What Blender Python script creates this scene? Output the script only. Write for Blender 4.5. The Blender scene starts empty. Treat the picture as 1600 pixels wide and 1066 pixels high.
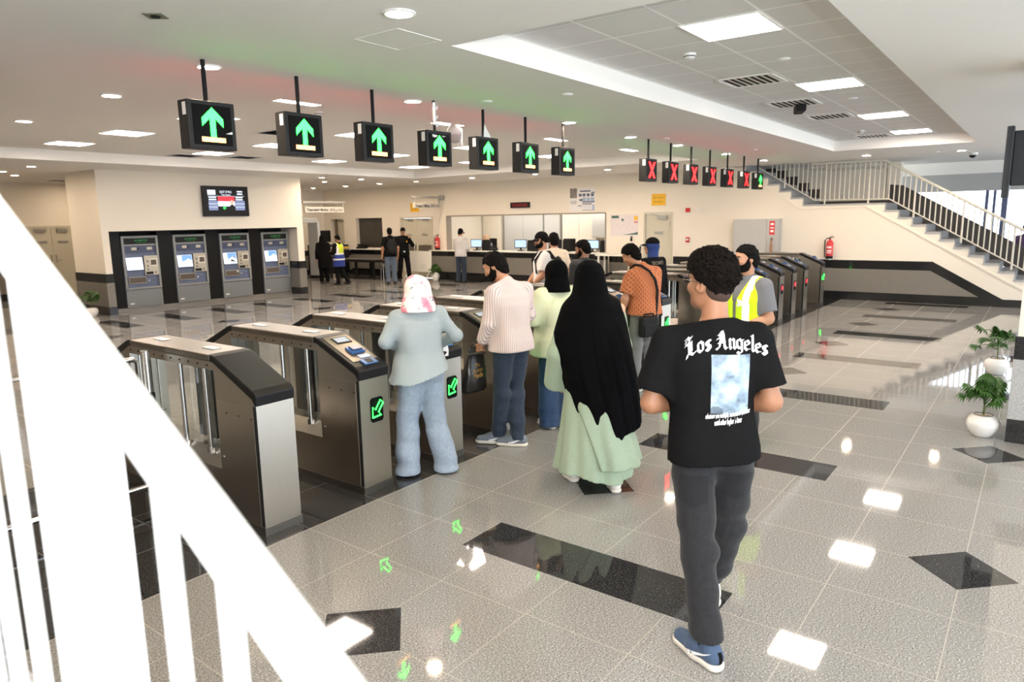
import bpy, bmesh, math, random
import numpy as np
from mathutils import Vector, Matrix, Euler

random.seed(7)
PI = math.pi
SC = bpy.context.scene
COL = SC.collection

# ------------------------------------------------------------------ materials
MATS = {}
def nmat(name):
    m = bpy.data.materials.new(name); m.use_nodes = True
    nt = m.node_tree; b = nt.nodes['Principled BSDF']
    MATS[name] = m
    return m, nt, b
def mat(name, col, rough=0.5, metal=0.0, var=0.06, scale=14.0, bump=0.0, spec=0.5, coat=0.0, sheen=0.0, trans=0.0, emit=None, es=0.0, stretch=(1, 1, 1), alpha=1.0, ior=1.45):
    m, nt, b = nmat(name)
    N, L = nt.nodes, nt.links
    tc = N.new('ShaderNodeTexCoord'); mp = N.new('ShaderNodeMapping'); mp.inputs['Scale'].default_value = stretch
    L.new(tc.outputs['Object'], mp.inputs['Vector'])
    nz = N.new('ShaderNodeTexNoise'); nz.inputs['Scale'].default_value = scale; nz.inputs['Detail'].default_value = 3
    L.new(mp.outputs['Vector'], nz.inputs['Vector'])
    cr = N.new('ShaderNodeMix'); cr.data_type = 'RGBA'
    lo = [max(0, c * (1 - var)) for c in col]; hi = [min(1, c * (1 + var)) for c in col]
    cr.inputs[6].default_value = (*lo, 1); cr.inputs[7].default_value = (*hi, 1)
    L.new(nz.outputs['Fac'], cr.inputs[0]); L.new(cr.outputs[2], b.inputs['Base Color'])
    b.inputs['Roughness'].default_value = rough; b.inputs['Metallic'].default_value = metal
    b.inputs['Specular IOR Level'].default_value = spec; b.inputs['IOR'].default_value = ior
    if coat: b.inputs['Coat Weight'].default_value = coat; b.inputs['Coat Roughness'].default_value = 0.08
    if sheen: b.inputs['Sheen Weight'].default_value = sheen; b.inputs['Sheen Roughness'].default_value = 0.5
    if trans: b.inputs['Transmission Weight'].default_value = trans
    if alpha < 1: b.inputs['Alpha'].default_value = alpha
    if emit: b.inputs['Emission Color'].default_value = (*emit, 1); b.inputs['Emission Strength'].default_value = es
    if bump:
        bp = N.new('ShaderNodeBump'); bp.inputs['Strength'].default_value = bump; bp.inputs['Distance'].default_value = 0.01
        L.new(nz.outputs['Fac'], bp.inputs['Height']); L.new(bp.outputs['Normal'], b.inputs['Normal'])
    return m
def emis(name, col, s):
    m, nt, b = nmat(name)
    b.inputs['Base Color'].default_value = (*[min(1, c) * 0.4 for c in col], 1)
    b.inputs['Emission Color'].default_value = (*col, 1); b.inputs['Emission Strength'].default_value = s
    return m
class G:
    """tiny node-graph helper for math-heavy materials"""
    def __init__(s, nt): s.nt = nt; s.N = nt.nodes; s.L = nt.links
    def m(s, op, a, b=None, c=None):
        n = s.N.new('ShaderNodeMath'); n.operation = op
        for i, v in enumerate((a, b, c)):
            if v is None: continue
            if isinstance(v, (int, float)): n.inputs[i].default_value = v
            else: s.L.new(v, n.inputs[i])
        return n.outputs[0]
    def mix(s, f, a, b):
        n = s.N.new('ShaderNodeMix'); n.data_type = 'RGBA'
        for i, v in ((0, f), (6, a), (7, b)):
            if isinstance(v, (int, float)): n.inputs[i].default_value = v
            elif isinstance(v, tuple): n.inputs[i].default_value = (*v, 1)
            else: s.L.new(v, n.inputs[i])
        return n.outputs[2]
    def xyz(s, kind='Object'):
        tc = s.N.new('ShaderNodeTexCoord'); sp = s.N.new('ShaderNodeSeparateXYZ')
        s.L.new(tc.outputs[kind], sp.inputs[0]); s.tc = tc.outputs[kind]
        return sp.outputs
    def noise(s, scale, detail=3, vec=None):
        n = s.N.new('ShaderNodeTexNoise'); n.inputs['Scale'].default_value = scale; n.inputs['Detail'].default_value = detail
        s.L.new(vec or s.tc, n.inputs['Vector']); return n.outputs['Fac']
    def vor(s, scale):
        n = s.N.new('ShaderNodeTexVoronoi'); n.inputs['Scale'].default_value = scale
        s.L.new(s.tc, n.inputs['Vector']); return n.outputs['Color']
    def ramp(s, f, stops):
        n = s.N.new('ShaderNodeValToRGB'); el = n.color_ramp.elements
        while len(el) < len(stops): el.new(0.5)
        for e, (p, c) in zip(el, stops): e.position = p; e.color = (*c, 1)
        s.L.new(f, n.inputs[0]); return n.outputs[0]
def granite(name, base, dark, light, rough=0.12, scale=160):
    m, nt, b = nmat(name); g = G(nt); g.xyz()
    n1 = g.noise(scale, 2); n2 = g.noise(scale * 0.12, 4)
    c = g.ramp(n1, [(0.34, dark), (0.46, base), (0.56, base), (0.68, light)])
    c2 = g.mix(g.m('MULTIPLY', n2, 0.35), c, base)
    g.L.new(c2, b.inputs['Base Color']); b.inputs['Roughness'].default_value = rough
    return m
def floor_mat():
    m, nt, b = nmat('polished granite floor'); g = G(nt); X, Y, Z = g.xyz()
    n1 = g.noise(120, 3); n2 = g.noise(2.2, 4)
    lightc = g.ramp(n1, [(0.30, (0.055, 0.054, 0.052)), (0.44, (0.235, 0.228, 0.217)), (0.56, (0.285, 0.277, 0.263)), (0.70, (0.62, 0.61, 0.59))])
    lightc = g.mix(g.m('MULTIPLY', n2, 0.3), lightc, (0.28, 0.272, 0.258))
    darkc = g.ramp(n1, [(0.4, (0.016, 0.016, 0.017)), (0.6, (0.036, 0.036, 0.036)), (0.72, (0.14, 0.14, 0.135))])
    def per(v, c, p):   # distance to nearest c + k p
        t = g.m('MODULO', g.m('ADD', g.m('SUBTRACT', v, c - p / 2), p * 40), p)
        return g.m('ABSOLUTE', g.m('SUBTRACT', t, p / 2))
    def ab(v, c): return g.m('ABSOLUTE', g.m('SUBTRACT', v, c))
    lt = lambda v, t: g.m('LESS_THAN', v, t)
    mul = lambda a_, b_: g.m('MULTIPLY', a_, b_)
    mx = lambda a_, b_: g.m('MAXIMUM', a_, b_)
    inx = g.m('GREATER_THAN', X, 1.0)
    stripe = mul(lt(per(X, 3.285, 2.392), 0.2), lt(ab(Y, 1.955), 0.785))
    d1 = lt(g.m('ADD', per(X, 4.475, 2.392), ab(Y, 2.53)), 0.268)
    d2 = lt(g.m('ADD', per(X, 4.475, 2.392), ab(Y, 0.21)), 0.268)
    d3 = lt(g.m('ADD', per(X, 4.475 - 1.196, 2.392), ab(Y, 13.45)), 0.268)
    st2 = mul(lt(per(X, 7.82, 1.225), 0.19), lt(ab(Y, 15.1), 0.72))
    band = lt(ab(Y, 4.93), 1.2)
    mask = mx(mx(mx(stripe, d1), mx(d2, d3)), mx(st2, band))
    gx = lt(per(X, 2.68, 0.598), 0.0024); gy = lt(per(Y, 0.205, 0.5858), 0.0024)
    edge = mx(lt(ab(per(X, 3.285, 2.392), 0.2), 0.003), 0)
    grout = mx(gx, gy)
    # no joints inside the stripe and diamond inlays
    inl = mx(mx(stripe, d1), d2)
    grout = mul(grout, g.m('SUBTRACT', 1.0, inl))
    c = g.mix(mask, lightc, darkc)
    gc = g.mix(band, (0.38, 0.335, 0.27), (0.17, 0.165, 0.155))
    c = g.mix(mul(grout, 0.75), c, gc)
    g.L.new(c, b.inputs['Base Color'])
    r = g.m('ADD', g.m('MULTIPLY', n2, 0.045), 0.018)
    g.L.new(g.m('ADD', r, mul(grout, 0.3)), b.inputs['Roughness'])
    b.inputs['IOR'].default_value = 1.5
    return m
def tileceil_mat():
    m, nt, b = nmat('white ceiling tiles'); g = G(nt); X, Y, Z = g.xyz()
    def per(v, c, p):
        t = g.m('MODULO', g.m('ADD', g.m('SUBTRACT', v, c - p / 2), p * 40), p)
        return g.m('ABSOLUTE', g.m('SUBTRACT', t, p / 2))
    gx = g.m('LESS_THAN', per(X, 5.22, 0.575), 0.011); gy = g.m('LESS_THAN', per(Y, 2.3, 0.575), 0.011)
    f = g.m('MAXIMUM', gx, gy)
    c = g.mix(f, (0.72, 0.71, 0.69), (0.92, 0.92, 0.90))
    g.L.new(c, b.inputs['Base Color']); b.inputs['Roughness'].default_value = 0.8
    bp = g.N.new('ShaderNodeBump'); bp.inputs['Strength'].default_value = 0.4; bp.inputs['Distance'].default_value = 0.006; bp.invert = True
    g.L.new(f, bp.inputs['Height']); g.L.new(bp.outputs['Normal'], b.inputs['Normal'])
    return m
def steel_mat(name, col, rough=0.3, ax='z'):
    m, nt, b = nmat(name); g = G(nt); g.xyz()
    mp = g.N.new('ShaderNodeMapping'); mp.inputs['Scale'].default_value = (90, 90, 1.2) if ax == 'z' else (1.2, 90, 90) if ax == 'x' else (90, 1.2, 90)
    g.L.new(g.tc, mp.inputs['Vector'])
    n = g.noise(1.0, 2, mp.outputs['Vector']); n2 = g.noise(3.0, 2)
    g.L.new(g.mix(n, tuple(c * 0.97 for c in col), tuple(min(1, c * 1.03) for c in col)), b.inputs['Base Color'])
    b.inputs['Metallic'].default_value = 1.0
    b.inputs['Roughness'].default_value = rough
    return m

M = {}
M['floor'] = floor_mat()
M['tile'] = tileceil_mat()
M['plaster'] = mat('warm white plaster', (0.80, 0.74, 0.64), 0.75, var=0.015, scale=3)
M['ceil'] = mat('white ceiling plaster', (0.88, 0.855, 0.815), 0.8, var=0.012, scale=2)
M['gran'] = granite('grey granite cladding', (0.20, 0.187, 0.162), (0.12, 0.112, 0.098), (0.31, 0.29, 0.26), 0.18, 120)
M['gran2'] = granite('pale grey granite', (0.40, 0.40, 0.40), (0.24, 0.24, 0.24), (0.60, 0.60, 0.60), 0.18, 120)
M['black'] = granite('black granite', (0.014, 0.014, 0.015), (0.008, 0.008, 0.009), (0.05, 0.05, 0.05), 0.1, 150)
M['tread'] = granite('stair granite', (0.40, 0.40, 0.405), (0.26, 0.26, 0.265), (0.60, 0.60, 0.605), 0.25, 90)
M['steel'] = steel_mat('brushed steel', (0.50, 0.465, 0.41), 0.29)
M['steely'] = steel_mat('brushed steel lid', (0.235, 0.218, 0.192), 0.36, 'y')
M['chrome'] = mat('polished chrome', (0.75, 0.74, 0.72), 0.12, 1.0, var=0.02)
M['dsteel'] = mat('dark brushed metal', (0.15, 0.13, 0.11), 0.35, 0.7, var=0.05, scale=30)
M['blackp'] = mat('black plastic', (0.007, 0.007, 0.008), 0.42, var=0.1, spec=0.3)
M['blackm'] = mat('matte black', (0.012, 0.012, 0.0125), 0.65, var=0.1, spec=0.2)
M['dispblack'] = mat('dark display glass', (0.0015, 0.0015, 0.0015), 0.5, var=0.1, spec=0.12)
M['charc'] = mat('charcoal housing', (0.014, 0.0145, 0.015), 0.5, var=0.08, spec=0.3)
M['whitep'] = mat('white plastic', (0.82, 0.81, 0.79), 0.4, var=0.02)
M['railw'] = mat('white enamel paint', (0.68, 0.68, 0.67), 0.35, var=0.01)
M['railc'] = mat('cream enamel paint', (0.66, 0.625, 0.54), 0.4, var=0.02)
M['door'] = mat('cream door paint', (0.585, 0.55, 0.445), 0.5, var=0.015, scale=5)
M['tvmblue'] = mat('slate blue panel', (0.125, 0.155, 0.25), 0.42, var=0.04)
M['tvmgrey'] = mat('grey machine metal', (0.27, 0.275, 0.27), 0.4, 0.2, var=0.03)
M['tvmlow'] = mat('lower grey panel', (0.20, 0.21, 0.215), 0.38, 0.2, var=0.03)
M['beige'] = mat('champagne metal', (0.50, 0.45, 0.36), 0.35, 0.5, var=0.08, scale=40)
M['darkslot'] = mat('dark slot', (0.10, 0.075, 0.055), 0.4, var=0.2)
M['glass'] = mat('clear glass', (0.93, 0.96, 0.95), 0.02, trans=1.0, var=0.0, ior=1.45)
M['flapglass'] = mat('frosted flap glass', (0.62, 0.70, 0.74), 0.2, trans=0.45, var=0.02)
M['whitebrd'] = mat('white laminate', (0.78, 0.755, 0.69), 0.4, var=0.02)
M['greycab'] = mat('grey cabinet metal', (0.56, 0.56, 0.54), 0.4, var=0.02)
M['red'] = mat('red enamel', (0.55, 0.03, 0.03), 0.3, var=0.05)
M['yellow'] = mat('yellow sign plastic', (0.85, 0.48, 0.025), 0.45, var=0.03)
M['ink'] = mat('black ink', (0.02, 0.02, 0.025), 0.6)
M['whiteink'] = mat('white ink', (0.85, 0.85, 0.86), 0.7, var=0.02)
M['paper'] = mat('white paper', (0.80, 0.78, 0.78), 0.7, var=0.02)
M['redink'] = mat('red ink', (0.65, 0.05, 0.05), 0.6)
M['blueink'] = mat('grey blue ink', (0.10, 0.13, 0.20), 0.6)
M['paleblue'] = mat('pale blue ink', (0.35, 0.45, 0.60), 0.6)
M['greenink'] = mat('green ink', (0.05, 0.13, 0.10), 0.6)
M['dusk'] = mat('dark interior', (0.06, 0.055, 0.05), 0.7, var=0.2, scale=3)
M['sign'] = mat('pale sign panel', (0.56, 0.53, 0.47), 0.35, var=0.02)
M['alu'] = mat('grey aluminium', (0.42, 0.42, 0.40), 0.35, 0.6, var=0.04)
M['board'] = mat('grey cabinet board', (0.52, 0.52, 0.515), 0.35, 0.3, var=0.02)
M['bluedev'] = mat('blue reader plastic', (0.05, 0.13, 0.33), 0.35, var=0.1)
M['slate'] = mat('dark slate frame', (0.028, 0.032, 0.040), 0.45, var=0.05)
M['pot'] = mat('white glazed pot', (0.82, 0.80, 0.77), 0.3, var=0.015)
M['soil'] = mat('pale pebbles', (0.55, 0.42, 0.32), 0.8, var=0.3, scale=60)
M['leaf'] = mat('palm leaf green', (0.03, 0.095, 0.012), 0.4, var=0.35, scale=9)
M['stem'] = mat('plant stem', (0.10, 0.13, 0.03), 0.6, var=0.2)
M['brick'] = mat('dark brown skirting', (0.05, 0.042, 0.038), 0.35, var=0.2)
M['belt'] = mat('roller belt', (0.11, 0.10, 0.095), 0.5)
E_ = {}
E_['panel'] = emis('light panel diffuser', (1.0, 0.87, 0.76), 34.0)
E_['down'] = emis('downlight lens', (1.0, 0.78, 0.57), 300.0)
E_['green'] = emis('green led', (0.016, 1.0, 0.042), 10.0)
E_['greenb'] = emis('green glow', (0.03, 1.0, 0.16), 2.2)
E_['amber'] = emis('amber led', (1.0, 0.42, 0.10), 5.0)
E_['red'] = emis('red led', (1.0, 0.0075, 0.008), 9.0)
E_['redlane'] = emis('red lane lamp', (1.0, 0.03, 0.05), 1.6)
E_['screenw'] = emis('white screen', (0.78, 0.86, 1.0), 1.15)
E_['screenb'] = emis('pale blue screen', (0.42, 0.58, 0.85), 0.9)
E_['sky'] = emis('blue screen sky', (0.16, 0.33, 0.85), 0.9)
E_['screeng'] = emis('dim grey screen', (0.35, 0.42, 0.50), 0.6)
E_['gtext'] = emis('dim green led text', (0.03, 0.35, 0.08), 0.6)
E_['dred'] = emis('dim red led text', (0.5, 0.02, 0.03), 0.35)
E_['flagred'] = emis('screen red', (0.75, 0.03, 0.05), 0.9)
E_['scrblue'] = emis('screen slate blue', (0.17, 0.21, 0.36), 0.9)
E_['scrgreen'] = emis('screen green', (0.02, 0.5, 0.08), 0.9)

# ------------------------------------------------------------------ mesh builder
class MB:
    def __init__(s): s.v = []; s.f = []; s.sm = []; s.mi = []; s.cur = 0
    def add(s, vs, fs, smooth=False):
        o = len(s.v); s.v += [tuple(p) for p in vs]
        for f in fs: s.f.append(tuple(i + o for i in f)); s.sm.append(smooth); s.mi.append(s.cur)
        return s
    def box(s, x0, x1, y0, y1, z0, z1):
        return s.add([(x0, y0, z0), (x1, y0, z0), (x1, y1, z0), (x0, y1, z0), (x0, y0, z1), (x1, y0, z1), (x1, y1, z1), (x0, y1, z1)],
                     [(0, 3, 2, 1), (4, 5, 6, 7), (0, 1, 5, 4), (1, 2, 6, 5), (2, 3, 7, 6), (3, 0, 4, 7)])
    def prism(s, pts, ax, a, b):
        """polygon extruded along ax from a to b; pts in the two other axes, cyclic order"""
        def P(p, t): return {'x': (t, p[0], p[1]), 'y': (p[0], t, p[1]), 'z': (p[0], p[1], t)}[ax]
        n = len(pts); area = sum(pts[i][0] * pts[(i + 1) % n][1] - pts[(i + 1) % n][0] * pts[i][1] for i in range(n))
        flip = (area < 0) ^ (ax == 'y')
        vs = [P(p, a) for p in pts] + [P(p, b) for p in pts]
        fs = [tuple(range(n))[::-1], tuple(range(n, 2 * n))] + [(i, (i + 1) % n, n + (i + 1) % n, n + i) for i in range(n)]
        if flip: fs = [f[::-1] for f in fs]
        return s.add(vs, fs)
    def quad(s, *p): return s.add(p, [tuple(range(len(p)))])
    def ring(s, c, d, r, n, up=None):
        d = Vector(d).normalized(); u = Vector(up) if up else (Vector((0, 0, 1)) if abs(d.z) < 0.9 else Vector((1, 0, 0)))
        a = d.cross(u).normalized(); b = d.cross(a)
        return [tuple(Vector(c) + a * (r * math.cos(2 * PI * i / n)) + b * (r * math.sin(2 * PI * i / n))) for i in range(n)]
    def tube(s, pts, r, n=10, caps=True):
        pts = [Vector(p) for p in pts]; rs = r if isinstance(r, (list, tuple)) else [r] * len(pts)
        vs = []; k = len(pts)
        for i, p in enumerate(pts):
            d = (pts[min(i + 1, k - 1)] - pts[max(i - 1, 0)])
            vs += s.ring(p, d, rs[i], n)
        fs = [(i * n + j, i * n + (j + 1) % n, (i + 1) * n + (j + 1) % n, (i + 1) * n + j) for i in range(k - 1) for j in range(n)]
        s.add(vs, [f[::-1] for f in fs], True)
        if caps:
            s.add(vs[:n], [tuple(range(n))]); s.add(vs[-n:], [tuple(range(n))[::-1]])
        return s
    def cyl(s, a, b, r, n=16, r2=None): return s.tube([a, b], [r, r2 if r2 is not None else r], n)
    def lathe(s, prof, c=(0, 0, 0), n=28, smooth=True):
        vs = []
        for r, z in prof: vs += [(c[0] + r * math.cos(2 * PI * i / n), c[1] + r * math.sin(2 * PI * i / n), c[2] + z) for i in range(n)]
        fs = [(i * n + j, i * n + (j + 1) % n, (i + 1) * n + (j + 1) % n, (i + 1) * n + j) for i in range(len(prof) - 1) for j in range(n)]
        return s.add(vs, fs, smooth)
    def disc(s, c, d, r, n=16): 
        return s.add(s.ring(c, d, r, n), [tuple(range(n))[::-1]])
    def sphere(s, c, r, n=12, m=8):
        rx, ry, rz = r if isinstance(r, tuple) else (r, r, r)
        vs = [(c[0] + rx * math.sin(PI * i / m) * math.cos(2 * PI * j / n), c[1] + ry * math.sin(PI * i / m) * math.sin(2 * PI * j / n), c[2] - rz * math.cos(PI * i / m)) for i in range(m + 1) for j in range(n)]
        fs = [(i * n + j, i * n + (j + 1) % n, (i + 1) * n + (j + 1) % n, (i + 1) * n + j) for i in range(m) for j in range(n)]
        return s.add(vs, fs, True)
    def build(s, name, material, parent=None, loc=None, rotz=0, bevel=0, weld=False):
        me = bpy.data.meshes.new(name); me.from_pydata(s.v, [], s.f)
        for m in (material if isinstance(material, (list, tuple)) else [material]): me.materials.append(m)
        me.polygons.foreach_set('use_smooth', s.sm); me.polygons.foreach_set('material_index', s.mi)
        me.validate(); me.update()
        o = bpy.data.objects.new(name, me); COL.objects.link(o)
        if parent: o.parent = parent
        if loc: o.location = loc
        o.rotation_euler.z = rotz
        if bevel:
            b = o.modifiers.new('edge', 'BEVEL'); b.width = bevel; b.segments = 2; b.limit_method = 'ANGLE'; b.angle_limit = 0.6
        return o
def tag(o, label=None, cat=None, group=None, kind=None):
    for k, v in (('label', label), ('category', cat), ('group', group), ('kind', kind)):
        if v: o[k] = v
    return o
def thing(name, label, cat, loc=(0, 0, 0), rotz=0, group=None):
    o = bpy.data.objects.new(name, None); COL.objects.link(o); o.empty_display_size = 0.1
    o.location = loc; o.rotation_euler = (0, 0, rotz)
    return tag(o, label, cat, group)
def struct(mb, name, m, bevel=0): return tag(mb.build(name, m, bevel=bevel), kind='structure')
KIDS = {}
def kids(o): return [c for c in bpy.data.objects if c.parent == o]
def dup(root, loc, rotz=None, label=None):
    r = root.copy(); COL.objects.link(r); r.location = loc
    if rotz is not None: r.rotation_euler = (0, 0, rotz)
    if label: r['label'] = label
    for ch in kids(root):
        c = ch.copy(); COL.objects.link(c); c.parent = r
        for g in kids(ch):
            d = g.copy(); COL.objects.link(d); d.parent = c
    return r
def textmesh(txt, size=1.0, depth=0.0, align='CENTER', bold=0.0):
    cu = bpy.data.curves.new('lettering', 'FONT'); cu.body = txt; cu.size = size; cu.align_x = align; cu.align_y = 'CENTER'
    cu.extrude = depth; cu.resolution_u = 2; cu.offset = bold
    o = bpy.data.objects.new('lettering', cu); COL.objects.link(o)
    dg = bpy.context.evaluated_depsgraph_get(); dg.update()
    me = bpy.data.meshes.new_from_object(o.evaluated_get(dg))
    vs = [tuple(v.co) for v in me.vertices]; fs = [tuple(p.vertices) for p in me.polygons]
    bpy.data.objects.remove(o); bpy.data.curves.remove(cu); bpy.data.meshes.remove(me)
    return vs, fs
def place(vs, o, u, v):
    """2-d points -> 3-d with origin o, right u, up v"""
    o, u, v = Vector(o), Vector(u), Vector(v)
    return [tuple(o + u * p[0] + v * p[1]) for p in vs]
def fit(vs, w, h):
    xs = [p[0] for p in vs]; ys = [p[1] for p in vs]
    if not xs: return vs
    k = w / max(1e-6, max(xs) - min(xs)); kh = h / max(1e-6, max(ys) - min(ys)); cx = (max(xs) + min(xs)) / 2; cy = (max(ys) + min(ys)) / 2
    return [((p[0] - cx) * k, (p[1] - cy) * kh) for p in vs]
def text_on(mb, txt, o, u, v, w, h, bold=0.0):
    vs, fs = textmesh(txt, 1.0, bold=bold)
    mb.add(place(fit(vs, w, h), o, u, v), fs); return mb
# ------------------------------------------------------------------ the setting
ZC, ZT = 3.21, 3.40
XW, YB = 18.0, 22.7
fl = MB(); fl.quad((-4, -6, 0), (24, -6, 0), (24, 24, 0), (-4, 24, 0)); struct(fl, 'floor', M['floor'])
# ceiling with two recessed fields of tiles
c = MB()
R1 = (3.95, 15.2, 1.12, 3.47); R2 = (4.08, 15.08, 6.2, 14.85)
def cq(x0, x1, y0, y1, z): c.quad((x0, y0, z), (x0, y1, z), (x1, y1, z), (x1, y0, z))
for (x0, x1, y0, y1) in ((-4, 24, -6, R1[2]), (-4, R1[0], R1[2], R1[3]), (R1[1], 24, R1[2], R1[3]), (-4, 24, R1[3], R2[2]), (-4, R2[0], R2[2], R2[3]), (R2[1], 24, R2[2], R2[3]), (-4, 24, R2[3], 24)):
    if x1 == 24 and False: pass
    cq(x0, x1, y0, y1, ZC)
for (x0, x1, y0, y1) in (R1, R2):
    c.cur = 0
    c.quad((x0, y0, ZC), (x0, y0, ZT), (x0, y1, ZT), (x0, y1, ZC)); c.quad((x1, y0, ZC), (x1, y1, ZC), (x1, y1, ZT), (x1, y0, ZT))
    c.quad((x0, y0, ZC), (x1, y0, ZC), (x1, y0, ZT), (x0, y0, ZT)); c.quad((x0, y1, ZC), (x0, y1, ZT), (x1, y1, ZT), (x1, y1, ZC))
c.cur = 1; cq(*R1, ZT)
c.cur = 0; cq(*R2, ZT)
struct(c, 'ceiling', [M['ceil'], M['tile']])

# right wall (x = 18), the counter wall and the wall below the stairs
w = MB(); T = 0.2
def wall(y0, y1, z0, z1): w.box(XW, XW + T, y0, y1, z0, z1)
OPEN = [(8.07, 8.93, 0, 2.12), (10.14, 16.24, 0.96, 2.13), (16.9, 18.48, 0, 2.13), (19.42, 20.86, 1.03, 2.12), (21.55, 22.32, 0, 2.1)]
y = 6.45
for (a, b, z0, z1) in OPEN:
    wall(y, a, 0, ZC); wall(a, b, z1, ZC)
    if z0 > 0: wall(a, b, 0, z0)
    y = b
wall(y, YB, 0, ZC)
TR = [(4.73 - 0.0 + 0.283 * i, 2.23 + 0.172 * i) for i in range(0, 7)]       # upper flight: nosing of step i
TL = [(2.95 - 0.2795 * i, 2.23 - 0.1645 * i) for i in range(0, 14)]          # lower flight
pts = [(6.45, 0), (6.45, 3.2)]
for i in range(5, -1, -1): yy, zz = TR[i]; pts += [(min(yy + 0.283, 6.44), min(zz + 0.132, 3.19)), (yy, min(zz + 0.132, 3.19))]
pts += [(4.73, 2.19), (2.95, 2.19)]
for i in range(0, 13): yy, zz = TL[i]; pts += [(yy, zz - 0.2045), (yy - 0.2795, zz - 0.2045)]
pts = [q for q in pts if q[1] >= 0] + [(-0.75, 0)]
w.prism(pts, 'x', XW, XW + 0.12)
struct(w, 'wall_right', M['plaster'])
wb = MB(); wb.box(3, 21, YB, YB + 0.2, 0, ZC); struct(wb, 'wall_back', M['plaster'])
wl = MB(); wl.box(-4.2, -4, -6, 24, 0, ZC); wl.box(-4, 3, YB, YB + 0.2, 0, ZC); struct(wl, 'wall_left', M['plaster'])
# stairwell back wall with the window beyond
ws = MB(); ws.box(19.6, 19.8, 3.15, 7.2, 0, ZC + 0.6); ws.box(18.2, 19.6, 7.0, 7.2, 0, ZC)
ws.box(19.55, 19.9, 2.92, 3.2, 0, ZC)          # pier beside the landing
struct(ws, 'wall_stairwell', M['plaster'])
wf = MB()
wf.box(21.0, 21.2, -6, 3.2, 2.92, ZC + 0.2); wf.box(21.0, 21.2, -6, 3.2, 0, 0.5)
struct(wf, 'wall_far', M['ceil'])
wf = MB(); wf.box(21.06, 21.26, -6, 7, 2.50, 2.93); struct(wf, 'trim_9', mat('beam grey with shade in colour', (0.42, 0.42, 0.42), 0.6, var=0.02))  # lower beam's shade is put in as a darker grey
wn = MB()
for yy in (1.07, -1.3, -3.6): wn.box(21.06, 21.16, yy - 0.03, yy + 0.03, 0.5, 2.5)
wn.box(21.04, 21.18, 0.80, 0.92, 0.5, 2.5); wn.box(21.04, 21.18, 1.19, 1.26, 0.5, 2.5)
struct(wn, 'window_1', mat('blue grey window frame', (0.09, 0.11, 0.20), 0.4))
wg = MB(); wg.box(21.10, 21.11, -6, 3.2, 0.5, 2.5); struct(wg, 'window_2', M['glass'])
# street side: solid piers with glazing between, outside the picture on the right
wr = MB(); wr.box(-4, 24, -6.2, -6, 2.7, ZC + 0.2); wr.box(-4, 24, -6.2, -6, 0, 0.3)
for xx in (-4, 2.5, 9, 15.5, 22): wr.box(xx, xx + 0.4, -6.2, -6, 0.3, 2.7)
struct(wr, 'wall_front', M['plaster'])

# ticket machine block with the alcove
BX0, BX1, BY0, BY1 = 7.14, 12.49, 16.7, 19.6
AX0, AX1, AZ, AY = 7.29, 12.28, 1.87, 17.45
PY1 = 18.25
b = MB()
b.box(BX0, AX0, BY0, PY1, 0, ZC); b.box(AX1, BX1, BY0, BY1, 0, ZC); b.box(AX0, AX1, BY0, PY1, AZ, ZC); b.box(AX0, AX1, AY, PY1, 0, AZ); b.box(10.2, AX1, PY1, BY1, 0, ZC)
struct(b, 'wall_center', M['plaster'])
# dado cladding: black band, granite, black base
def dado(name, segs):
    k1, k2 = MB(), MB()
    for (x0, x1, y0, y1) in segs:
        k1.box(x0, x1, y0, y1, 0, 0.19); k1.box(x0, x1, y0, y1, 0.73, 0.93); k2.box(x0, x1, y0, y1, 0.19, 0.73)
    return struct(k1, name, M['black']), k2
_, k2 = dado('baseboard_center', [(BX0 - 0.02, AX0, BY0 - 0.02, BY0), (BX0 - 0.02, BX0, BY0, PY1), (AX1, BX1 + 0.02, BY0 - 0.02, BY0), (BX1, BX1 + 0.02, BY0, BY1), (AX1 - 0.015, AX1, BY0, 17.1)])
struct(k2, 'trim_1', M['gran'])
_, k2 = dado('baseboard_back', [(3, 7.7, YB - 0.02, YB), (8.95, XW, YB - 0.02, YB)]); struct(k2, 'trim_2', M['gran'])
_, k2 = dado('baseboard_right', [(XW - 0.02, XW, 4.0, 8.03), (XW - 0.02, XW, 8.97, 10.0), (XW - 0.02, XW, 18.55, 19.3), (XW - 0.02, XW, 20.95, 21.5)]); struct(k2, 'trim_3', M['gran'])
# dado under the stairs follows the flight down
d1, d2 = MB(), MB()
d1.prism([(4.0, 0), (4.0, 0.19), (1.03, 0.19), (1.96, 0.725), (4.0, 0.725), (4.0, 0.925), (1.93, 0.925), (0.6, 0.16), (-0.7, 0.16), (-0.7, 0)], 'x', XW - 0.02, XW)
d2.prism([(4.0, 0.19), (4.0, 0.725), (1.96, 0.725), (1.03, 0.19)], 'x', XW - 0.018, XW)
struct(d1, 'baseboard_stairs', M['black']); struct(d2, 'trim_4', M['gran'])
# column on the right
cl = MB(); cl.box(7.35, 7.95, -0.5, 0.11, 0, ZC); struct(cl, 'wall_column', M['plaster'])
k1, k2 = MB(), MB()
for z0, z1, k in ((0, 0.21, k1), (0.74, 0.94, k1), (0.21, 0.74, k2)): k.box(7.335, 7.965, -0.515, 0.125, z0, z1)
struct(k1, 'baseboard_column', M['black']); struct(k2, 'trim_5', M['gran2'])

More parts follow.
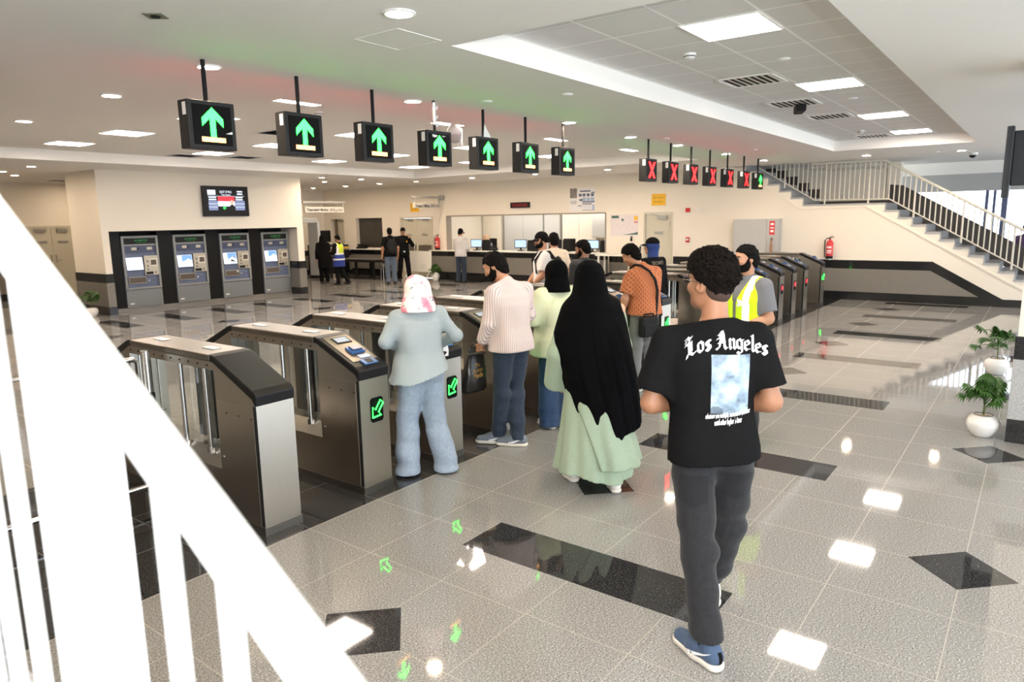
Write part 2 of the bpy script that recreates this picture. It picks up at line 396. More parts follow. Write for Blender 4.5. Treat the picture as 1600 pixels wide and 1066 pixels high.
# alcove lining and plinth (dark)
al = MB(); al.box(AX0, AX1, AY - 0.02, AY, 0, AZ); al.box(AX0, AX0 + 0.02, BY0 + 0.005, AY - 0.02, 0, AZ); al.box(AX0, AX1, BY0 + 0.005, AY - 0.02, AZ - 0.02, AZ)
struct(al, 'trim_6', M['blackm'])
pl = MB(); pl.box(AX0 + 0.02, AX1 - 0.015, 17.12, AY - 0.02, 0, 0.08); struct(pl, 'trim_7', M['gran'])
tm = MB()
XT = [7.71, 8.935, 10.165, 11.395]
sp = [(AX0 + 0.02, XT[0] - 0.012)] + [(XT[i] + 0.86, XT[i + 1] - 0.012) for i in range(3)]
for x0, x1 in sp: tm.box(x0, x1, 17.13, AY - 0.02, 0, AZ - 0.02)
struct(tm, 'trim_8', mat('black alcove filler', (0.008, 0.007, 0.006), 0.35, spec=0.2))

# ---- doors
def leaf(name, y0, y1, z1, x, parent, plate=True):
    d = MB(); d.box(x, x + 0.05, y0, y1, 0.01, z1); return d.build(name, M['door'], parent)
d2 = tag(thing('door_2', '', ''), kind='structure'); d2.location = (XW, 0, 0)
del_keys = [d2.pop(k) for k in ('label', 'category') if k in d2]
f = MB(); f.box(-0.02, 0.1, 16.9, 16.95, 0, 2.13); f.box(-0.02, 0.1, 18.43, 18.48, 0, 2.13); f.box(-0.02, 0.1, 16.95, 18.43, 2.08, 2.13); f.build('frame', M['door'], d2)
for (a, b_) in ((16.955, 17.685), (17.695, 18.425)):
    l = leaf('leaf', a, b_, 2.075, 0.03, d2)
    k = MB(); k.box(0.005, 0.03, a + 0.16, b_ - 0.30, 1.98, 2.06); k.tube([(0.0, b_ - 0.3, 2.03), (0.0, b_ - 0.08, 2.07)], 0.012, 6); k.build('door_closer', M['alu'], l)
    k = MB(); k.box(0.02, 0.03, a + 0.06, b_ - 0.06, 0.85, 1.15); k.build('kick_plate', M['steel'], l)
    k = MB(); k.box(0.015, 0.03, a + 0.25, b_ - 0.25, 1.47, 1.54); k.build('door_plate', M['alu'], l)
d3 = tag(thing('door_3', None, None), kind='structure'); d3.location = (XW, 0, 0)
f = MB(); f.box(-0.02, 0.1, 8.07, 8.12, 0, 2.12); f.box(-0.02, 0.1, 8.88, 8.93, 0, 2.12); f.box(-0.02, 0.1, 8.12, 8.88, 2.07, 2.12); f.build('frame', M['door'], d3)
l = leaf('leaf', 8.125, 8.875, 2.065, 0.03, d3)
k = MB(); k.box(-0.03, 0.03, 8.25, 8.52, 1.93, 2.02); k.tube([(-0.02, 8.5, 2.02), (-0.02, 8.72, 2.09)], 0.012, 6); k.build('door_closer', M['alu'], l)
k = MB(); k.box(0.018, 0.03, 8.36, 8.62, 1.52, 1.60); k.build('door_plate', M['alu'], l)
k = MB(); k.box(0.0, 0.03, 8.13, 8.15, 1.72, 1.86); k.build('hinge', M['alu'], l)
k = MB(); k.box(0.018, 0.03, 8.5, 8.8, 0.98, 1.16); k.build('notice', M['paper'], l)
d1_ = tag(thing('door_1', None, None), kind='structure'); d1_.location = (0, YB, 0)
f = MB(); f.box(7.70, 7.76, -0.06, 0, 0, 2.02); f.box(8.88, 8.94, -0.06, 0, 0, 2.02); f.box(7.76, 8.88, -0.06, 0, 1.96, 2.02); f.build('frame', M['door'], d1_)
for (a, b_) in ((7.765, 8.33), (8.34, 8.875)):
    l = MB().box(a, b_, -0.045, 0, 0.01, 1.955).build('leaf', M['door'], d1_)
    k = MB(); k.box(a + 0.14, b_ - 0.12, -0.1, -0.045, 1.86, 1.93); k.build('door_closer', M['alu'], l)
    k = MB(); k.box(a + 0.15, b_ - 0.12, -0.055, -0.045, 1.53, 1.60); k.build('door_plate', M['alu'], l)
    e = b_ - 0.06 if a < 8 else a + 0.06
    k = MB(); k.tube([(e, -0.045, 1.05), (e, -0.1, 1.05), (e + (0.12 if a > 8 else -0.12), -0.1, 1.05)], 0.012, 8); k.box(e - 0.02, e + 0.02, -0.055, -0.045, 0.98, 1.2); k.build('door_handle', M['chrome'], l)
# small recess door and the dark window of the security desk
d4 = MB(); d4.box(XW + 0.16, XW + 0.2, 21.55, 22.32, 0, 2.1); l = tag(d4.build('door_4', M['door']), kind='structure')
n4 = MB(); n4.box(XW + 0.05, XW + 0.2, 22.1, 22.14, 0, 2.1); n4.build('frame', mat('bronze frame', (0.16, 0.13, 0.08), 0.4), l)
wi = MB(); wi.box(XW + 0.16, XW + 0.18, 19.42, 20.86, 1.03, 2.12); tag(wi.build('window_3', mat('dark tinted glass', (0.05, 0.045, 0.04), 0.12, var=0.3, scale=2)), kind='structure')

# office behind the ticket window
of = MB(); of.box(21.0, 21.1, 9.4, 17.4, 0, 2.7); of.box(XW + T, 21, 9.4, 9.5, 0, 2.7); of.box(XW + T, 21, 16.8, 16.9, 0, 2.7); of.box(XW + T, 21.1, 9.4, 17.4, 2.6, 2.7)
struct(of, 'wall_office', M['plaster'])
wfrm = MB(); wfrm.box(XW - 0.015, XW + T, 10.14, 16.24, 2.11, 2.15); wfrm.box(XW - 0.015, XW + T, 16.22, 16.27, 0.98, 2.13); wfrm.box(XW - 0.015, XW + T, 10.11, 10.15, 0.98, 2.13)
struct(wfrm, 'window_4', mat('taupe window frame', (0.30, 0.26, 0.22), 0.4))

# ------------------------------------------------------------------ stairs by the right wall
st = thing('staircase', 'grey granite staircase with landing rising along the right wall', 'staircase', (XW, 0, 0))
SW = 1.55
def step(y, z, rise, depth):
    m_ = MB(); m_.box(-0.015, SW, y - depth, y + 0.02, z - 0.04, z); m_.box(-0.004, SW, y - depth - 0.014, y - depth + 0.01, z - rise, z - 0.04); return m_
body = MB(); body.prism([(6.6, 3.36), (6.6, 3.0), (4.9, 1.95), (3.1, 1.95), (-0.3, 0.0), (-0.75, 0)] + [q for i in range(12, -1, -1) for q in ((TL[i][0] - 0.2795, TL[i][1] - 0.205), (TL[i][0], TL[i][1] - 0.205))] + [q for i in range(0, 6) for q in ((TR[i][0], TR[i][1] - 0.05), (TR[i][0], TR[i][1] + 0.12))], 'x', 0.121, SW)
body.build('stair_slab', M['plaster'], st)
for i in range(0, 13):
    yy, zz = TL[i]; step(yy, zz - 0.1645, 0.1645, 0.2795 + 0.0).build('step', M['tread'], st)
lm = MB(); lm.box(-0.015, SW, 2.95, 4.74, 2.19, 2.23); lm.box(-0.004, SW, 2.936, 2.96, 2.07, 2.19); lm.build('landing_slab', M['tread'], st)
for i in range(0, 6):
    yy, zz = TR[i]; m_ = MB(); m_.box(-0.015, SW, yy - 0.0, yy + 0.30, zz + 0.132, zz + 0.172); m_.box(-0.004, SW, yy - 0.014, yy + 0.01, zz, zz + 0.132); m_.build('step', M['tread'], st)
sg = MB()   # projecting stringer band on the near side
sg.prism([(6.3, 3.06), (4.78, 2.13), (3.35, 2.15), (-0.45, -0.0), (-0.62, 0.02), (2.95, 2.16), (4.73, 2.17), (6.3, 3.15)], 'x', -0.03, 0.0)
sg.prism([(6.3, 3.06), (6.3, 3.19), (4.72, 2.19), (2.95, 2.185), (2.7, 2.02), (-0.62, 0.05), (-0.42, 0.0), (3.35, 2.13), (4.78, 2.11)], 'x', -0.03, 0.0) if False else None
sk = MB()   # dark stepped skirting on the far side of the stairs
sk.prism([(3.14, 2.10), (3.14, 2.68), (2.85, 2.65), (-0.69, 0.58), (-0.69, 0.0)], 'x', SW - 0.03, SW)
for i in range(6): yy, zz = TR[i]; sk.box(SW - 0.02, SW, yy, yy + 0.283, zz, zz + 0.40)
sk.box(SW - 0.02, SW, 2.95, 4.73, 2.23, 2.31); sk.build('skirting', M['brick'], st)
cv = MB(); cv.prism([(6.3, 3.03), (4.78, 2.11), (3.35, 2.14), (0.0, 0.19), (-0.3, 0.19), (-0.3, 0.22), (0.0, 0.24), (3.33, 2.17), (4.79, 2.14), (6.3, 3.06)], 'x', -0.022, 0.0); cv.build('stringer_edge', M['plaster'], st)
# railing on the near edge
rl = thing('stair_railing', 'cream metal stair railing with thin balusters along the far staircase', 'railing', (XW + 0.1, 0, 0))
def railz(yy):
    if yy > 4.54: return 3.17 + (yy - 4.54) * 0.61
    if yy > 3.03: return 3.17
    return 3.17 - (3.03 - yy) * 0.588
def lowz(yy):
    if yy > 4.5: return 2.33 + (yy - 4.5) * 0.61
    if yy > 2.9: return 2.31
    return 2.31 - (2.9 - yy) * 0.588
top = [(0, 5.6, railz(5.6)), (0, 4.54, 3.17), (0, 3.03, 3.17), (0, -0.9, railz(-0.9))]
MB().tube([p if p[2] < 3.6 else p for p in [(0, 4.6, 3.19)] + top[1:]], 0.032, 10).build('handrail', M['railc'], rl)
MB().tube([(0, 5.9, lowz(5.9)), (0, 4.5, 2.33), (0, 2.9, 2.31), (0, -0.9, lowz(-0.9))], 0.014, 8).build('lower_rail', M['railc'], rl)
yy = -0.85; i = 0
while yy < 5.6:
    zt = min(railz(yy), 3.2); zb = lowz(yy)
    post = (i % 9 == 4)
    if post: zb -= 0.12
    MB().tube([(0, yy, zb), (0, yy, zt)], 0.02 if post else 0.013, 8).build('baluster', M['railc'], rl)
    yy += 0.1045; i += 1
wr_ = thing('wall_handrail', 'thin cream handrail fixed to the wall behind the stair landing', 'handrail', (19.55, 0, 0))
MB().tube([(0, 5.2, 3.16), (0, 4.74, 3.12), (0, 4.39, 3.10), (0, 3.2, 3.10)], 0.02, 8).build('bar', M['railc'], wr_)
for yy in (3.4, 4.2): MB().tube([(0, yy, 3.10), (0.05, yy, 3.06)], 0.01, 6).build('bracket', M['railc'], wr_)

# ------------------------------------------------------------------ near stair railing (camera stands on the stair)
nr = thing('stair_railing', 'thick white painted handrail with balusters close in front at left', 'railing', (0.32, 0, 0))
NZ0, NZS = 1.732, 0.628
def nz_(y): return NZ0 + (y - 0.60) * NZS
hr = MB(); hr.tube([(0, -0.3, nz_(-0.3)), (0, 0.37, nz_(0.37)), (0, 0.8, nz_(0.8)), (0, 2.3, nz_(2.3))], 0.0245, 20); hr.build('handrail', M['railw'], nr)
for yy in (0.144, 0.251, 0.358, 0.465, 0.572, 0.679, 1.09, 1.195, 1.30, 1.40, 1.51, 1.62, 1.73, 1.84, 1.95, 2.06):
    MB().tube([(0, yy, 0.43 + yy * 0.645 - 0.18), (0, yy, nz_(yy) - 0.01)], 0.0115, 14).build('baluster', M['railw'], nr)
MB().prism([(0.768, 0.55), (1.005, 0.55), (1.005, nz_(1.005) - 0.004), (0.768, nz_(0.768) - 0.004)], 'x', -0.006, 0.006).build('post', M['railw'], nr, bevel=0.002)
MB().tube([(0, -0.3, 0.06), (0, 2.3, 0.06 + 2.6 * 0.645)], 0.015, 10).build('lower_rail', M['railw'], nr)
ns = MB(); pts = []
for i in range(-3, 10):
    pts += [(0.27 * i, 0.40 + 0.174 * (i - 0)), (0.27 * i, 0.40 + 0.174 * (i + 1))]
pts = [(-1.08, 0), (-1.08, 0.05)] + [p for p in pts if p[1] > 0.05] + [(2.5, pts[-1][1]), (2.5, 0)]
ns.prism(pts, 'x', -1.6, 0.36); tag(ns.build('staircase', M['tread']), 'grey granite stair under the white foreground railing', 'staircase')

# ------------------------------------------------------------------ ceiling fixtures
def light_panel(x, y, z, lab):
    t = thing('ceiling_light', lab, 'ceiling light', (x, y, z), 0, 'square ceiling light panels')
    h = 0.285
    f = MB()
    for a in ((-h - .012, h + .012, -h - .012, -h), (-h - .012, h + .012, h, h + .012), (-h - .012, -h, -h, h), (h, h + .012, -h, h)): f.box(*a, -0.012, -0.001)
    f.build('frame', M['whitep'], t)
    MB().box(-h, h, -h, h, -0.008, -0.002).build('diffuser', E_['panel'], t)
    return t
first = light_panel(5.50, 2.03, ZT, 'bright square light panel nearest the camera in the tiled recess')
lab1 = ['second bright square light panel along the tiled recess', 'third bright square light panel along the tiled recess', 'farthest bright square light panel in the tiled recess']
for (x, y), lb in zip(((8.55, 2.03), (11.7, 2.03), (14.35, 2.03)), lab1): dup(first, (x, y, ZT), label=lb)
rowname = {0: 'nearest', 1: 'second', 2: 'third', 3: 'farthest'}
for j, y in enumerate((6.98, 9.12, 11.42, 13.5)):
    for i, x in enumerate((5.42, 8.05, 10.95, 13.75)):
        dup(first, (x, y, ZT), label='square light panel in the plain recess, %s row back, %s from the near end' % (('first', 'second', 'third', 'fourth')[j], ('first', 'second', 'third', 'fourth')[i]))['group'] = 'square light panels of the plain recess'
def downlight(x, y, lab):
    t = thing('downlight', lab, 'downlight', (x, y, ZC), 0, 'round recessed downlights')
    MB().lathe([(0.100, 0.0), (0.100, -0.008), (0.080, -0.010), (0.078, -0.002)], n=24).build('trim_ring', M['whitep'], t)
    MB().disc((0, 0, -0.004), (0, 0, -1), 0.079, 24).build('lens', E_['down'], t)
    return t
DL = [(3.15, 3.17, 'nearest round downlight, above the middle of the picture'), (3.21, 5.34, 'round downlight beside the pole of the nearest arrow sign'),
      (3.29, 7.16, 'round downlight left of the nearest arrow sign'), (3.39, 9.58, 'round downlight near the left edge of the ceiling'),
      (5.43, 5.32, 'round downlight before the fourth arrow sign'), (7.95, 5.02, 'round downlight beside the pole of the seventh arrow sign'), (10.02, 5.22, 'round downlight just before the first red cross sign'),
      (11.75, 5.2, 'round downlight behind the second red cross sign'), (14.1, 5.22, 'round downlight behind the fifth red cross sign'), (16.4, 5.2, 'round downlight past the last arrow sign'),
      (5.9, 16.6, 'round downlight left of the ticket machine wall, nearer one'), (5.98, 18.45, 'round downlight left of the ticket machine wall, at the picture edge'), (8.84, 21.6, 'round downlight in the corridor above the left double door'),
      (12.75, 16.07, 'round downlight beside the corner of the ticket machine wall'), (14.1, 17.68, 'round downlight over the security passage, middle'), (16.3, 21.07, 'round downlight deepest in the security passage'),
      (14.1, 16.01, 'round downlight before the security passage'), (16.38, 19.4, 'round downlight over the security desk'), (16.23, 17.56, 'round downlight over the officers'), (16.33, 15.99, 'round downlight before the ticket office sign'),
      (16.24, 13.61, 'round downlight over the ticket counter, left'), (16.23, 11.35, 'round downlight over the ticket counter, middle'), (16.29, 9.13, 'round downlight over the notice posters'),
      (16.77, 3.18, 'round downlight above the stair landing'), (17.05, 1.49, 'round downlight above the lower flight of stairs')]
d0 = None
for x, y, lb in DL:
    d0 = downlight(x, y, lb) if d0 is None else (dup(d0, (x, y, ZC), label=lb) and d0)
for x, y in ((3.0, 18.4), (4.6, 20.8), (6.6, 19.6), (1.2, 3.2), (1.2, 5.3), (1.0, 7.2), (6.0, -1.0), (9.5, -1.0), (13.0, -1.0), (2.0, 0.2)): dup(d0, (x, y, ZC), label='added round downlight for extra light')['group'] = 'downlights added for extra light'  # added fittings, put in only to brighten the corridor and hall
# vents
def vent(x, y, z, lab, dx=0.58, dy=0.58):
    t = thing('ceiling_vent', lab, 'air vent', (x, y, z), 0, 'ceiling air vents')
    f = MB(); hx, hy = dx / 2, dy / 2
    for a in ((-hx, hx, -hy, -hy + .03), (-hx, hx, hy - .03, hy), (-hx, -hx + .03, -hy, hy), (hx - .03, hx, -hy, hy)): f.box(*a, -0.012, -0.001)
    f.build('frame', M['whitep'], t)
    MB().box(-hx + .03, hx - .03, -hy + .03, hy - .03, -0.004, -0.001).build('backing', M['blackm'], t)
    s_ = MB(); n = 8
    for i in range(n):
        yy = -hy + .05 + (dy - .1) * i / (n - 1); s_.quad((-hx + .03, yy - .023, -0.012), (hx - .03, yy - .023, -0.012), (hx - .03, yy + .023, -0.005), (-hx + .03, yy + .023, -0.005))
    s_.build('slat', M['whitep'], t)
    return t
v0 = vent(7.75, 2.62, ZT, 'slatted air vent beside the second light panel of the tiled recess')
for x, y, z, lb in ((9.65, 2.72, ZT, 'slatted air vent behind the dark camera in the tiled recess'), (11.3, 2.66, ZT, 'slatted air vent beside the third light panel of the tiled recess'), (15.0 - .3, 2.7, ZT, 'slatted air vent at the far end of the tiled recess'),
                    (7.93, 14.33, ZT, 'slatted air vent at the far edge of the plain recess, left'), (7.0, 9.8, ZT, 'slatted air vent behind the second arrow sign'), (9.0, 13.9, ZT, 'slatted air vent at the far edge of the plain recess, right'), (8.2, 21.2, ZC, 'slatted air vent in the corridor by the left double door')):
    dup(v0, (x, y, z), label=lb)
# detectors, cameras, hatch
def lathe_thing(name, lab, cat, loc, prof, m, group=None):
    o = MB().lathe(prof, n=24).build(name, m); o.location = loc; return tag(o, lab, cat, group)
def smoke(x, y, z, lab):
    t = thing('smoke_detector', lab, 'smoke detector', (x, y, z), 0, 'smoke detectors')
    MB().lathe([(0.055, 0), (0.055, -0.015), (0.048, -0.03), (0.03, -0.045), (0.0, -0.048)], n=24).build('housing', M['whitep'], t)
    MB().lathe([(0.0515, -0.021), (0.0525, -0.024), (0.0495, -0.029)], n=24).build('vent_slot', M['blackm'], t)
    return t
s0 = smoke(6.14, 2.63, ZT, 'white smoke detector on the tiles, left of the nearest light panel')
for x, y, z, lb in ((13.61, 2.69, ZT, 'white smoke detector near the far end of the tiled recess'), (6.07, 7.63, ZT, 'small detector beside the third arrow sign in the plain recess')): dup(s0, (x, y, z), label=lb)
for x, y, z, lb in ((9.75, 2.05, ZT, 'small round sprinkler rose between light panels'), (6.16, 3.91, ZC, 'small round ceiling sensor with green gleam above the lane signs'), (5.95, 4.76, ZC, 'flat white round ceiling sensor above the lane signs'), (6.9, 2.05, ZT, 'small white ceiling disc beside the nearest light panel'),(10.6, 4.9, ZC, 'pale round ceiling sensor before the red cross signs'), (13.6, 4.5, ZC, 'round ceiling sensor near the red glow'), (16.97, 1.92, ZC, 'flat white ceiling disc above the stairs')):
    lathe_thing('ceiling_sensor', lb, 'ceiling sensor', (x, y, z), [(0.06, 0), (0.058, -0.01), (0.02, -0.018), (0, -0.018)], M['whitep'])
t = thing('ceiling_speaker', 'small square dark grille in the plain ceiling at upper left', 'ceiling grille', (2.27, 4.29, ZC), 0.7)
MB().box(-0.055, 0.055, -0.055, 0.055, -0.006, -0.001).build('grille', mat('olive grille', (0.20, 0.19, 0.15), 0.6), t); MB().lathe([(0.03, -0.006), (0.025, -0.012), (0, -0.013)], n=16).build('cone', M['blackm'], t)
t = thing('access_hatch', 'flush square access hatch in the ceiling below the nearest downlight', 'hatch', (3.58, 3.62, ZC))
MB().box(-0.2, 0.2, -0.2, 0.2, -0.003, -0.001).build('cover', M['ceil'], t)
f = MB()
for a in ((-.207, .207, -.207, -.2), (-.207, .207, .2, .207), (-.207, -.2, -.2, .2), (.2, .207, -.2, .2)): f.box(*a, -0.005, -0.001)
f.build('frame', M['whitep'], t)
t = thing('security_camera', 'black bullet camera hanging from the tiled recess', 'camera', (9.88, 2.7, ZT), 0.4)
MB().box(-0.16, 0.16, -0.06, 0.06, -0.1, -0.001).build('housing', M['blackm'], t, bevel=0.02); MB().tube([(0.16, 0, -0.05), (0.22, 0.02, -0.03)], 0.02, 8).build('lens', M['blackp'], t)
t = thing('security_camera', 'small white dome camera under the ceiling above the stairs', 'camera', (17.9, 1.36, ZC))
MB().lathe([(0.09, 0), (0.09, -0.04), (0.075, -0.05)], n=20).build('base', M['whitep'], t); MB().sphere((0, 0, -0.05), (0.07, 0.07, 0.06)).build('dome', M['blackp'], t)
t = thing('security_camera', 'white speed dome camera on a drop arm behind the fourth arrow sign', 'camera', (7.75, 6.8, ZT))
MB().cyl((0, 0, 0), (0, 0, -0.07), 0.05).build('mount', M['whitep'], t); MB().lathe([(0.05, -0.07), (0.085, -0.12), (0.105, -0.16), (0.105, -0.22), (0.0, -0.22)], n=20).build('shell', M['whitep'], t); MB().lathe([(0.1, -0.22), (0.09, -0.28), (0.06, -0.32), (0, -0.335)], n=20).build('dome', mat('grey dome', (0.45, 0.43, 0.40), 0.3), t)
MB().box(0.10, 0.16, -0.02, 0.05, -0.36, -0.12).build('bracket', M['whitep'], t, bevel=0.01)

# hanging display frame at the right edge
t = thing('hanging_display', 'dark double sided display hanging from the ceiling at the right edge', 'display', (9.55, 0.42, 0))
MB().box(-0.06, 0.14, -0.06, 0.01, 2.14, 2.90).build('side_panel', M['slate'], t, bevel=0.01)
MB().box(-0.02, 0.10, -1.2, -0.06, 2.27, 2.85).build('cabinet', M['slate'], t, bevel=0.01)
for yy in (-0.25, -1.0): MB().cyl((0.04, yy, 2.85), (0.04, yy, ZC), 0.015, 10).build('drop_rod', M['slate'], t)
# ------------------------------------------------------------------ ticket gates
GW, GL = 0.1375, 2.08
def gate_proto(kind):
    """kind: 'plain' (no reader), 'reader'"""
    t = thing('ticket_gate', 'x', 'ticket gate', (0, 0, 0), 0, 'ticket gate cabinets in a row')
    W = GW
    s = MB()
    ped = [(0, 0.055), (0, 0.865), (0.03, 0.90), (0.46, 1.10), (0.46, 0.055)]
    s.prism(ped, 'x', -W, W)
    s.prism([(GL - a, b) for a, b in ped], 'x', -W, W)
    s.box(-W, W, 0.46, GL - 0.46, 1.045, 1.10)
    s.box(-W + 0.02, W - 0.02, 0.46, GL - 0.46, 0.055, 0.33)
    s.prism([(-W, 0.33), (W, 0.33), (W, 0.365), (W - 0.06, 0.47), (-W + 0.06, 0.47), (-W, 0.365)], 'y', 0.46, GL - 0.46)
    s.build('cabinet', M['steel'], t)
    MB().box(-W - 0.006, W + 0.006, -0.006, GL + 0.006, 0, 0.055).build('plinth', M['steely'], t)
    MB().box(-W - 0.008, W + 0.008, 0.49, GL - 0.49, 1.10, 1.15).build('lid', M['steely'], t, bevel=0.012)
    for e in (0, 1):
        cap = [(-0.006, 0.865), (-0.012, 0.935), (0.03, 0.965), (0.44, 1.142), (0.49, 1.152), (0.49, 1.10), (0.46, 1.10), (0.035, 0.905), (0.01, 0.865)]
        if e: cap = [(GL - a, b) for a, b in cap]
        k = MB(); k.prism(cap, 'x', -W - 0.007, W + 0.007); capo = k.build('end_cap', M['blackp'], t, bevel=0.008)
        if kind == 'reader' and e == 0:
            d = Vector((0, 0.41, 0.177)).normalized(); nn = Vector((0, -0.177, 0.41)).normalized()
            def sl(u0, u1, s0, s1, h0, h1, nm, m_, par, tilt=0):
                q = MB(); base = Vector((0, 0.03, 0.965)); vs = []
                for hh in (h0, h1):
                    for (uu, ss) in ((u0, s0), (u1, s0), (u1, s1), (u0, s1)): vs.append(tuple(base + Vector((uu, 0, 0)) + d * ss + nn * hh))
                q.add(vs, [(0, 3, 2, 1), (4, 5, 6, 7), (0, 1, 5, 4), (1, 2, 6, 5), (2, 3, 7, 6), (3, 0, 4, 7)]); return q.build(nm, m_, par)
            p = sl(-0.108, 0.118, 0.06, 0.43, 0.0, 0.004, 'reader_panel', M['dsteel'], t)
            sl(-0.055, 0.085, 0.315, 0.40, 0.004, 0.010, 'screen_frame', M['blackp'], t)
            sc_ = sl(-0.042, 0.072, 0.328, 0.39, 0.010, 0.011, 'screen', E_['screeng'], t)
            sl(-0.045, 0.08, 0.155, 0.24, 0.004, 0.02, 'ticket_reader', M['bluedev'], t)
            sl(-0.03, 0.06, 0.17, 0.225, 0.02, 0.036, 'ticket_slot', mat('dark blue plastic', (0.03, 0.06, 0.14), 0.3) if 'dark blue plastic' not in MATS else MATS['dark blue plastic'], t)
            sl(-0.02, 0.08, 0.085, 0.13, 0.004, 0.009, 'instruction_label', mat('pale blue label', (0.35, 0.45, 0.6), 0.4) if 'pale blue label' not in MATS else MATS['pale blue label'], t)
            cr = sl(-0.05, 0.075, -0.005, 0.065, 0.004, 0.012, 'card_reader', M['bluedev'], t)
            sl(-0.015, 0.04, 0.008, 0.055, 0.012, 0.015, 'card_target', M['blackp'], cr)
    for sx in (-1, 1):
        gp = MB(); gp.box(sx * 0.07 - 0.004, sx * 0.07 + 0.004, 0.47, GL - 0.47, 0.45, 1.05); gp.build('glass_panel', M['glass'], t)
        for yy in (0.63, 0.95):
            r = MB(); r.cyl((sx * 0.105, yy, 0.44), (sx * 0.105, yy, 1.05), 0.017, 14); r.cyl((sx * 0.105, yy, 0.44), (sx * 0.105, yy, 0.475), 0.028, 14); r.build('guard_tube', M['chrome'], t)
        for yy, zz in [(0.53 + i * 0.118, 1.074) for i in range(10)] + [(0.06, 0.775), (0.2, 0.775), (0.34, 0.775)]: MB().cyl((sx * (W - 0.001), yy, zz), (sx * (W + 0.004), yy, zz), 0.0065, 8).build('sensor', M['blackm'], t)
        dp = MB(); dp.box(min(sx * W, sx * (W + 0.003)), max(sx * W, sx * (W + 0.003)), 0.04, 0.445, 0.065, 0.85); dpo = dp.build('service_door', M['steel'], t)
        MB().cyl((sx * (W + 0.002), 0.415, 0.46), (sx * (W + 0.007), 0.415, 0.46), 0.009, 10).build('lock', M['chrome'], dpo)
        ct = MB(); ct.box(min(sx * W, sx * (W + 0.002)), max(sx * W, sx * (W + 0.002)), 0.006, 0.034, 0.06, 0.862); ct.build('corner_trim', M['charc'], t)
    fl_ = MB(); fl_.box(-0.012, 0.012, 0.70, 0.92, 0.50, 1.03); fl_.build('barrier_flap', M['flapglass'], t)
    for yy in (0.70, 1.38):
        il = MB(); il.box(-0.032, 0.032, yy - 0.075, yy + 0.075, 1.15, 1.158); il.build('lane_lamp', M['whitep'], t, bevel=0.004)
    return t
def gate_display(t, colour):
    d = MB(); d.prism([(-0.028, 0.53), (0.06, 0.53), (0.075, 0.545), (0.075, 0.70), (0.06, 0.715), (-0.028, 0.715), (-0.043, 0.70), (-0.043, 0.545)], 'y', -0.006, 0.0)
    o = d.build('lane_display', M['dispblack'], t)
    if colour == 'green':
        a = MB(); c = (0.016, 0.63); k = 0.0112
        # arrow pointing down and to the left, drawn as an outline of tubes
        P = [(-4.2, -5.2), (3.2, -4.4), (0.9, -2.1), (5.2, 3.6), (2.9, 5.8), (-1.7, -0.2), (-4.0, 2.0)]
        P = [(c[0] + x * k, -0.008, c[1] - 0.004 + z * k) for x, z in P]
        a.tube(P + [P[0]], 0.0052, 6); a.build('arrow', E_['green'], o)
    else:
        a = MB(); a.cyl((0.016, -0.006, 0.645), (0.016, -0.010, 0.645), 0.045, 16); a.build('stop_lamp', E_['redlane'], o)
GX = [2.445, 3.283, 4.12, 4.96, 5.80, 6.64, 7.475, 8.33, 9.90, 10.77, 11.65, 12.53, 13.40, 14.25, 15.08, 16.46]
ordn = ['first', 'second', 'third', 'fourth', 'fifth', 'sixth', 'seventh', 'eighth', 'ninth', 'tenth', 'eleventh', 'twelfth', 'thirteenth', 'fourteenth', 'fifteenth', 'last']
GLAB = {0: 'nearest steel ticket gate with plain black end and no screen', 1: 'steel ticket gate with blue reader and green arrow beside the woman in grey top', 2: 'steel ticket gate where the woman in the grey top scans her ticket',
        3: 'steel ticket gate beside the man in the striped shirt', 4: 'steel ticket gate hidden behind the man in the striped shirt', 5: 'steel ticket gate in front of the woman in pale green shirt', 6: 'steel ticket gate left of the man in the orange shirt',
        7: 'steel ticket gate with bright front at the orange shirt man', 8: 'steel ticket gate behind the head of the man in black T-shirt', 9: 'steel ticket gate partly behind the man in yellow vest',
        10: 'steel ticket gate just behind the shoulder of the yellow vest man', 11: 'red lit ticket gate nearest the yellow vest, its front clear to see', 12: 'red lit ticket gate fourth from the wall end', 13: 'red lit ticket gate third from the wall end', 14: 'red lit ticket gate next to the last one', 15: 'last ticket gate by the stair wall with green lamp'}
g_plain = gate_proto('plain'); g_read = gate_proto('reader')
def gcopy(src, i):
    r = dup(src, (GX[i] + GW, 3.86, 0), label=GLAB[i]); return r
allg = []
for i in range(16):
    if i == 0: g = g_plain; g.location = (GX[0] + GW, 3.86, 0); g['label'] = GLAB[0]
    elif i == 1: g = None
    else: g = gcopy(g_read, i)
    allg.append(g)
g_read.location = (GX[1] + GW, 3.86, 0); g_read['label'] = GLAB[1]; allg[1] = g_read
for i in range(1, 16): gate_display(allg[i], 'green' if (i < 8 or i == 15) else 'red')
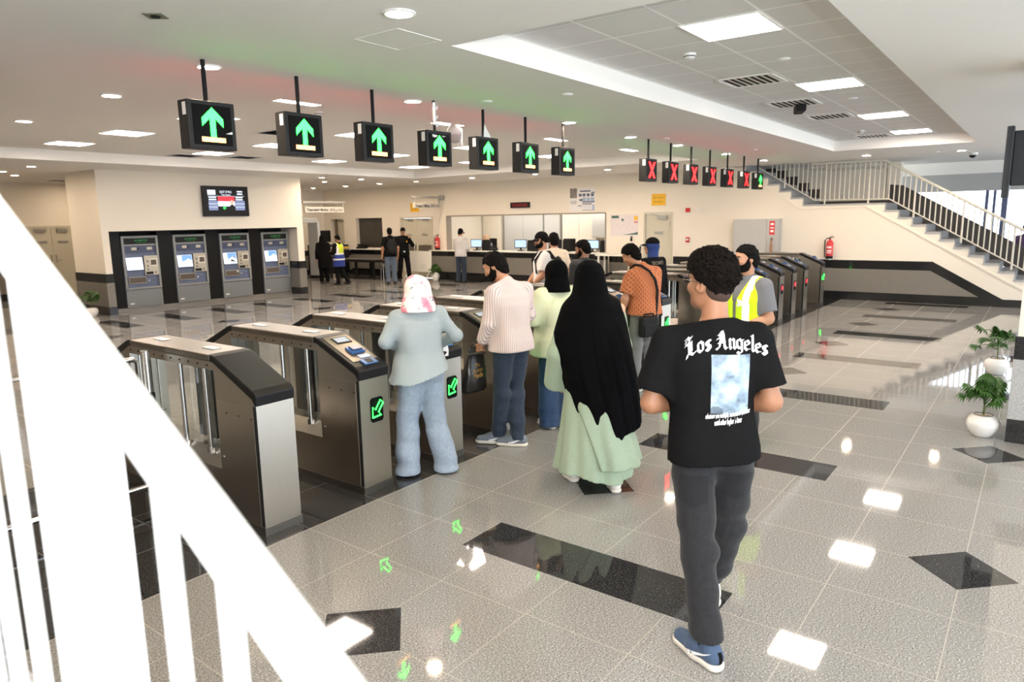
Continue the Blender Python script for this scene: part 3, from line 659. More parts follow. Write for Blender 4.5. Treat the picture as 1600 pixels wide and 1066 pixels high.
# manual side gate of chrome tube left of the first cabinet
t = thing('side_gate', 'chrome tube swing gate with glass left of the nearest ticket gate', 'gate', (2.36, 5.05, 0))
MB().cyl((0, 0, 0), (0, 0, 1.12), 0.032, 16).build('post', M['chrome'], t)
MB().box(-0.045, 0.02, -0.05, 0.05, 0.50, 0.82).build('hinge_box', M['blackp'], t, bevel=0.005)
fr = MB(); fr.tube([(-0.06, 0, 0.16), (-0.06, 0, 1.04), (-0.09, 0, 1.07), (-1.1, 0, 1.07), (-1.13, 0, 1.04), (-1.13, 0, 0.16), (-1.1, 0, 0.13), (-0.09, 0, 0.13), (-0.06, 0, 0.16)], 0.02, 12); fr.build('frame', M['chrome'], t)
MB().box(-1.1, -0.08, -0.005, 0.005, 0.2, 1.0).build('glass_panel', M['glass'], t)
MB().cyl((-0.03, -0.05, 0.7), (0.05, -0.12, 0.7), 0.008, 8).build('latch', M['chrome'], t)

# ------------------------------------------------------------------ overhead lane signs
SX = [3.05, 3.883, 4.721, 5.557, 6.36, 7.17, 8.01, 10.50, 11.34, 12.2, 13.08, 14.0, 14.95, 15.85]
SY = 5.15
def hsign(x, kind, lab, k):
    t = thing('lane_sign', lab, 'lane sign', (x, SY, ZC), 0, 'green arrow signs' if kind == 'g' else 'red cross signs')
    MB().box(-0.19, 0.19, -0.065, 0.065, -0.655, -0.305).build('housing', M['charc'], t, bevel=0.006)
    p = MB(); p.cyl((0, 0, -0.305), (0, 0, -0.001), 0.0165, 12); p.build('pole', M['blackm'], t)
    fc = MB(); fc.box(-0.155, 0.155, -0.068, -0.065, -0.625, -0.335); face = fc.build('display_face', M['dispblack'], t)
    if kind == 'g':
        a = MB(); z0 = -0.565
        ar = [(-0.022, z0), (0.022, z0), (0.022, z0 + 0.135), (0.085, z0 + 0.075), (0.085, z0 + 0.135), (0.0, z0 + 0.215), (-0.085, z0 + 0.135), (-0.085, z0 + 0.075), (-0.022, z0 + 0.135)]
        ar = [(x_ , z_) for x_, z_ in ar]
        # split into convex pieces
        a.prism([ar[0], ar[1], ar[2], (0, z0 + 0.155), ar[8]], 'y', -0.071, -0.068)
        a.prism([(0, z0 + 0.155), (0.022, z0 + 0.135), ar[3], ar[4], ar[5]], 'y', -0.071, -0.068)
        a.prism([ar[5], ar[6], ar[7], (-0.022, z0 + 0.135), (0, z0 + 0.155)], 'y', -0.071, -0.068)
        a.build('arrow', E_['green'], face)
        MB().box(-0.095, 0.095, -0.071, -0.068, z0 - 0.037, z0 - 0.003).build('amber_bar', E_['amber'], face)
    def cross(yf0, yf1, par, nm):
        q = MB()
        for sg_ in (-1, 1):
            q.prism([(sg_ * -0.12, -0.605), (sg_ * -0.062, -0.605), (sg_ * 0.12, -0.355), (sg_ * 0.062, -0.355)], 'y', yf0 - (0.0005 if sg_ > 0 else 0), yf1)
        q.build(nm, E_['red'], par)
    rf = MB(); rf.box(-0.155, 0.155, 0.065, 0.068, -0.625, -0.335); rear = rf.build('rear_face', M['dispblack'], t)
    if kind == 'r':
        cross(-0.071, -0.068, face, 'cross')
        a = MB(); z0 = -0.565
        a.box(-0.022, 0.022, 0.068, 0.071, z0, z0 + 0.15); a.prism([(-0.085, z0 + 0.1), (0.085, z0 + 0.1), (0, z0 + 0.215)], 'y', 0.068, 0.0705); a.build('rear_arrow', E_['green'], rear)
    else: cross(0.068, 0.071, rear, 'rear_cross')
    MB().box(-0.1925, -0.19, -0.045, -0.0, -0.415, -0.325).build('side_label', M['whitep'], t)
    return t
slabs = ['nearest hanging lane sign with green arrow, largest in view', 'second green arrow lane sign from the near end', 'third green arrow lane sign from the near end', 'fourth green arrow lane sign, white tape on its pole', 'fifth green arrow lane sign, torn plastic at its pole', 'sixth green arrow lane sign from the near end', 'seventh green arrow lane sign, last before the wide gap',
         'first red cross lane sign after the wide gap', 'second red cross lane sign after the wide gap', 'third red cross lane sign after the wide gap', 'fourth red cross lane sign after the wide gap', 'fifth red cross lane sign after the wide gap', 'last red cross lane sign before the far arrow', 'farthest lane sign with small green arrow']
SG = [hsign(x, 'r' if 7 <= i <= 12 else 'g', slabs[i], i) for i, x in enumerate(SX)]
# torn wrapping left on two poles
tw = MB(); tw.box(-0.022, 0.0, -0.03, -0.015, -0.24, -0.02)
for zz in (-0.06, -0.15, -0.23): tw.quad((0.02, -0.01, zz), (0.05, -0.02, zz + 0.01), (0.06, 0.0, zz - 0.02), (0.03, 0.0, zz - 0.03))
tw.build('wrapping', M['whitep'], SG[3])
tw = MB(); tw.quad((0.0, -0.018, -0.15), (0.03, -0.02, -0.2), (0.12, -0.02, -0.30), (-0.02, -0.02, -0.30)); tw.quad((0.0, 0.018, -0.15), (-0.02, 0.02, -0.30), (0.10, 0.02, -0.30)); tw.build('wrapping', M['whitep'], SG[4])
tw = MB(); tw.quad((-0.11, -0.0705, -0.345), (-0.02, -0.0705, -0.352), (-0.06, -0.0705, -0.375), (-0.1, -0.0705, -0.37)); tw.quad((0.03, -0.0705, -0.352), (0.10, -0.0705, -0.352), (0.06, -0.0705, -0.362)); tw.build('film_scrap', M['whitep'], SG[3])
tw = MB(); tw.quad((0.10, -0.0705, -0.535), (0.155, -0.0705, -0.515), (0.155, -0.0705, -0.535)); tw.build('film_scrap', M['whitep'], SG[0])

# ------------------------------------------------------------------ ticket machines
def tvm(i):
    t = thing('ticket_machine', ['leftmost ticket machine with all white screen', 'second ticket machine from the left, blue sky on its screen', 'third ticket machine from the left, dark roof picture on its screen', 'rightmost ticket machine beside the white pillar'][i], 'ticket machine', (XT[i], 17.1, 0), 0, 'ticket vending machines in the alcove')
    Wd = 0.85
    MB().box(0, Wd, 0.03, 0.30, 0.08, 1.755).build('cabinet', M['tvmblue'], t)
    f = MB()
    f.box(0, 0.055, -0.02, 0.03, 0.50, 1.755); f.box(Wd - 0.055, Wd, -0.02, 0.03, 0.50, 1.755); f.box(0.055, Wd - 0.055, -0.02, 0.03, 1.70, 1.755); f.box(0.055, Wd - 0.055, -0.02, 0.03, 1.525, 1.56); f.box(0.055, Wd - 0.055, -0.02, 0.03, 0.50, 0.545)
    f.build('frame', M['tvmgrey'], t, bevel=0.004)
    MB().box(0.0, Wd, -0.01, 0.03, 0.08, 0.485).build('lower_door', M['tvmlow'], t, bevel=0.004)
    lp = MB(); lp.box(0.06, 0.16, -0.013, -0.01, 0.155, 0.185); lp.build('maker_plate', M['whitep'], t)
    d = MB().box(0.055, Wd - 0.055, 0.0, 0.03, 1.56, 1.70).build('led_display', M['blackp'], t)
    g = MB(); text_on(g, 'IN SERVICE', (0.46, -0.002, 1.645), (1, 0, 0), (0, 0, 1), 0.30, 0.035); text_on(g, '\ufe94\ufee3\ufeaa\ufea8\ufedf\ufe8d \ufef2\ufed3', (0.46, -0.002, 1.595), (1, 0, 0), (0, 0, 1), 0.22, 0.03); g.build('led_text', E_['gtext'], d)
    h = MB(); h.box(0.055, Wd - 0.055, 0.005, 0.03, 1.36, 1.525); h.build('visor_panel', mat('dark blue recess', (0.06, 0.075, 0.14), 0.4) if 'dark blue recess' not in MATS else MATS['dark blue recess'], t)
    for x0 in (0.22, 0.58):
        MB().box(x0, x0 + 0.12, -0.005, 0.005, 1.42, 1.485).build('camera_window', M['beige'], t)
    MB().box(0.36, 0.39, -0.004, 0.005, 1.43, 1.47).build('lens', M['blackp'], t)
    s_ = MB(); s_.prism([(0.0, 0.955), (-0.04, 0.955), (0.0, 1.255), (0.03, 1.255), (0.03, 0.955)], 'x', 0.055, 0.45); s_.build('screen_bezel', M['tvmblue'], t)
    def scr(u0, u1, v0, v1, nm, m_, par, off):
        q = MB(); 
        def pt(u, v): return (0.065 + 0.375 * u, -0.04 + 0.04 * v - off, 0.955 + 0.30 * v)
        q.quad(pt(u0, v0), pt(u1, v0), pt(u1, v1), pt(u0, v1)); return q.build(nm, m_, par)
    sc_ = scr(0, 1, 0.02, 0.98, 'screen', E_['screenw'], t, 0.002)
    if i == 0:
        q = MB()
        for r_ in range(3):
            for c_ in range(5): q.add([(0.065 + 0.375 * (0.3 + 0.1 * c_ + dx), -0.04 + 0.04 * (0.8 - 0.09 * r_ + dz) - 0.003, 0.955 + 0.3 * (0.8 - 0.09 * r_ + dz)) for dx, dz in ((0, 0), (0.06, 0), (0.06, 0.02), (0, 0.02))], [(0, 1, 2, 3)])
        q.build('screen_menu', E_['screenb'], sc_)
    else:
        scr(0.3, 0.98, 0.45 if i != 2 else 0.4, 0.96, 'screen_picture', E_['sky'], sc_, 0.003)
        q = MB()
        def pt(u, v): return (0.065 + 0.375 * u, -0.04 + 0.04 * v - 0.0045, 0.955 + 0.30 * v)
        q.quad(pt(0.3, 0.4), pt(0.98, 0.4), pt(0.98, 0.5), pt(0.75, 0.68), pt(0.5, 0.5)); q.build('screen_building', E_['screenw'], sc_)
        if i == 2:
            q = MB(); q.quad(pt(0.45, 0.3), pt(0.72, 0.52), pt(0.6, 0.5), pt(0.4, 0.3)); q.quad(pt(0.7, 0.72), pt(0.95, 0.55), pt(0.8, 0.56)); 
            q = MB(); q.quad(*[(p[0], p[1] - 0.001, p[2]) for p in (pt(0.45, 0.28), pt(0.62, 0.42), pt(0.9, 0.18), pt(0.75, 0.18))]); q.quad(*[(p[0], p[1] - 0.001, p[2]) for p in (pt(0.62, 0.56), pt(0.78, 0.66), pt(0.98, 0.45), pt(0.88, 0.45), pt(0.78, 0.56))]); q.build('screen_roof', M['charc'], sc_)
    p = MB(); p.box(0.475, 0.80, -0.03, 0.03, 0.82, 1.28); pp = p.build('payment_panel', M['beige'], t, bevel=0.004)
    k = MB(); k.box(0.60, 0.78, -0.036, -0.03, 1.03, 1.21); k.build('card_pad_frame', mat('cream card frame', (0.78, 0.74, 0.66), 0.4) if 'cream card frame' not in MATS else MATS['cream card frame'], pp)
    k = MB(); k.box(0.625, 0.755, -0.040, -0.036, 1.06, 1.18); k.build('card_pad', M['darkslot'], pp)
    k = MB(); k.box(0.50, 0.66, -0.05, -0.03, 0.84, 0.90); k.build('coin_tray', M['blackp'], pp, bevel=0.004)
    k = MB()
    for zz in (1.13, 1.02, 0.94): k.box(0.535, 0.565, -0.036, -0.03, zz, zz + 0.03)
    k.box(0.715, 0.74, -0.034, -0.03, 0.86, 0.90)
    k.build('coin_slot', M['charc'], pp)
    k = MB(); k.box(0.075, 0.50, -0.022, 0.03, 0.63, 0.80); kk = k.build('ticket_tray', M['tvmgrey'], t, bevel=0.004)
    MB().box(0.10, 0.48, -0.026, -0.022, 0.655, 0.775).build('tray_opening', M['darkslot'], kk)
    MB().cyl((0.555, 0.03, 0.69), (0.555, -0.015, 0.69), 0.022, 12).build('key_lock', M['chrome'], t)
    MB().box(0.60, 0.78, 0.022, 0.03, 0.688, 0.692).build('seam', M['blackm'], t)
    if i in (2,): MB().sphere((0.43, -0.03, 0.75), 0.03).build('receipt_ball', M['paper'], t)
    return t
for i in range(4): tvm(i)
# television on the machine wall
t = thing('television', 'black wall television with Egyptian flag picture above the ticket machines', 'television', (9.53, 16.7, 2.185))
MB().box(0, 1.25, -0.10, -0.03, 0, 0.745).build('housing', M['blackp'], t, bevel=0.01)
MB().box(0.3, 0.95, -0.03, 0.003, 0.15, 0.6).build('bracket', M['blackm'], t)
TVs = MB().box(0.125, 1.14, -0.102, -0.10, 0.14, 0.66).build('screen', M['blackp'], t)
def tvq(x0, x1, z0, z1, nm, m_, d=0.103): return MB().quad((x0, -d, z0), (x1, -d, z0), (x1, -d, z1), (x0, -d, z1)).build(nm, m_, TVs)
tvq(0.13, 0.34, 0.53, 0.645, 'logo_panel', E_['screenw'])
q = MB(); text_on(q, 'EGAT OF MLG', (0.62, -0.103, 0.605), (1, 0, 0), (0, 0, 1), 0.32, 0.055); text_on(q, 'Train Station', (0.62, -0.103, 0.535), (1, 0, 0), (0, 0, 1), 0.26, 0.045)
for zz in (0.60, 0.54): q.quad((0.93, -0.103, zz), (1.08, -0.103, zz), (1.08, -0.103, zz + 0.03), (0.93, -0.103, zz + 0.03))
for x0 in (0.15, 0.88):
    for zz in (0.455, 0.40): q.quad((x0, -0.103, zz), (x0 + 0.2, -0.103, zz), (x0 + 0.2, -0.103, zz + 0.028), (x0, -0.103, zz + 0.028))
q.quad((0.13, -0.103, 0.498), (1.13, -0.103, 0.498), (1.13, -0.103, 0.503), (0.13, -0.103, 0.503))
q.build('screen_text', E_['screenw'], TVs)
tvq(0.14, 0.38, 0.15, 0.385, 'left_table', E_['scrblue']); tvq(0.86, 1.13, 0.15, 0.385, 'right_table', E_['scrblue'])
q = MB()
for x0, x1 in ((0.14, 0.38), (0.86, 1.13)):
    for zz in (0.225, 0.305): q.quad((x0, -0.104, zz), (x1, -0.104, zz), (x1, -0.104, zz + 0.008), (x0, -0.104, zz + 0.008))
q.build('table_line', E_['screenw'], TVs)
tvq(0.39, 0.85, 0.37, 0.49, 'flag_red', E_['flagred']); tvq(0.39, 0.85, 0.25, 0.37, 'flag_white', E_['screenw']); tvq(0.39, 0.85, 0.15, 0.25, 'flag_black', M['blackp'])
q = MB(); q.quad((0.5, -0.104, 0.21), (0.55, -0.104, 0.16), (0.62, -0.104, 0.21), (0.56, -0.104, 0.25)); q.build('green_mark', E_['scrgreen'], TVs)
q = MB(); q.quad((0.70, -0.104, 0.15), (0.84, -0.104, 0.15), (0.83, -0.104, 0.27), (0.76, -0.104, 0.30), (0.71, -0.104, 0.26)); q.build('suit', M['charc'], TVs)
q = MB(); q.add([(0.77 + 0.045 * math.cos(a), -0.1045, 0.35 + 0.06 * math.sin(a)) for a in [k * PI / 8 for k in range(16)]], [tuple(range(16))]); q.build('face', emis('screen skin', (0.75, 0.40, 0.30), 0.8), TVs)

# ------------------------------------------------------------------ ticket counter and security desk
def counter(lab, y0, y1, grp=None):
    t = thing('service_counter', lab, 'counter', (XW, 0, 0))
    MB().box(-0.30, 0.35, y0, y1, 0.965, 1.0).build('worktop', M['whitebrd'], t, bevel=0.006)
    MB().box(-0.22, -0.02, y0 + 0.02, y1 - 0.02, 0.80, 0.965).build('black_band', M['black'], t)
    MB().box(-0.21, -0.02, y0 + 0.02, y1 - 0.02, 0.27, 0.80).build('granite_front', M['gran'], t)
    MB().box(-0.18, -0.02, y0 + 0.02, y1 - 0.02, 0, 0.27).build('base', M['black'], t)
    return t
counter('long granite faced ticket counter under the wide office window', 10.02, 16.85)
counter('short granite faced security desk below the dark window', 19.1, 21.0)
def monitor(x, y, z, rz, lab, glow=True):
    t = thing('computer_monitor', lab, 'monitor', (x, y, z), rz, 'monitors on the ticket counter')
    s_ = MB(); s_.box(-0.20, 0.20, -0.018, 0.018, 0.09, 0.36); s_.build('housing', M['blackp'], t, bevel=0.006)
    if glow: MB().box(-0.18, 0.18, -0.020, -0.018, 0.115, 0.34).build('screen', E_['screenb'], t)
    MB().box(-0.025, 0.025, 0.0, 0.03, 0.02, 0.15).build('neck', M['blackp'], t); MB().box(-0.1, 0.1, -0.07, 0.07, 0, 0.02).build('foot', M['blackp'], t)
    return t
for (x, y, rz, lb) in ((18.1, 15.05, -1.2, 'lit monitor left of the clerk in tan headscarf'), (18.12, 13.25, -1.15, 'lit monitor before the grey office cupboard'), (18.1, 10.62, -1.25, 'lit monitor at the end of the counter near the posters'), (18.2, 12.0, -1.0, 'dark monitor behind the man in the black cap')):
    monitor(x, y, 1.0, rz, lb, 'dark' not in lb)
    # the back-to-back staff unit
    o = MB(); o.prism([(-0.16, 0), (0.16, 0), (0.10, 0.34), (-0.05, 0.34)], 'y', -0.12, 0.12)
    ob = o.build('ticket_printer', M['blackm']); ob.location = (x + 0.09, y - 0.36, 1.0); ob.rotation_euler.z = rz + PI / 2; tag(ob, 'black ticket printer behind the ' + lb.replace('lit ', '').replace('dark ', ''), 'printer', 'printers on the ticket counter')
for (y, lb) in ((14.35, 'black desk telephone beside the clerk'), (12.55, 'black desk telephone right of the office cupboard')):
    t = thing('telephone', lb, 'telephone', (18.05, y, 1.0), 0.2, 'telephones on the ticket counter')
    MB().prism([(-0.1, 0), (0.1, 0), (0.1, 0.09), (-0.1, 0.04)], 'y', -0.16, 0.16).build('base', M['blackm'], t); MB().tube([(0.02, -0.15, 0.11), (0.03, 0, 0.13), (0.02, 0.15, 0.11)], [0.03, 0.02, 0.03], 8).build('handset', M['blackm'], t)
# office furniture
def cupboard(y0, y1, z0, z1, lab, m_=M['greycab'], x=20.55):
    t = thing('office_cupboard', lab, 'cupboard', (x, y0, z0)); w_ = y1 - y0
    MB().box(0, 0.42, 0, w_, 0, z1 - z0).build('body', m_, t)
    n = 2 if w_ > 0.9 else 1
    for k in range(n):
        a, b_ = w_ * k / n + 0.01, w_ * (k + 1) / n - 0.01
        d = MB().box(-0.02, 0, a, b_, 0.02, z1 - z0 - 0.02).build('door', m_, t)
        e = b_ - 0.05 if k == 0 else a + 0.05
        MB().box(-0.035, -0.02, e - 0.01, e + 0.01, 0.9 * (z1 - z0) / 2, 0.9 * (z1 - z0) / 2 + 0.15).build('handle', M['blackm'], d)
    return t
cupboard(14.05, 15.75, 0, 2.2, 'pair of tall grey cupboards behind the ticket counter'); cupboard(13.35, 14.0, 0, 2.2, 'narrow tall grey cupboard beside the pair')
cupboard(15.9, 16.75, 0, 2.25, 'tall white cupboard behind the clerk', M['plaster']); cupboard(11.9, 13.25, 0, 2.25, 'white cupboards right of the grey cupboards', M['plaster'])
cupboard(10.35, 11.75, 1.35, 2.25, 'grey wall cabinet hung in the right end of the office', M['greycab'], 20.0)
for (y, lb) in ((15.2, 'black office chair back behind the clerk'), (12.05, 'black office chair back behind the counter, right')):
    t = thing('office_chair', lb, 'chair', (19.1, y, 0), 0, 'office chairs')
    MB().box(-0.03, 0.03, -0.22, 0.22, 0.90, 1.36).build('backrest', M['blackm'], t, bevel=0.02); MB().box(-0.45, -0.02, -0.22, 0.22, 0.57, 0.65).build('seat', M['blackm'], t, bevel=0.02); MB().cyl((-0.22, 0, 0.05), (-0.22, 0, 0.58), 0.03).build('column', M['blackm'], t); MB().lathe([(0.26, 0), (0.26, 0.03), (0.04, 0.06)], (-0.22, 0, 0)).build('foot', M['blackm'], t); MB().tube([(0.03, 0, 1.0), (0.04, 0, 0.6), (-0.15, 0, 0.57)], 0.02, 6).build('back_support', M['blackm'], t)
t = thing('office_light', 'ceiling light strip inside the ticket office', 'ceiling light', (19.6, 13.2, 2.6)); MB().box(-0.3, 0.3, -2.8, 2.8, -0.03, -0.001).build('diffuser', emis('office light', (1, 0.92, 0.82), 6.5), t)

# ------------------------------------------------------------------ wall-mounted things on the right wall (x = 18)
U, V = (0, -1, 0), (0, 0, 1)
def flat(y0, y1, z0, z1, nm, m_, par, d=0.012, d0=-0.003): return MB().box(-d, -d0, min(y0, y1), max(y0, y1), z0, z1).build(nm, m_, par)
AR = {'ticket': '\ufeae\ufedb\ufe8d\ufeac\ufe98\ufedf\ufe8d \ufeca\ufef4\ufe91 \ufe94\ufee8\ufef4\ufedb\ufe8e\ufee3', 'office': '\ufeae\ufedb\ufe8d\ufeac\ufe98\ufedf\ufe8d \ufe90\ufe98\ufedc\ufee3', 'noentry': '\ufedd\ufeee\ufea7\ufeaa\ufedf\ufe8d \ufec9\ufeee\ufee8\ufee4\ufee3'}
for (y0, y1, lb) in ((8.29, 8.70, 'yellow notice above the single cream door'), (17.52, 17.93, 'yellow notice above the cream double door')):
    t = thing('warning_sign', lb, 'sign', (XW, (y0 + y1) / 2, 2.455), 0, 'yellow notices over doors')
    flat(-0.205, 0.205, -0.155, 0.155, 'plate', M['yellow'], t)
    q = MB(); text_on(q, AR['noentry'], (-0.0135, 0, 0.055), U, V, 0.33, 0.06); text_on(q, 'No Entry', (-0.0135, 0, -0.06), U, V, 0.25, 0.055); q.build('lettering', M['ink'], t)
t = thing('poster', 'fare poster with small tables above the ticket window end', 'poster', (XW, 10.91, 2.525))
flat(-0.43, 0.43, -0.335, 0.335, 'sheet', M['paper'], t, 0.006)
q = MB(); W_ = lambda a, b_, c_, d_: q.quad((-0.0075, a, c_), (-0.0075, b_, c_), (-0.0075, b_, d_), (-0.0075, a, d_))
W_(0.42, 0.18, 0.05, 0.33); q.build('photo', mat('photo print', (0.22, 0.19, 0.18), 0.5, var=0.9, scale=14), t)
q = MB(); W_(0.08, -0.28, 0.22, 0.26); W_(-0.30, -0.42, 0.18, 0.21)
for cx in (0.07, -0.06, -0.20, -0.34): W_(cx + 0.05, cx - 0.05, 0.09, 0.17)
W_(0.1, 0.0, -0.04, 0.02); W_(0.0, -0.42, -0.085, -0.05); W_(0.0, -0.33, -0.14, -0.11); W_(0.14, 0.02, -0.19, -0.165); W_(-0.0, -0.42, -0.31, -0.295)
text_on(q, '%50', (-0.0075, 0.30, -0.075), U, V, 0.2, 0.10); q.build('lettering', M['blueink'], t)
q = MB()
for cx in (-0.06, -0.20, -0.34): W_(cx + 0.06, cx - 0.06, -0.045, 0.06)
W_(-0.34, -0.41, -0.29, -0.15)
for zz in (-0.17, -0.21, -0.25): W_(0.0, -0.33, zz, zz + 0.008)
q.build('table', M['paleblue'], t)
t = thing('poster', 'network map poster right of the ticket window', 'poster', (XW, 9.535, 1.775))
flat(-0.435, 0.435, -0.295, 0.295, 'sheet', mat('pinkish paper', (0.72, 0.66, 0.66), 0.6), t, 0.006)
q = MB(); W_(0.40, 0.17, 0.20, 0.27); q.build('title_print', M['greenink'], t); q = MB(); W_(0.09, 0.01, 0.14, 0.18); W_(0.07, 0.03, 0.11, 0.14); q.build('emblem_print', M['greenink'], t); q = MB(); q.quad((-0.0075, 0.06, -0.27), (-0.0075, -0.43, -0.26), (-0.0075, -0.43, -0.185), (-0.0075, -0.30, -0.22)); q.build('corner_print', M['greenink'], t)
q = MB(); W_(-0.31, -0.42, 0.14, 0.25); q.build('yellow_mark', M['yellow'], t); q = MB(); W_(-0.31, -0.42, 0.07, 0.10); q.build('red_mark', M['redink'], t)
q = MB()
for k in range(14): a = 0.3 - 0.035 * k; zz = -0.03 + 0.05 * math.sin(k * 1.1); W_(a, a - 0.03, zz, zz + 0.006)
q.build('route_line', mat('mauve line', (0.45, 0.33, 0.34), 0.6), t)
t = thing('led_clock', 'narrow black LED clock with dim red digits over the ticket window', 'clock', (XW, 13.145, 2.425)); flat(-0.36, 0.36, -0.085, 0.085, 'housing', M['blackp'], t, 0.06)
q = MB(); text_on(q, '00:00:00', (-0.0615, 0, 0), U, V, 0.58, 0.09); q.build('digits', E_['dred'], t)
t = thing('alarm_call_point', 'red fire alarm call point right of the single door', 'alarm', (XW, 7.64, 2.16)); flat(-0.055, 0.055, -0.055, 0.055, 'box', M['red'], t, 0.05)
tag(MB().box(XW - 0.04, XW + 0.003, 7.29, 7.4, 2.11, 2.21).build('alarm_sounder', M['whitebrd']), 'small cream sounder box right of the red call point', 'alarm')
t = thing('break_glass_box', 'small red and white break glass box at chest height', 'alarm', (XW, 7.63, 1.38)); flat(-0.045, 0.045, -0.07, 0.07, 'box', M['red'], t, 0.04); flat(-0.035, 0.035, -0.02, 0.03, 'window', M['whitep'], t, 0.043, 0.04)
t = thing('intercom', 'slim black door intercom under the map poster', 'intercom', (XW, 9.3, 1.40)); flat(-0.025, 0.025, -0.07, 0.07, 'body', M['blackp'], t, 0.03); flat(-0.012, 0.012, 0.02, 0.05, 'button', M['alu'], t, 0.034, 0.03)
t = thing('card_scanner', 'second slim black reader beside the single door frame', 'intercom', (XW, 9.02, 1.12)); flat(-0.02, 0.02, -0.08, 0.08, 'body', M['blackp'], t, 0.03); flat(-0.01, 0.01, -0.03, 0.0, 'slot', M['alu'], t, 0.034, 0.03)
# hose cabinet
t = thing('hose_cabinet', 'large grey fire hose cabinet with red sticker behind the gates', 'cabinet', (XW, 5.2, 0.95))
MB().box(-0.22, 0, 0, 1.12, -0.15, 0.95).build('body', M['board'], t)
MB().box(-0.235, -0.22, 0.30, 1.11, -0.13, 0.94).build('door', M['board'], t); MB().box(-0.235, -0.22, 0.01, 0.29, -0.13, 0.94).build('side_door', M['board'], t)
MB().box(-0.237, -0.235, 0.10, 0.23, 0.57, 0.90).build('sticker', M['redink'], t)
q = MB(); 
for zz, h_ in ((0.80, 0.05), (0.72, 0.03), (0.63, 0.05)): q.box(-0.239, -0.237, 0.125, 0.205, zz, zz + h_)
q.build('sticker_text', M['whiteink'], t)
MB().tube([(-0.26, 0.16, 0.45), (-0.25, 0.165, 0.30), (-0.25, 0.165, 0.02)], [0.012, 0.035, 0.04], 10).build('hand_lamp', mat('copper brown', (0.35, 0.18, 0.10), 0.4), t)
MB().cyl((-0.235, 0.16, 0.47), (-0.26, 0.16, 0.47), 0.03).build('lock', M['chrome'], t)
# extinguishers
def extinguisher(x, y, z, lab, sc=1.0):
    t = thing('fire_extinguisher', lab, 'fire extinguisher', (x, y, z), -PI / 2, 'red fire extinguishers')
    MB().lathe([(0, 0.025), (0.075, 0.025), (0.078, 0.05), (0.078, 0.36), (0.06, 0.41), (0.025, 0.435), (0.022, 0.46), (0, 0.46)], n=24).build('cylinder', M['red'], t)
    MB().lathe([(0, 0), (0.08, 0), (0.08, 0.06), (0.079, 0.065)], n=24).build('base_ring', M['blackm'], t)
    MB().lathe([(0.0785, 0.12), (0.0792, 0.125), (0.0792, 0.30), (0.0785, 0.305)], n=24).build('label_band', mat('red label', (0.62, 0.10, 0.09), 0.5) if 'red label' not in MATS else MATS['red label'], t)
    q = MB()
    for zz, h_, w_ in ((0.255, 0.03, 0.055), (0.17, 0.025, 0.06), (0.13, 0.015, 0.05)):
        vs = [(0.0798 * math.sin(a), -0.0798 * math.cos(a), z_) for z_ in (zz, zz + h_) for a in [w_ / 0.08 * (k / 4 - 1) for k in range(9)]]
        q.add(vs, [(k, k + 1, k + 10, k + 9) for k in range(8)])
    q.build('label_text', M['whiteink'], t)
    v = MB(); v.cyl((0, 0, 0.455), (0, 0, 0.49), 0.018, 10); v.tube([(-0.01, 0, 0.485), (0.09, 0, 0.505)], 0.009, 6); v.tube([(-0.01, 0, 0.5), (0.06, 0, 0.535)], 0.009, 6); v.build('valve', M['blackm'], t)
    MB().tube([(-0.015, 0, 0.475), (-0.07, -0.01, 0.48), (-0.105, -0.02, 0.43), (-0.105, -0.02, 0.2), (-0.095, -0.03, 0.03)], 0.012, 8).build('hose', M['blackm'], t)
    MB().box(-0.03, 0.03, 0.06, 0.095, 0.28, 0.32).build('wall_bracket', M['alu'], t)
    return t
extinguisher(XW - 0.10, 4.05, 0.955, 'red fire extinguisher on the wall by the stairs')
extinguisher(XW - 0.10, 16.62, 1.003, 'red fire extinguisher between the double door and the ticket window')
tag(MB().cyl((17.9, 4.05, 0.93), (17.9, 4.05, 0.955), 0.07).build('extinguisher_shelf', M['alu']), 'small shelf under the extinguisher by the stairs', 'shelf')
# small plates on the corridor wall at left
t = thing('wall_switch', 'pale switch plate on the corridor wall right of the left double door', 'switch', (9.25, YB, 1.45)); MB().box(-0.06, 0.06, -0.012, 0, -0.04, 0.04).build('plate', M['whitep'], t); MB().box(-0.04, 0.04, -0.016, -0.012, -0.02, 0.02).build('rocker', M['whitebrd'], t)
t = thing('socket_plate', 'white socket plate on the granite dado beside the left pillar', 'socket', (9.3, YB - 0.02, 0.55)); MB().box(-0.07, 0.07, -0.012, 0, -0.04, 0.04).build('plate', M['whitep'], t); MB().box(-0.04, 0.04, -0.014, -0.012, -0.015, 0.015).build('holes', M['blackm'], t)

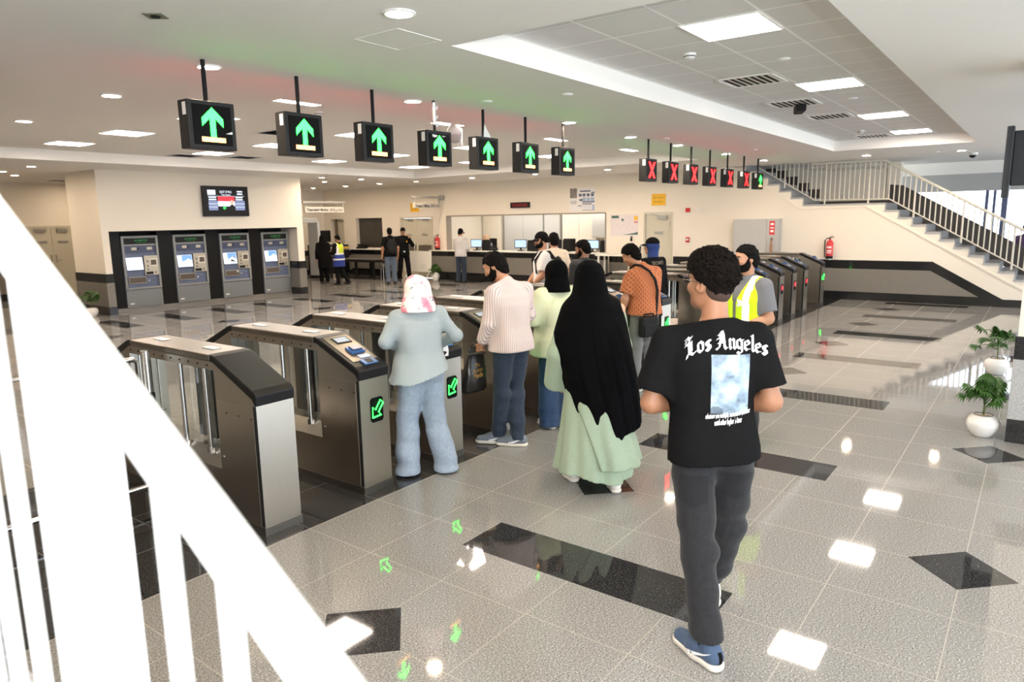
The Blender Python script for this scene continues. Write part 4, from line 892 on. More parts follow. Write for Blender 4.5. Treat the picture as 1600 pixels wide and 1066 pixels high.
# hanging signs
def hang(lab, x0, x1, y, zb, zt, zbar, txt, ar, capx=None):
    t = thing('hanging_sign', lab, 'sign', (x0, y, 0)); w_ = x1 - x0
    MB().box(-0.06, w_ + 0.06, -0.04, 0.04, zbar, zbar + 0.06).build('support_bar', M['alu'], t, bevel=0.005)
    for xx in (0.0, w_ - 0.05): MB().box(xx, xx + 0.05, -0.02, 0.02, zt, zbar).build('hanger', M['alu'], t)
    MB().box(0, w_, -0.03, 0.03, zb, zt).build('panel', M['sign'], t, bevel=0.006)
    q = MB(); text_on(q, txt, (w_ * 0.31, -0.0315, (zb + zt) / 2 - 0.01), (1, 0, 0), (0, 0, 1), w_ * 0.54, (zt - zb) * 0.62, 0.04); text_on(q, ar, (w_ * 0.79, -0.0315, (zb + zt) / 2 - 0.01), (1, 0, 0), (0, 0, 1), w_ * 0.35, (zt - zb) * 0.66, 0.035); q.build('lettering', M['ink'], t)
    if capx: MB().cyl((w_ + 0.06, 0, zbar + 0.03), (w_ + 0.16, 0, zbar + 0.03), 0.09, 16).build('wall_flange', M['alu'], t)
    return t
hang('white Ticket Issuing Machine sign hanging off the ticket machine wall', 12.62, 14.0, 16.75, 2.27, 2.43, 2.53, 'Ticket Issuing Machine', AR['ticket'])
hang('white Ticket Office sign hanging beside the ticket window', 16.55, 17.78, 16.36, 2.40, 2.56, 2.72, 'Ticket Office', AR['office'], True)

# ------------------------------------------------------------------ security passage
t = thing('metal_detector', 'grey walk through metal detector arch by the ticket machine wall', 'metal detector', (15.75, 21.0, 0))
for xx in (-0.42, 0.42): MB().box(xx - 0.06, xx + 0.06, -0.28, 0.28, 0.09, 2.0).build('side_panel', mat('arch grey', (0.58, 0.60, 0.61), 0.35) if 'arch grey' not in MATS else MATS['arch grey'], t, bevel=0.02)
for xx in (-0.42, 0.42): MB().box(xx - 0.065, xx + 0.065, -0.3, 0.3, 0, 0.09).build('foot', M['charc'], t)
MB().box(-0.48, 0.48, -0.2, 0.2, 1.98, 2.15).build('crossbar', MATS['arch grey'], t, bevel=0.02)
MB().sphere((0.49, -0.2, 1.45), 0.02, 8, 6).build('status_lamp', E_['greenb'], t)
t = thing('xray_scanner', 'black baggage X-ray scanner in the security passage', 'scanner', (16.75, 20.9, 0))
MB().box(-0.42, 0.42, -0.55, 0.75, 0.16, 1.18).build('body', M['blackm'], t, bevel=0.02); MB().box(-0.3, 0.3, -0.56, -0.55, 0.62, 1.0).build('tunnel_curtain', M['blackp'], t); MB().box(-0.43, 0.43, -0.57, -0.54, 1.0, 1.12).build('front_trim', M['alu'], t)
MB().box(0.1, 0.4, -0.58, -0.57, 1.04, 1.10).build('label', M['yellow'], t); MB().box(-0.36, -0.06, -0.59, -0.57, 1.03, 1.12).build('red_light_bar', M['redink'], t)
for xx in (-0.35, 0.35):
    for yy in (-0.45, 0.6): MB().cyl((xx, yy, 0), (xx, yy, 0.17), 0.05, 10).build('castor', M['blackp'], t)
t = thing('computer_monitor', 'black monitor seen from behind on top of the X-ray scanner', 'monitor', (16.55, 20.9, 1.18), 0.1); MB().box(-0.27, 0.27, -0.03, 0.03, 0.1, 0.52).build('housing', M['blackp'], t, bevel=0.01); MB().box(-0.04, 0.04, 0, 0.05, 0.02, 0.2).build('neck', M['blackp'], t); MB().box(-0.12, 0.12, -0.09, 0.09, 0, 0.02).build('foot', M['blackp'], t)
t = thing('roller_table', 'dark roller table with brown top at the end of the scanner', 'table', (16.95, 19.35, 0))
MB().box(-0.4, 0.4, -1.0, 0.9, 0.60, 0.68).build('frame', M['blackm'], t); MB().box(-0.34, 0.34, -0.98, 0.88, 0.68, 0.70).build('belt', M['belt'], t)
for xx in (-0.34, 0.34):
    for yy in (-0.9, 0.0, 0.8): MB().box(xx - 0.035, xx + 0.035, yy - 0.035, yy + 0.035, 0, 0.60).build('leg', M['blackm'], t)
t = thing('telephone', 'black desk telephone on the security desk', 'telephone', (17.9, 20.45, 1.0), 0.3); MB().prism([(-0.12, 0), (0.12, 0), (0.12, 0.11), (-0.12, 0.05)], 'y', -0.2, 0.2).build('base', M['blackm'], t); MB().tube([(0, -0.2, 0.11), (0, 0, 0.16), (0, 0.2, 0.13)], [0.035, 0.02, 0.035], 8).build('handset', M['blackm'], t)
tag(MB().box(17.72, 18.0, 19.55, 20.05, 1.0, 1.012).build('paper_sheet', M['paper']), 'white paper lying on the security desk', 'paper')
# dark chair
def chair(x, y, rz, lab):
    t = thing('metal_chair', lab, 'chair', (x, y, 0), rz)
    MB().box(-0.21, 0.21, -0.21, 0.21, 0.43, 0.47).build('seat', M['blackm'], t, bevel=0.015); MB().box(-0.21, 0.21, 0.19, 0.23, 0.60, 0.88).build('backrest', M['blackm'], t, bevel=0.015)
    for sx in (-0.19, 0.19):
        MB().cyl((sx, -0.19, 0), (sx, -0.17, 0.43), 0.012, 8).build('leg', M['chrome'], t); MB().tube([(sx, 0.24, 0), (sx, 0.2, 0.45), (sx, 0.21, 0.85)], 0.012, 8).build('leg', M['chrome'], t)
        MB().tube([(sx * 1.15, -0.2, 0.45), (sx * 1.15, -0.2, 0.66), (sx * 1.15, 0.2, 0.66)], 0.014, 8).build('armrest', M['blackm'], t)
    return t
chair(16.6, 17.75, 2.6, 'black chair behind the man with the backpack')
# white barrier board on legs
t = thing('barrier_board', 'white free standing barrier board in front of the double door', 'barrier', (17.35, 17.05, 0), PI / 2 + 0.03)
MB().box(-0.62, 0.62, -0.02, 0.02, 0.28, 0.98).build('board', M['whitebrd'], t, bevel=0.006)
for xx in (-0.5, 0.48): MB().tube([(xx, -0.22, 0.0), (xx, 0, 0.28), (xx, 0.22, 0.0)], 0.014, 8).build('leg', M['whitebrd'], t)
MB().cyl((0.12, 0, 0.98), (0.12, 0, 1.28), 0.012, 8).build('rod', M['whitebrd'], t)
q = MB()
for zz in (0.40, 0.47, 0.54): q.box(-0.36, -0.16, 0.0205, 0.022, zz, zz + 0.006)
for xx in (-0.36, -0.26, -0.16): q.box(xx - 0.003, xx + 0.003, 0.0205, 0.022, 0.40, 0.55)
q.build('grid_mark', M['alu'], t)
# white side table near the posters
t = thing('side_table', 'white thin legged table in front of the wall below the map poster', 'table', (17.55, 9.55, 0))
MB().box(-0.2, 0.2, -0.55, 0.55, 0.94, 0.98).build('tabletop', M['whitebrd'], t)
for yy in (-0.5, 0.45):
    for xx in (-0.17, 0.17): MB().box(xx - 0.02, xx + 0.02, yy - 0.02, yy + 0.02, 0, 0.94).build('leg', M['whitebrd'], t)

# ------------------------------------------------------------------ potted palms
def palm(x, y, lab, sc, seed, tall=1.0, leaves=11, jug=False, rot=0.0, fr=1.0):
    rnd = random.Random(seed)
    t = thing('potted_palm', lab, 'potted plant', (x, y, 0), rot, 'fan palms in white pots')
    k = sc
    if jug: prof = [(0.0, 0.0), (0.10, 0.0), (0.125, 0.06), (0.165, 0.17), (0.17, 0.22), (0.14, 0.30), (0.095, 0.335), (0.10, 0.35), (0.085, 0.345), (0.08, 0.31), (0, 0.30)]
    else: prof = [(0.0, 0.0), (0.155, 0.0), (0.18, 0.02), (0.245, 0.12), (0.285, 0.22), (0.287, 0.29), (0.25, 0.37), (0.175, 0.425), (0.165, 0.43), (0.155, 0.42), (0.155, 0.40), (0.0, 0.40)]
    MB().lathe([(r * k, z * k) for r, z in prof], n=36).build('pot', M['pot'], t)
    if not jug:
        MB().lathe([(r * k, z * k) for r, z in [(0.17, 0.428), (0.174, 0.436), (0.158, 0.438), (0.152, 0.425)]], n=36).build('rim', mat('dark brown rim', (0.05, 0.03, 0.02), 0.5) if 'dark brown rim' not in MATS else MATS['dark brown rim'], t)
        pb = MB()
        for i in range(26): a = rnd.random() * 6.28; r = 0.13 * k * math.sqrt(rnd.random()); pb.sphere((r * math.cos(a), r * math.sin(a), 0.412 * k), (0.03 * k, 0.025 * k, 0.018 * k), 7, 5)
        pb.build('pebbles', M['soil'], t)['kind'] = 'stuff'
    z0 = (0.31 if jug else 0.41) * k
    MB().tube([(0, 0, z0 - 0.03), (0.01, 0, z0 + 0.1 * tall), (0, 0.01, z0 + 0.2 * tall)], [0.018 * k, 0.015 * k, 0.01 * k], 8).build('trunk', M['stem'], t)
    for i in range(leaves):
        az = i * 2.399 + rnd.uniform(-0.3, 0.3); el = rnd.uniform(0.15, 1.35); L = rnd.uniform(0.18, 0.30) * tall * k / 0.7 * fr
        d = Vector((math.cos(az) * math.cos(el), math.sin(az) * math.cos(el), math.sin(el)))
        b0 = Vector((0, 0, z0 + rnd.uniform(0.08, 0.2) * tall)); tip = b0 + d * L + Vector((0, 0, -0.05))
        m_ = MB(); m_.tube([b0, b0 + d * L * 0.6 + Vector((0, 0, 0.02)), tip], [0.006, 0.005, 0.004], 5)
        # fan of pointed fingers, drooping at the tips
        side = d.cross(Vector((0, 0, 1))).normalized(); up = side.cross(d).normalized(); R = rnd.uniform(0.17, 0.25) * k / 0.7 * fr; n = 13
        for j in range(n):
            a = (j / (n - 1) - 0.5) * 3.7
            f = (d * math.cos(a) + side * math.sin(a)).normalized(); s2 = f.cross(up).normalized()
            r_ = R * (1 - 0.25 * abs(a) / 1.85); wv = R * 0.115
            p0 = tip; p1 = tip + f * r_ * 0.55 + up * 0.012; p2 = tip + f * r_ - Vector((0, 0, 0.045 + 0.3 * max(0, el) * 0.05))
            fold = up * (-wv * 0.5)
            m_.add([tuple(p0 - s2 * wv * .3), tuple(p0 + s2 * wv * .3), tuple(p1 + s2 * wv + fold), tuple(p1), tuple(p1 - s2 * wv + fold), tuple(p2)], [(0, 3, 4), (0, 1, 3), (1, 2, 3), (4, 3, 5), (3, 2, 5)], True)
        m_.build('frond', M['leaf'], t)
    return t
palm(7.44, 0.30, 'nearest fan palm in a round white pot by the granite column', 0.455, 3, 1.15, 19, fr=0.85)
palm(10.45, 0.34, 'fan palm in a round white pot, behind the nearest palm', 0.47, 5, 1.35, 16, fr=0.95)
palm(6.86, 16.95, 'small fan palm in white pot by the left pillar', 0.45, 8, 1.3, 14, fr=0.9)
palm(17.3, 16.2, 'fan palm in a white jug shaped pot beside the barrier board', 0.8, 11, 0.75, 14, True, 0, 0.62)
palm(17.62, 8.6, 'leafy plant low behind the gates below the map poster', 0.5, 14, 1.6, 12)
# ------------------------------------------------------------------ body modelling: smooth-blended solids turned into one surface
def V3(*a): return np.array(a, dtype=np.float64)
def _rc(P, a, b, ra, rb):
    ba = b - a; L2 = float(ba @ ba) + 1e-12
    t = np.clip(((P - a) @ ba) / L2, 0, 1)
    d = np.sqrt(((P - a - t[..., None] * ba) ** 2).sum(-1))
    return d - (ra + (rb - ra) * t)
def _el(P, c, r, R=None):
    q = P - c
    if R is not None: q = q @ R          # R columns = local axes
    r = np.array(r, float); k0 = np.sqrt(((q / r) ** 2).sum(-1)); k1 = np.sqrt(((q / (r * r)) ** 2).sum(-1)) + 1e-9
    return k0 * (k0 - 1.0) / k1
def rotm(yaw=0, pitch=0, roll=0):
    """columns right, forward, up for a frame turned by yaw about z, nodding down by pitch, leaning by roll"""
    m = Matrix.Rotation(yaw, 3, 'Z') @ Matrix.Rotation(-pitch, 3, 'X') @ Matrix.Rotation(roll, 3, 'Y')
    return np.array(m)
class Solid:
    def __init__(s, vox): s.h = vox; s.ops = []
    def rc(s, a, b, ra, rb=None, k=0.03, cut=None, sub=False, cut0=None):
        a = np.array(a, float); b = np.array(b, float); rb = ra if rb is None else rb
        lo = np.minimum(a - ra, b - rb); hi = np.maximum(a + ra, b + rb)
        def f(P):
            d = _rc(P, a, b, ra, rb)
            n = (b - a) / (np.linalg.norm(b - a) + 1e-9)
            if cut is not None: d = np.maximum(d, (P - b) @ n - cut)
            if cut0 is not None: d = np.maximum(d, (a - P) @ n - cut0)
            return d
        s.ops.append((f, lo, hi, k, sub)); return s
    def el(s, c, r, R=None, k=0.03, sub=False):
        c = np.array(c, float); m = max(r)
        s.ops.append((lambda P: _el(P, c, r, R), c - m, c + m, k, sub)); return s
    def loft(s, prof, k=0.03, pleat=None, cap=0.03, sub=False, power=2.0):
        """prof: rows (z, cx, cy, rx, ry); pleat(theta, z) -> relative radius change"""
        A = np.array(sorted(prof), float); zs = A[:, 0]
        rm = A[:, 3:5].max() * 1.3
        lo = np.array([A[:, 1].min() - rm, A[:, 2].min() - rm, zs[0] - cap]); hi = np.array([A[:, 1].max() + rm, A[:, 2].max() + rm, zs[-1] + cap])
        def f(P):
            z = P[..., 2]; I = lambda c: np.interp(z, zs, A[:, c])
            rx, ry = I(3), I(4); dx = (P[..., 0] - I(1)); dy = (P[..., 1] - I(2))
            if pleat is not None:
                q = 1 + pleat(np.arctan2(dy, dx), z); rx = rx * q; ry = ry * q
            if power != 2.0: return np.maximum((((np.abs(dx / rx) ** power + np.abs(dy / ry) ** power) ** (1 / power)) - 1) * np.minimum(rx, ry), np.maximum(z - zs[-1], zs[0] - z))
            k0 = np.sqrt((dx / rx) ** 2 + (dy / ry) ** 2); k1 = np.sqrt((dx / rx ** 2) ** 2 + (dy / ry ** 2) ** 2) + 1e-6
            d = np.where(k0 < 1e-3, -np.minimum(rx, ry), k0 * (k0 - 1) / k1)
            return np.maximum(d * 0.9, np.maximum(z - zs[-1] - 0.0, zs[0] - z))
        s.ops.append((f, lo, hi, k, sub)); return s
    def fn(s, f, lo, hi, k=0.02, sub=False): s.ops.append((f, np.array(lo, float), np.array(hi, float), k, sub)); return s
    def field(s, cut=None, disp=None):
        h = s.h
        lo = np.min([o[1] for o in s.ops if not o[4]], axis=0) - 4 * h; hi = np.max([o[2] for o in s.ops if not o[4]], axis=0) + 4 * h
        n = np.ceil((hi - lo) / h).astype(int) + 1
        F = np.full(n, 0.5, np.float32)
        ax = [lo[i] + h * np.arange(n[i]) for i in range(3)]
        for f, l, u, k, sub in s.ops:
            i0 = np.clip(np.floor((l - lo - k - 3 * h) / h).astype(int), 0, n - 1); i1 = np.clip(np.ceil((u - lo + k + 3 * h) / h).astype(int) + 1, 1, n)
            if (i1 <= i0).any(): continue
            sl = tuple(slice(a, b) for a, b in zip(i0, i1))
            P = np.stack(np.meshgrid(*[ax[i][sl[i]] for i in range(3)], indexing='ij'), -1)
            d = f(P); a = F[sl]
            if sub:
                d = -d; hh = np.maximum(k - np.abs(a - d), 0) / max(k, 1e-6); F[sl] = np.maximum(a, d) + hh * hh * k * 0.25
            else:
                hh = np.maximum(k - np.abs(a - d), 0) / max(k, 1e-6); F[sl] = np.minimum(a, d) - hh * hh * k * 0.25
        if cut is not None or disp is not None:
            P = np.stack(np.meshgrid(*ax, indexing='ij'), -1)
            if disp is not None: F = F + disp(P).astype(np.float32)
            if cut is not None: F = np.maximum(F, cut(P).astype(np.float32))
        return F, lo
    def build(s, name, material, parent=None, cut=None, disp=None, relax=1):
        F, o = s.field(cut, disp); v, q = surfnet(F, o, s.h, relax)
        me = bpy.data.meshes.new(name)
        me.vertices.add(len(v)); me.vertices.foreach_set('co', v.astype(np.float32).ravel())
        me.loops.add(len(q) * 4); me.loops.foreach_set('vertex_index', q.astype(np.int32).ravel())
        me.polygons.add(len(q)); me.polygons.foreach_set('loop_start', np.arange(0, len(q) * 4, 4, dtype=np.int32))
        me.polygons.foreach_set('use_smooth', np.ones(len(q), bool))
        me.update(calc_edges=True)
        for m in (material if isinstance(material, (list, tuple)) else [material]): me.materials.append(m)
        ob = bpy.data.objects.new(name, me); COL.objects.link(ob)
        if parent: ob.parent = parent
        return ob
def surfnet(F, o, h, relax=1):
    S = F < 0
    c = [S[i:S.shape[0] - 1 + i, j:S.shape[1] - 1 + j, k:S.shape[2] - 1 + k] for i in (0, 1) for j in (0, 1) for k in (0, 1)]
    cnt = sum(x.astype(np.int8) for x in c); act = (cnt > 0) & (cnt < 8)
    idx = np.argwhere(act); N = len(idx)
    vals = np.stack([F[idx[:, 0] + i, idx[:, 1] + j, idx[:, 2] + k] for i in (0, 1) for j in (0, 1) for k in (0, 1)], 1)
    corners = np.array([(i, j, k) for i in (0, 1) for j in (0, 1) for k in (0, 1)], float)
    acc = np.zeros((N, 3)); num = np.zeros(N)
    for a in range(8):
        for b in range(a + 1, 8):
            if np.abs(corners[a] - corners[b]).sum() != 1: continue
            m = (vals[:, a] < 0) != (vals[:, b] < 0)
            t = vals[m, a] / (vals[m, a] - vals[m, b]); acc[m] += corners[a] + t[:, None] * (corners[b] - corners[a]); num[m] += 1
    v = idx + acc / num[:, None]
    im = np.full(act.shape, -1, np.int64); im[tuple(idx.T)] = np.arange(N)
    qs = []
    for ax in range(3):
        A = np.moveaxis(S, ax, 0); I = np.moveaxis(im, ax, 0)
        e = np.argwhere(A[:-1, 1:-1, 1:-1] != A[1:, 1:-1, 1:-1]); i, j, k = e[:, 0], e[:, 1] + 1, e[:, 2] + 1
        q = np.stack([I[i, j - 1, k - 1], I[i, j, k - 1], I[i, j, k], I[i, j - 1, k]], 1)
        fl_ = A[i, j, k] ^ (ax == 1)
        q[~fl_] = q[~fl_][:, ::-1]; qs.append(q)
    q = np.concatenate(qs); q = q[(q >= 0).all(1)]
    for _ in range(relax):      # light smoothing
        a = np.zeros_like(v); n = np.zeros(N)
        for s_ in range(4):
            i, j = q[:, s_], q[:, (s_ + 1) % 4]
            for d in range(3): a[:, d] += np.bincount(i, v[j, d], N) + np.bincount(j, v[i, d], N)
            n += np.bincount(i, minlength=N) + np.bincount(j, minlength=N)
        v = 0.5 * v + 0.5 * a / np.maximum(n, 1)[:, None]
    return v * h + o, q
def wrinkle(amp, freq=28, seed=0, stretch=(1, 1, 1)):
    r = np.random.RandomState(seed); D = r.normal(size=(7, 3)); D /= np.linalg.norm(D, axis=1)[:, None]; ph = r.rand(7) * 6.28; fr = freq * (0.5 + r.rand(7))
    D = D * np.array(stretch)
    def f(P):
        w = 0.25 * np.sin(P @ (D[0] * fr[0]) + ph[0]) + 0.25 * np.sin(P @ (D[1] * fr[1] * 0.6) + ph[1]); o = 0
        for i in range(2, 7): o = o + np.sin(P @ (D[i] * fr[i]) + ph[i] + 2.2 * w)
        return amp * o / 3
    return f

SKIN = {'tan': mat('tan skin', (0.47, 0.235, 0.135), 0.5, var=0.05, scale=6), 'brown': mat('brown skin', (0.33, 0.155, 0.085), 0.5, var=0.05, scale=6), 'light': mat('light skin', (0.60, 0.34, 0.22), 0.5, var=0.05, scale=6)}
HAIR = mat('black hair', (0.005, 0.004, 0.0036), 0.85, var=0.3, scale=60, spec=0.12, bump=0.3)
EYEW = mat('eye white', (0.42, 0.40, 0.38), 0.3); EYEB = mat('dark iris', (0.02, 0.012, 0.008), 0.2)
LIPS = mat('lip skin', (0.33, 0.13, 0.10), 0.45)
def fabric(name, col, var=0.12, scale=90, rough=0.9, bump=0.15, sheen=0.1, stretch=(1, 1, 1), spec=0.2):
    return mat(name, col, rough, var=var, scale=scale, bump=bump, spec=spec, sheen=sheen, stretch=stretch)

def pose(h=1.75, **kw):
    """joints of a standing figure; local x right, y forward; scaled to height h"""
    s = h / 1.75
    J = dict(s=s, pel=V3(0, 0, .96) * s, waist=V3(0, 0, 1.10) * s, chest=V3(0, .005, 1.30) * s, neck=V3(0, -.01, 1.475) * s, head=V3(0, .02, 1.635) * s,
             shL=V3(-.185, -.01, 1.425) * s, shR=V3(.185, -.01, 1.425) * s, elL=V3(-.235, -.03, 1.13) * s, elR=V3(.235, -.03, 1.13) * s,
             wrL=V3(-.25, .05, .875) * s, wrR=V3(.25, .05, .875) * s, hipL=V3(-.09, 0, .92) * s, hipR=V3(.09, 0, .92) * s,
             knL=V3(-.10, .015, .50) * s, knR=V3(.10, .015, .50) * s, anL=V3(-.105, -.03, .085) * s, anR=V3(.105, -.03, .085) * s,
             toL=0.12, toR=-0.12, hyaw=0.0, hpitch=0.0, hroll=0.0)
    for k, v in kw.items():
        J[k] = V3(*v) * s if isinstance(v, tuple) else v
    return J
def lean(J, ang, side=0.0):
    """bend the upper body forward (radians) about the pelvis"""
    c = J['pel'].copy(); R = np.array(Matrix.Rotation(-ang, 3, 'X') @ Matrix.Rotation(side, 3, 'Y'))
    for k in ('waist', 'chest', 'neck', 'head', 'shL', 'shR'):
        w = 0.55 if k == 'waist' else 1.0
        J[k] = (c + R @ (J[k] - c)) * w + J[k] * (1 - w)
    return J
def hand(S, w, d, n, s=1.0, curl=0.35, side=1, k=0.008):
    """palm with five fingers; w wrist, d hand direction, n palm normal; side = +1 right hand, -1 left"""
    d = np.array(d, float); d /= np.linalg.norm(d); n = np.array(n, float); n -= d * (n @ d); n /= np.linalg.norm(n)
    u = np.cross(d, n) * side            # towards the thumb
    S.rc(w, w + d * .03 * s, .026 * s, .024 * s, k=.02)
    for o in (-.026, -.009, .009, .026): S.rc(w + d * .02 * s + u * o * .6 * s, w + d * .085 * s + u * o * s, .013 * s, .0115 * s, k=.012)
    L = [(.028, .040, .027, .020, .0088), (.0095, .045, .030, .022, .0090), (-.0095, .042, .028, .021, .0086), (-.028, .033, .021, .017, .0078)]
    for i, (o, a, b, c, r) in enumerate(L):
        p = w + d * (.085 if i < 3 else .078) * s + u * o * s; ang = 0.15 + curl * (0.8 + 0.1 * i)
        for q, seg in enumerate((a, b, c)):
            dd = d * math.cos(ang) + n * math.sin(ang) + u * (0.10 * (1.5 - i) / 1.5 if q == 0 else 0)
            dd /= np.linalg.norm(dd); p2 = p + dd * seg * s; S.rc(p, p2, r * s, r * s * .93, k=.004); p = p2; ang += curl * 1.1 + 0.05
    t0 = w + d * .025 * s + u * .024 * s + n * .008 * s; t1 = t0 + (d * .6 + u * .65 + n * .35) * .042 * s; t2 = t1 + (d * .85 + u * .1 + n * .5) * .032 * s; t3 = t2 + (d * .9 - u * .1 + n * .45) * .024 * s
    S.rc(t0, t1, .0135 * s, .0115 * s, k=.012); S.rc(t1, t2, .0108 * s, .0095 * s, k=.004); S.rc(t2, t3, .0095 * s, .0085 * s, k=.003)
def headframe(J):
    R = rotm(J['hyaw'], J['hpitch'], J['hroll']); c = J['head']; s = J['s']
    return c, R, s
def body(J, skin, vox, name='person', hands=True, curl=(.45, .45), hd=(None, None), hn=(None, None), fine_face=True, legs=True):
    S = Solid(vox); s = J['s']; c, R, _ = headframe(J); H = lambda x, y, z: c + R @ (V3(x, y, z) * s)
    # trunk
    S.rc(J['pel'] + V3(-.075, 0, 0) * s, J['pel'] + V3(.075, 0, 0) * s, .090 * s, k=.04)
    S.rc(J['waist'] + V3(-.055, 0, 0) * s, J['waist'] + V3(.055, 0, 0) * s, .085 * s, k=.06)
    S.rc(J['chest'] + V3(-.075, 0, 0) * s, J['chest'] + V3(.07, 0, 0) * s, .085 * s, k=.06)
    for sd in 'LR': S.rc(J['neck'] - V3(0, 0, .035) * s, J['sh' + sd] + (J['neck'] - J['sh' + sd]) * .1 - V3(0, 0, .02) * s, .050 * s, .036 * s, k=.03)
    S.rc(J['neck'] - V3(0, 0, .03) * s, H(0, -.025, -.05), .057 * s, .054 * s, k=.04)
    # head
    S.el(H(0, -.012, .03), (.073 * s, .093 * s, .085 * s), R, k=.02)
    S.el(H(0, .018, -.03), (.060 * s, .070 * s, .078 * s), R, k=.03)
    S.rc(H(-.030, .02, -.070), H(0, .062, -.088), .030 * s, .024 * s, k=.03); S.rc(H(.030, .02, -.070), H(0, .062, -.088), .030 * s, .024 * s, k=.03)
    for e in (-1, 1):
        S.el(H(e * .031, .092, .010), (.017 * s, .014 * s, .011 * s), R, k=.02, sub=True)
        S.el(H(e * .0745, -.010, -.008), (.010 * s, .021 * s, .031 * s), R @ rotm(e * -.35, -.15, 0), k=.008)
        S.el(H(e * .081, -.004, -.006), (.006 * s, .011 * s, .017 * s), R @ rotm(e * -.35, -.15, 0), k=.006, sub=True)
        S.el(H(e * .04, .065, -.022), (.022 * s, .02 * s, .018 * s), R, k=.03)
    S.el(H(0, .080, .030), (.048 * s, .012 * s, .012 * s), R, k=.02)
    S.rc(H(0, .088, .008), H(0, .106, -.028), .008 * s, .0125 * s, k=.014); S.rc(H(-.012, .094, -.031), H(.012, .094, -.031), .009 * s, k=.01)
    S.el(H(0, .086, -.052), (.024 * s, .011 * s, .007 * s), R, k=.008); S.el(H(0, .084, -.064), (.021 * s, .011 * s, .008 * s), R, k=.008)
    # arms
    for e, sd in ((-1, 'L'), (1, 'R')):
        sh, el, wr = J['sh' + sd], J['el' + sd], J['wr' + sd]
        S.rc(sh - V3(0, 0, .01), el, .044 * s, .040 * s, k=.03)
        S.rc(el, wr, .041 * s, .026 * s, k=.02); S.rc(el + (wr - el) * .08, el + (wr - el) * .45, .042 * s, .038 * s, k=.03)
        if hands:
            i = 0 if e < 0 else 1; d = hd[i] if hd[i] is not None else (wr - el); nn = hn[i] if hn[i] is not None else V3(-e, .15, 0)
            hand(S, wr, d, nn, s, curl[i], e)
    if legs:
        for sd in 'LR':
            hp, kn, an = J['hip' + sd], J['kn' + sd], J['an' + sd]
            S.rc(hp, kn, .07 * s, .045 * s, k=.03); S.rc(kn, an, .044 * s, .034 * s, k=.02)
            S.el(kn + (an - kn) * .3 + V3(0, -.01, 0) * s, (.042 * s, .044 * s, .09 * s), k=.02)
            a = J['to' + sd]; f = V3(-math.sin(a), math.cos(a), 0)
            S.rc(an - V3(0, 0, .03) * s - f * .03 * s, an + f * .13 * s - V3(0, 0, .05) * s, .036 * s, .025 * s, k=.03)
    return S.build(name, skin, relax=1)
def face(J, parent, brows=True, beard=0):
    c, R, s = headframe(J); H = lambda x, y, z: tuple(c + R @ (V3(x, y, z) * s))
    for e in (-1, 1):
        MB().sphere(H(e * .031, .0755, .009), .0110 * s, 12, 8).build('eye', EYEW, parent)
        MB().sphere(H(e * .031, .0815, .009), .0064 * s, 10, 6).build('iris', EYEB, parent)
        if brows: MB().tube([H(e * .014, .094, .027), H(e * .032, .092, .033), H(e * .050, .078, .028)], [.003 * s, .004 * s, .002 * s], 6).build('eyebrow', HAIR, parent)
    MB().tube([H(-.020, .088, -.058), H(0, .096, -.0575), H(.020, .088, -.058)], [.002 * s, .0042 * s, .002 * s], 6).build('mouth', LIPS, parent)
    if beard:
        b = Solid(.0055); t_ = .0045 * s
        b.el(H(0, -.012, .03), (.073 * s + t_, .093 * s + t_, .085 * s + t_), R, k=.02); b.el(H(0, .018, -.03), (.060 * s + t_, .070 * s + t_, .078 * s + t_), R, k=.03)
        for e in (-1, 1): b.rc(H(e * .030, .02, -.070), H(0, .062, -.088), .031 * s + t_, .026 * s + t_, k=.03); b.el(H(e * .04, .065, -.022), (.022 * s + t_, .02 * s + t_, .018 * s + t_), R, k=.03)
        b.el(H(0, .086, -.046), (.028 * s, .014 * s, .010 * s), R, k=.008); b.el(H(0, .104, -.0575), (.020 * s, .016 * s, .0085 * s), R, k=.004, sub=True)
        def bcut(P):
            q = (P - c) @ R / s
            top = np.interp(q[..., 1], [-.02, .01, .045, .075, .085, .12], [.03, .022, -.030, -.046, -.040, -.038])
            return np.maximum(np.maximum(q[..., 2] - top, -.112 - q[..., 2]), np.interp(q[..., 2], [-.12, -.06, .03], [.02, -.012, -.004]) - q[..., 1]) * s
        b.build('beard', HAIR, parent, cut=bcut, disp=wrinkle(.0012, 260, 3))
def haircap(J, parent, puff=.003, fade=-.08, vox=.008, bump=.006, front=.03, m=HAIR, name='hair', freq=150, top=.0):
    """short hair following the skull, above the fade line"""
    c, R, s = headframe(J); H = lambda x, y, z: c + R @ (V3(x, y, z) * s)
    S = Solid(vox); S.el(H(0, -.014, .032 + top * .5), ((.0775 + puff) * s, (.097 + puff) * s, (.0895 + puff + top) * s), R, k=.02)
    S.el(H(0, -.048, -.018), ((.071 + puff * .6) * s, (.064 + puff * .6) * s, (.088 + puff * .4) * s), R, k=.03)
    S.rc(H(0, -.058, -.02), H(0, -.052, -.085), .052 * s, .044 * s, k=.03)
    def cut(P):
        q = (P - c) @ R / s
        # hairline: low at the nape, rising in front of the ears and over the forehead
        line = np.interp(q[..., 1], [-.12, -.05, -.012, .012, .04, .11], [fade - .02, fade, -.03, .0, .045, .050 + front])
        return (line - q[..., 2]) * s
    return S.build(name, m, parent, cut=cut, disp=wrinkle(bump, freq, 5))
